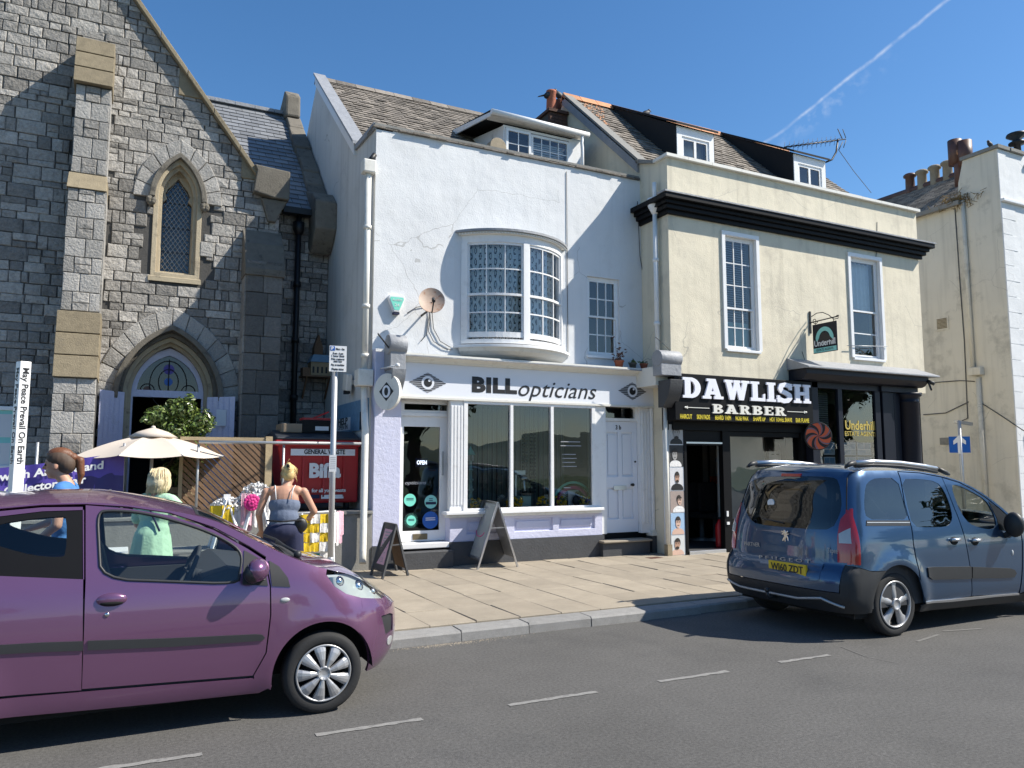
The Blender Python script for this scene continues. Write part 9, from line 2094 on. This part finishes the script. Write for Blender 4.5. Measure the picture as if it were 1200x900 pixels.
# third person: back to us, gold bun, vest top and navy shorts, bag on the hip
F3 = Fig((1.67, 9.05, PZ), 74, .965)
A3 = thing('person', 'person with golden hair bun, grey blue vest and navy shorts at the checked fabric rack', 'person', tuple(F3.p))
b3 = torso(1.04)+legs(.11)+head_shapes((.035, .06, 1.55))+arm((-.215, 0, 1.36), (-.29, .02, 1.10), (-.27, .14, .90))+arm((.215, 0, 1.36), (.34, .05, 1.12), (.27, .30, 1.04))+hand((-.27, .14, .90), (0, .6, -1), (0, 1, 0), 1)+hand((.27, .30, 1.04), (-.1, 1, -.2), (0, 0, 1), -1)
F3.blob('body', bend(b3, .10), 'skin', A3)
F3.blob('vest_top', bend([('b', (0, 0, 1.20), (.186, .124, .135)), ('b', (0, 0, 1.05), (.172, .128, .17)), ('b', (0, 0, .95), (.188, .136, .10))], .10), 'greyblue_cloth', A3, .010)
F3.blob('shorts', [('b', (0, -.015, .90), (.212, .158, .13))]+[('c', (s_*.115, -.005, .86), (s_*.135, .01, .56), .118, .108) for s_ in (-1, 1)], 'navy', A3, .012)
F3.blob('hair', bend([('b', (.035, .04, 1.605), (.086, .10, .086)), ('b', (.035, -.01, 1.56), (.074, .062, .075)), ('b', (.03, -.045, 1.62), (.046, .042, .055)), ('b', (.03, .0, 1.675), (.035, .045, .035))], .10), 'hair_gold', A3, .007, 2)
m = MB(); m.ball(F3.W((.03, .0, 1.655)), (.018, .018, .028)); 
for k in range(3): m.tube([F3.W((.03, -.02, 1.67-.02*k)), F3.W((.055, -.025, 1.655-.02*k))], .005, 5)
m.obj('hair_clip', 'ink', A3)
m = MB(); rq = random.Random(9)
for k in range(60):
    a = rq.uniform(0, 2*math.pi); z0 = 1.6+rq.gauss(0, .04); c_ = Vector((.035, .10+.03, z0)); m.tube([F3.W((.035+.075*math.cos(a), .10+.075*math.sin(a), z0)), F3.W((.035+.095*math.cos(a+.2), .10+.095*math.sin(a+.2), z0-.03)), F3.W((.035+.10*math.cos(a+.4), .10+.10*math.sin(a+.4), z0-.06))], [.003, .003, .001], 4)
m.obj('hair_strands', 'hair_gold', A3)
m = MB()
for s_ in (-1, 1): m.tube([F3.W((s_*.12, .10, 1.32)), F3.W((s_*.115, .025, 1.43)), F3.W((s_*.10, -.06, 1.39)), F3.W((s_*.085, -.10, 1.27))], .006, 5)
m.obj('strap', 'white_cloth', A3)
F3.blob('waist_bag', [('b', (.20, -.06, .97), (.075, .05, .09)), ('c', (-.18, -.10, 1.03), (.0, -.155, 1.02), .012, .012), ('c', (.0, -.155, 1.02), (.2, -.10, 1.03), .012, .012)], 'ink', A3, .008, 2)
for F, A, c in ((F1, A1, 'ink'), (F2, A2, 'chimney_buff'), (F3, A3, 'white_cloth')):
    for s_ in (-1, 1):
        x_ = .12 if F is not F3 else .135; F.blob('shoe', [('c', (s_*x_, -.035, .045), (s_*(x_+.01), .16, .035), .046, .040)], c, A, .009, 3)

# ------------------------------------------------------------------ craft stall on the pavement
def cloth_sheet(name, p0, p1, drop, mt_, parent, wav=.02, n=14, seed=0, flare=0.0):
    rq = random.Random(seed); ph = rq.uniform(0, 6); p0, p1 = Vector(p0), Vector(p1); d = (p1-p0); nn = Vector((d.y, -d.x, 0)).normalized(); rows_ = []
    for j in range(7):
        t = j/6; row = []
        for i in range(n+1):
            u = i/n; p = p0.lerp(p1, u); p = p-Vector((0, 0, drop*t*(1+.05*math.sin(u*9+ph)))); p += nn*(wav*math.sin(u*14+ph)*(.3+t)+wav*.4*math.sin(u*31+ph*2)+flare*t); row.append(p)
        rows_.append(row)
    return MB().grid(rows_, True).obj(name, mt_, parent)
def frill(c, r_, n, mt_, name, parent, seed, s=.022):
    rq = random.Random(seed); m = MB()
    for k in range(n):
        d = Vector((rq.gauss(0, 1), rq.gauss(0, .5), rq.gauss(0, 1))).normalized(); p = Vector(c)+Vector((d.x*r_[0], d.y*r_[1], d.z*r_[2]))*rq.uniform(.7, 1); a = Vector((rq.gauss(0, 1), rq.gauss(0, 1), rq.gauss(0, 1))).normalized()*s; b = a.cross(d).normalized()*s*.8
        m.add([p-a, p-b*.7+d*.01, p+a, p+b+d*.015], [(0, 1, 2), (0, 2, 3)])
    stuff(m.obj(name, mt_, parent))
def rack(name, lab, px, Y, pyt, pyb, spread, mt_='white_paint'):
    t = P(px, pyt, Y=Y); b = P(px, pyb, Y=Y); r_ = thing(name, lab, 'rack', (t.x, Y, b.z)); 
    for s_ in (-1, 1):
        for q in (-1, 1): MB().bar((t.x+s_*.02, Y+q*.03, t.z), (t.x+s_*spread, Y+q*.16, b.z), .045, .018).obj('leg', mt_, r_)
    MB().bar((t.x-.04, Y, t.z+.01), (t.x+.04, Y, t.z+.01), .03, .12).obj('hinge', mt_, r_); return r_, t, b
TB = thing('stall_table', 'pale trestle table carrying the white folding racks', 'table', (1.35, 10.1, PZ)); zt = P(300, 640, Y=10.1).z
MB().box(.55, 1.68, 9.85, 10.5, zt-.03, zt).obj('top', 'concrete', TB, bevel=.006)
for x in (.62, 1.6):
    for y in (9.9, 10.43): MB().box(x-.02, x+.02, y-.02, y+.02, PZ, zt-.031).obj('leg', 'galv', TB)
cloth_sheet('cloth', (.9, 9.84, zt-.002), (1.66, 9.84, zt-.002), .35, 'chimney_buff', TB, .01, seed=4)
r1, t, b = rack('folding_rack', 'white folding rack with yellow and white frilly cloths, leftmost on the stall', 266, 10.05, 586, 641, .17)
frill(t+Vector((.02, .02, -.08)), (.20, .10, .11), 600, 'white_cloth', 'frill', r1, 1)
for k, (u, mt_) in enumerate(((-.20, 'yellow_cloth'), (-.06, 'yellow_cloth'), (.07, 'white_cloth'), (.16, 'pink_cloth'))): cloth_sheet('cloth', (t.x+u, 9.96+.03*k, t.z-.06), (t.x+u+.14, 9.96+.02*k, t.z-.06), .32, mt_, r1, .012, 8, k)
r2, t, b = rack('folding_rack', 'white folding rack with white frills and a pink rosette in the middle of the stall', 301, 10.05, 573, 640, .20)
frill(t+Vector((0, .0, -.16)), (.21, .12, .24), 1000, 'white_cloth', 'frill', r2, 2)
for k, u in enumerate((-.19, -.05, .08)): cloth_sheet('cloth', (t.x+u, 9.97, t.z-.05), (t.x+u+.13, 9.97, t.z-.05), .40, ('pink_cloth', 'white_cloth', 'white_cloth')[k], r2, .012, 8, k+5)
q = P(295.5, 589, Y=9.90); m = MB()
for k in range(14): a = 2*math.pi*k/14; m.ball((q.x+.075*math.cos(a), 9.90, q.z+.075*math.sin(a)), (.03, .012, .03), 8, 5)
for k in range(8): a = 2*math.pi*k/8+.2; m.ball((q.x+.035*math.cos(a), 9.885, q.z+.035*math.sin(a)), (.026, .012, .026), 8, 5)
m.ball((q.x, 9.875, q.z), (.02, .01, .02), 8, 5); m.obj('rosette', 'magenta', r2)
yq = 9.65; tl, tr_ = P(352, 602, Y=yq), P(386, 599, Y=yq); r3 = thing('fabric_rack', 'rack hung with checked yellow, white and teal cloths by the sign post', 'rack', ((tl.x+tr_.x)/2, yq, PZ))
MB().tube([tl-Vector((.03, 0, 0)), tr_+Vector((.08, 0, 0))], .012, 6).obj('rail', 'white_paint', r3)
for x in (tl.x+.02, tr_.x+.04): 
    for s_ in (-1, 1): MB().tube([(x, yq, tl.z), (x, yq+.2*s_, PZ)], .014, 6).obj('leg', 'white_paint', r3)
wq = (tr_.x-tl.x)/3; hq = (P(370, 602, Y=yq).z-P(370, 646, Y=yq).z)/4
for i in range(3):
    for j in range(4):
        mt_ = 'yellow_cloth' if (i+j) % 2 == 0 or i == 0 else 'white_cloth'; cloth_sheet('patch', (tl.x+wq*i, yq-.03-.01*((i+j) % 2), tl.z-.01-hq*j), (tl.x+wq*(i+1)-.004, yq-.03, tl.z-.01-hq*j), hq*.97, mt_, r3, .012, 6, i*4+j)
rq = random.Random(4)
for k, (u, mt_, l) in enumerate(((.02, 'white_cloth', .44), (.08, 'white_cloth', .40), (.13, 'pink_cloth', .38), (.17, 'pink_cloth', .30))): cloth_sheet('cloth', (tr_.x+u-.03, yq-.05+.04*k, tr_.z), (tr_.x+u+.05, yq+.02+.04*k, tr_.z-.02), l, mt_, r3, .012, 6, k+30)
zz_ = tl.z-.01-hq*4
for i in range(3):
    for j in range(2): cloth_sheet('patch', (tl.x+.04+wq*i*.9, yq-.0, zz_-.02-hq*.75*j), (tl.x+.04+wq*(i+1)*.9-.004, yq, zz_-.02-hq*.75*j), hq*.74, ('teal_cloth' if (i+j) % 2 == 1 else 'white_cloth'), r3, .008, 6, 60+i*2+j)
# left table with small goods (seen through the car)
T2 = thing('stall_table', 'white covered stall table with pink goods seen through the rear car window', 'table', (-.9, 9.0, PZ)); z2 = .86
MB().box(-2.6, .1, 8.75, 9.35, z2-.03, z2).obj('top', 'sign_white', T2, bevel=.005); cloth_sheet('cloth', (-2.6, 8.74, z2-.003), (.1, 8.74, z2-.003), .5, 'white_cloth', T2, .01, 40, 7)
for x in (-2.5, 0): MB().box(x-.02, x+.02, 9.0, 9.04, PZ, z2-.031).obj('leg', 'galv', T2)
rq = random.Random(14); mts = ['magenta', 'pink_cloth', 'teal_cloth', 'white_cloth', 'chimney_buff', 'magenta']
labs = ['small magenta box', 'small pale pink box', 'small dark teal box', 'small white box', 'small buff box', 'small magenta round tin']
for k in range(6):
    x = -1.75+.22*k; y = 8.9+rq.uniform(0, .2); m = MB()
    if k == 5: m.lathe([(.05, 0), (.05, .06), (.0, .065)], (x, y, z2), 'z', 14)
    else: m.box(x-.07, x+.07, y-.05, y+.05, z2, z2+rq.uniform(.04, .1))
    tag(m.obj('craft_box', mts[k], bevel=.006), labs[k]+' on the white stall table', 'box', 'goods on the white stall table')
# ------------------------------------------------------------------ pavement furniture
# parking sign post
yP = 9.3; pb = P(389.5, 560, Y=yP); PS = thing('parking_sign', 'grey post with a white parking restriction plate and blue P', 'sign', (pb.x, yP, PZ)); ptop = P(390, 436, Y=yP).z
MB().tube([(pb.x, yP, PZ), (pb.x, yP, ptop+.2)], .036, 14).obj('post', 'galv', PS); MB().lathe([(.045, 0), (.045, .5), (.036, .52)], (pb.x, yP, PZ), 'z', 14).obj('post_sleeve', 'galv', PS)
un = (Vector((0, 0, HC))-Vector((pb.x, yP, ptop))); un.z = 0; un = (un.normalized()*.5+Vector((0, -1, 0))*.5).normalized(); us_ = -un.cross(uz); us_ = us_ if us_.x > 0 else -us_
pc_ = P(396, 420.5, Y=yP-.05); sw_ = .103; shh = (P(396, 405.5, Y=yP).z-P(396, 435.5, Y=yP).z)/2; C1 = Vector((pc_.x, yP-.05, pc_.z))
m = MB(); brd(m, C1, us_, uz, un, rc(-sw_, sw_, -shh, shh), 0, .008); pl_ = m.obj('sign_plate', 'sign_white', PS)
m = MB(); brd(m, C1, us_, uz, un, rc(-sw_*.9, -sw_*.38, shh*.62, shh*.96), .0085, .011); bp_ = m.obj('parking_square', 'blue_sign', pl_)
m = MB(); text_on(m, 'P', C1+us_*(-sw_*.8)+uz*(shh*.68)+un*.011, us_, uz, .055, bold=.04, depth=.002); m.obj('parking_letter', 'sign_white', pl_)
m = MB()
for (t, v, w_) in (('Mon - Sat', .68, 1.0), ('8 am - 6 pm', .34, 1.2), ('1 hour limit', .14, 1.5), ('No return', -.10, 1.5), ('within 1 hour', -.28, 1.0), ('Pay at machine', -.55, 1.5), ('Display ticket', -.88, 1.4)):
    u0 = -.25 if v > .6 else -w_/2; text_on(m, t, C1+us_*(sw_*u0)+uz*(shh*v)+un*.009, us_, uz, .036, fit=sw_*w_, bold=.02, depth=.002)
stuff(m.obj('lettering', 'ink', pl_))
q = P(390, 543, Y=yP-.05); C2 = Vector((q.x, yP-.05, q.z)); m = MB(); brd(m, C2, us_, uz, un, rc(-.042, .042, -.10, .10), 0, .01); n_ = m.obj('notice', 'paper', PS); m = MB()
for k in range(6): brd(m, C2+uz*(.07-.025*k), us_, uz, un, rc(-.03, .03, -.003, .003), .0105, .012)
m.obj('notice_text', 'grey_ink', n_)
# A-boards
def aboard(name, lab, a, b, c, d, ptop_px, frame_mt, face_mt, back_mt, rows_, fw=.03):
    A_, B2, C_, D_ = [P(*q, Z=PZ) for q in (a, b, c, d)]; m1, m2 = (A_+C_)/2, (B2+D_)/2; mid = (m1+m2)/2; h = P(*ptop_px, Y=mid.y).z-PZ
    T = thing(name, lab, 'sign board', tuple(mid)); t1, t2 = m1+uz*h, m2+uz*h
    def panel_(p, q, tp, tq, mt_, lo_=.14, nm='panel'):
        e1, e2 = p.lerp(tp, lo_), q.lerp(tq, lo_); n_ = (q-p).cross(tp-p).normalized(); m = MB(); m.add([e1+n_*.004, e2+n_*.004, tq+n_*.004, tp+n_*.004, e1-n_*.004, e2-n_*.004, tq-n_*.004, tp-n_*.004], [(0, 1, 2, 3), (4, 7, 6, 5), (0, 4, 5, 1), (1, 5, 6, 2), (2, 6, 7, 3), (3, 7, 4, 0)]); return m.obj(nm, mt_, T), n_, e1, e2
    f_, n_, e1, e2 = panel_(A_, B2, t1, t2, face_mt); g_, n2_, _, _ = panel_(C_, D_, t1, t2, back_mt, nm='back_panel')
    for (p, t_) in ((A_, t1), (B2, t2), (C_, t1), (D_, t2)): MB().bar(p, t_, fw, fw).obj('leg', frame_mt, T)
    for (p, q) in ((t1, t2), (e1, e2)): MB().bar(p, q, fw*1.05, fw*1.05).obj('cross_bar', frame_mt, T)
    MB().bar(B2.lerp(t2, .62), D_.lerp(t2, .62), .01, .02).obj('stay', frame_mt, T)
    if n_.dot(Vector((0, 0, HC))-e1) < 0: n_ = -n_
    return T, e1, e2, t1, t2, n_
T, e1, e2, t1, t2, n_ = aboard('pavement_sign', 'small dark framed pavement sign with a pink printed poster by the shop step', (434.5, 674.5), (448, 678.5), (465, 669), (478, 674.5), (457, 614), 'dark_plinth', 'dark_plinth', 'wood', 0, .03)
def onb(u, v, off): return e1.lerp(e2, u).lerp(t1.lerp(t2, u), v)+n_*off
MB().add([onb(.2, .12, .007), onb(.86, .12, .007), onb(.86, .88, .007), onb(.2, .88, .007)], [(0, 1, 2, 3)]).obj('poster', 'pink_cloth', T)
m = MB()
for k, (u0, u1, v) in enumerate(((.3, .78, .80), (.36, .7, .73), (.3, .62, .66), (.3, .74, .60), (.3, .66, .54), (.3, .76, .48), (.3, .6, .42), (.3, .7, .36))): m.add([onb(u0, v, .009), onb(u1, v, .009), onb(u1, v+.025, .009), onb(u0, v+.025, .009)], [(0, 1, 2, 3)])
ring_ = [onb(.55+.12*math.cos(a*math.pi/6), .22+.05*math.sin(a*math.pi/6), .009) for a in range(13)]; m.tube(ring_, .004, 4)
stuff(m.obj('poster_text', 'grey_ink', T))
T, e1, e2, t1, t2, n_ = aboard('pavement_sign', 'tall aluminium pavement sign with faded grey poster in front of the opticians window', (542.5, 660), (559.5, 667.5), (589, 656.5), (606.5, 664.5), (575, 588), 'alu', 'alu', 'galv', 0, .028)
MB().add([onb(.07, .03, .007), onb(.93, .03, .007), onb(.93, .97, .007), onb(.07, .97, .007)], [(0, 1, 2, 3)]).obj('poster', mat('faded grey poster', (.30, .33, .32), var=.1, vs=6), T)
m = MB(); U_ = (e2-e1).normalized(); V_ = ((t1-e1)-U_*(t1-e1).dot(U_)).normalized(); wv_ = (e2-e1).length
for (t, v, f_, s_) in (('OPTICIANS', .86, .7, .07), ('EYE TESTS', .66, .55, .10), ('OPEN', .57, .5, .10), ('Billopticians', .14, .6, .05)): text_on(m, t, onb(.5, v, .009)-U_*wv_*f_/2, U_, V_, s_, fit=wv_*f_, depth=.002, bold=.02)
stuff(m.obj('poster_text', 'grey_ink', T))
m = MB(); pts = [onb(.5+.26*math.cos(math.pi+math.pi*k/14), .46+.09*math.sin(math.pi+math.pi*k/14), .010) for k in range(15)]; m.tube(pts, .008, 5); m.obj('poster_smile', 'magenta', T)
# downpipe shoe / litter specks on the paving
MB_ = MB(); 
c = P(767, 654, Z=PZ); tag(MB().box(c.x-.13, c.x+.13, c.y-.09, c.y+.09, PZ-.01, PZ+.008).obj('drain_cover', 'chimney_brown', bevel=.003), 'small rusty drain cover in the paving by the white house door', 'drain cover')
# ------------------------------------------------------------------ park trees and far terrace across the road (mirrored in the glass)
def park_tree(x, y, h, seed, lab):
    T = thing('park_tree', lab, 'tree', (x, y, 0), 'park trees across the road'); rq = random.Random(seed)
    m = MB(); m.tube([(x, y, 0), (x+.1, y, h*.25), (x-.05, y+.1, h*.45)], [.32, .24, .16], 10)
    for k in range(6): a = k*1.05; m.tube([(x, y, h*(.28+.03*k)), (x+h*.15*math.cos(a), y+h*.15*math.sin(a), h*.5), (x+h*.25*math.cos(a), y+h*.25*math.sin(a), h*.68)], [.14, .09, .03], 6)
    m.obj('trunk', 'bark', T); m = MB()
    for k in range(34):
        d = Vector((rq.gauss(0, 1), rq.gauss(0, 1), rq.gauss(0, .8))).normalized(); c = Vector((x, y, h*.62))+Vector((d.x*h*.30, d.y*h*.30, d.z*h*.30))*rq.uniform(.4, 1)
        r_ = h*rq.uniform(.07, .12)
        for j in range(150):
            e = Vector((rq.gauss(0, 1), rq.gauss(0, 1), rq.gauss(0, 1))).normalized()*r_*rq.uniform(.5, 1); a = Vector((rq.gauss(0, 1), rq.gauss(0, 1), rq.gauss(0, 1))).normalized()*.17; b = a.cross(e).normalized()*.12; p = c+e
            m.add([p-a, p+b, p+a, p-b], [(0, 1, 2, 3)])
    stuff(m.obj('crown', 'tree_leaf', T)); return T
T0 = park_tree(-6, -24, 9.5, 1, 'park tree across the road, widest crown opposite the church')
spots = ((4, -30, .9, .7, 'second park tree across the road, opposite the opticians'), (14, -22, 1.15, 2.1, 'tall park tree across the road, opposite the barber'), (25, -26, 1.05, 4.0, 'park tree across the road behind the blue car'), (-18, -28, 1.1, 5.1, 'park tree across the road at the far left end'), (35, -25, 1.85, 1.4, 'largest park tree at the far right across the road'), (50, -30, 1.1, 3, 'last park tree on the right across the road'))
for (x, y, s_, rz_, lab) in spots:
    c = copy_tree(T0); c.location = (x, y, 0); c.scale = (s_,)*3; c.rotation_euler = (0, 0, rz_); c['label'] = lab
hl_ = MB(); n = 60; rows_ = []
for j, (y, s_) in enumerate(((-90, 0), (-120, .6), (-170, 1), (-260, .9))): rows_.append([(-260+9*i, y+4*math.sin(i*1.3), s_*(9+3*math.sin(i*.31)+1.5*math.sin(i*.9+1))) for i in range(n)])
struct(hl_.grid(rows_, True).obj('hill', 'tree_leaf'))
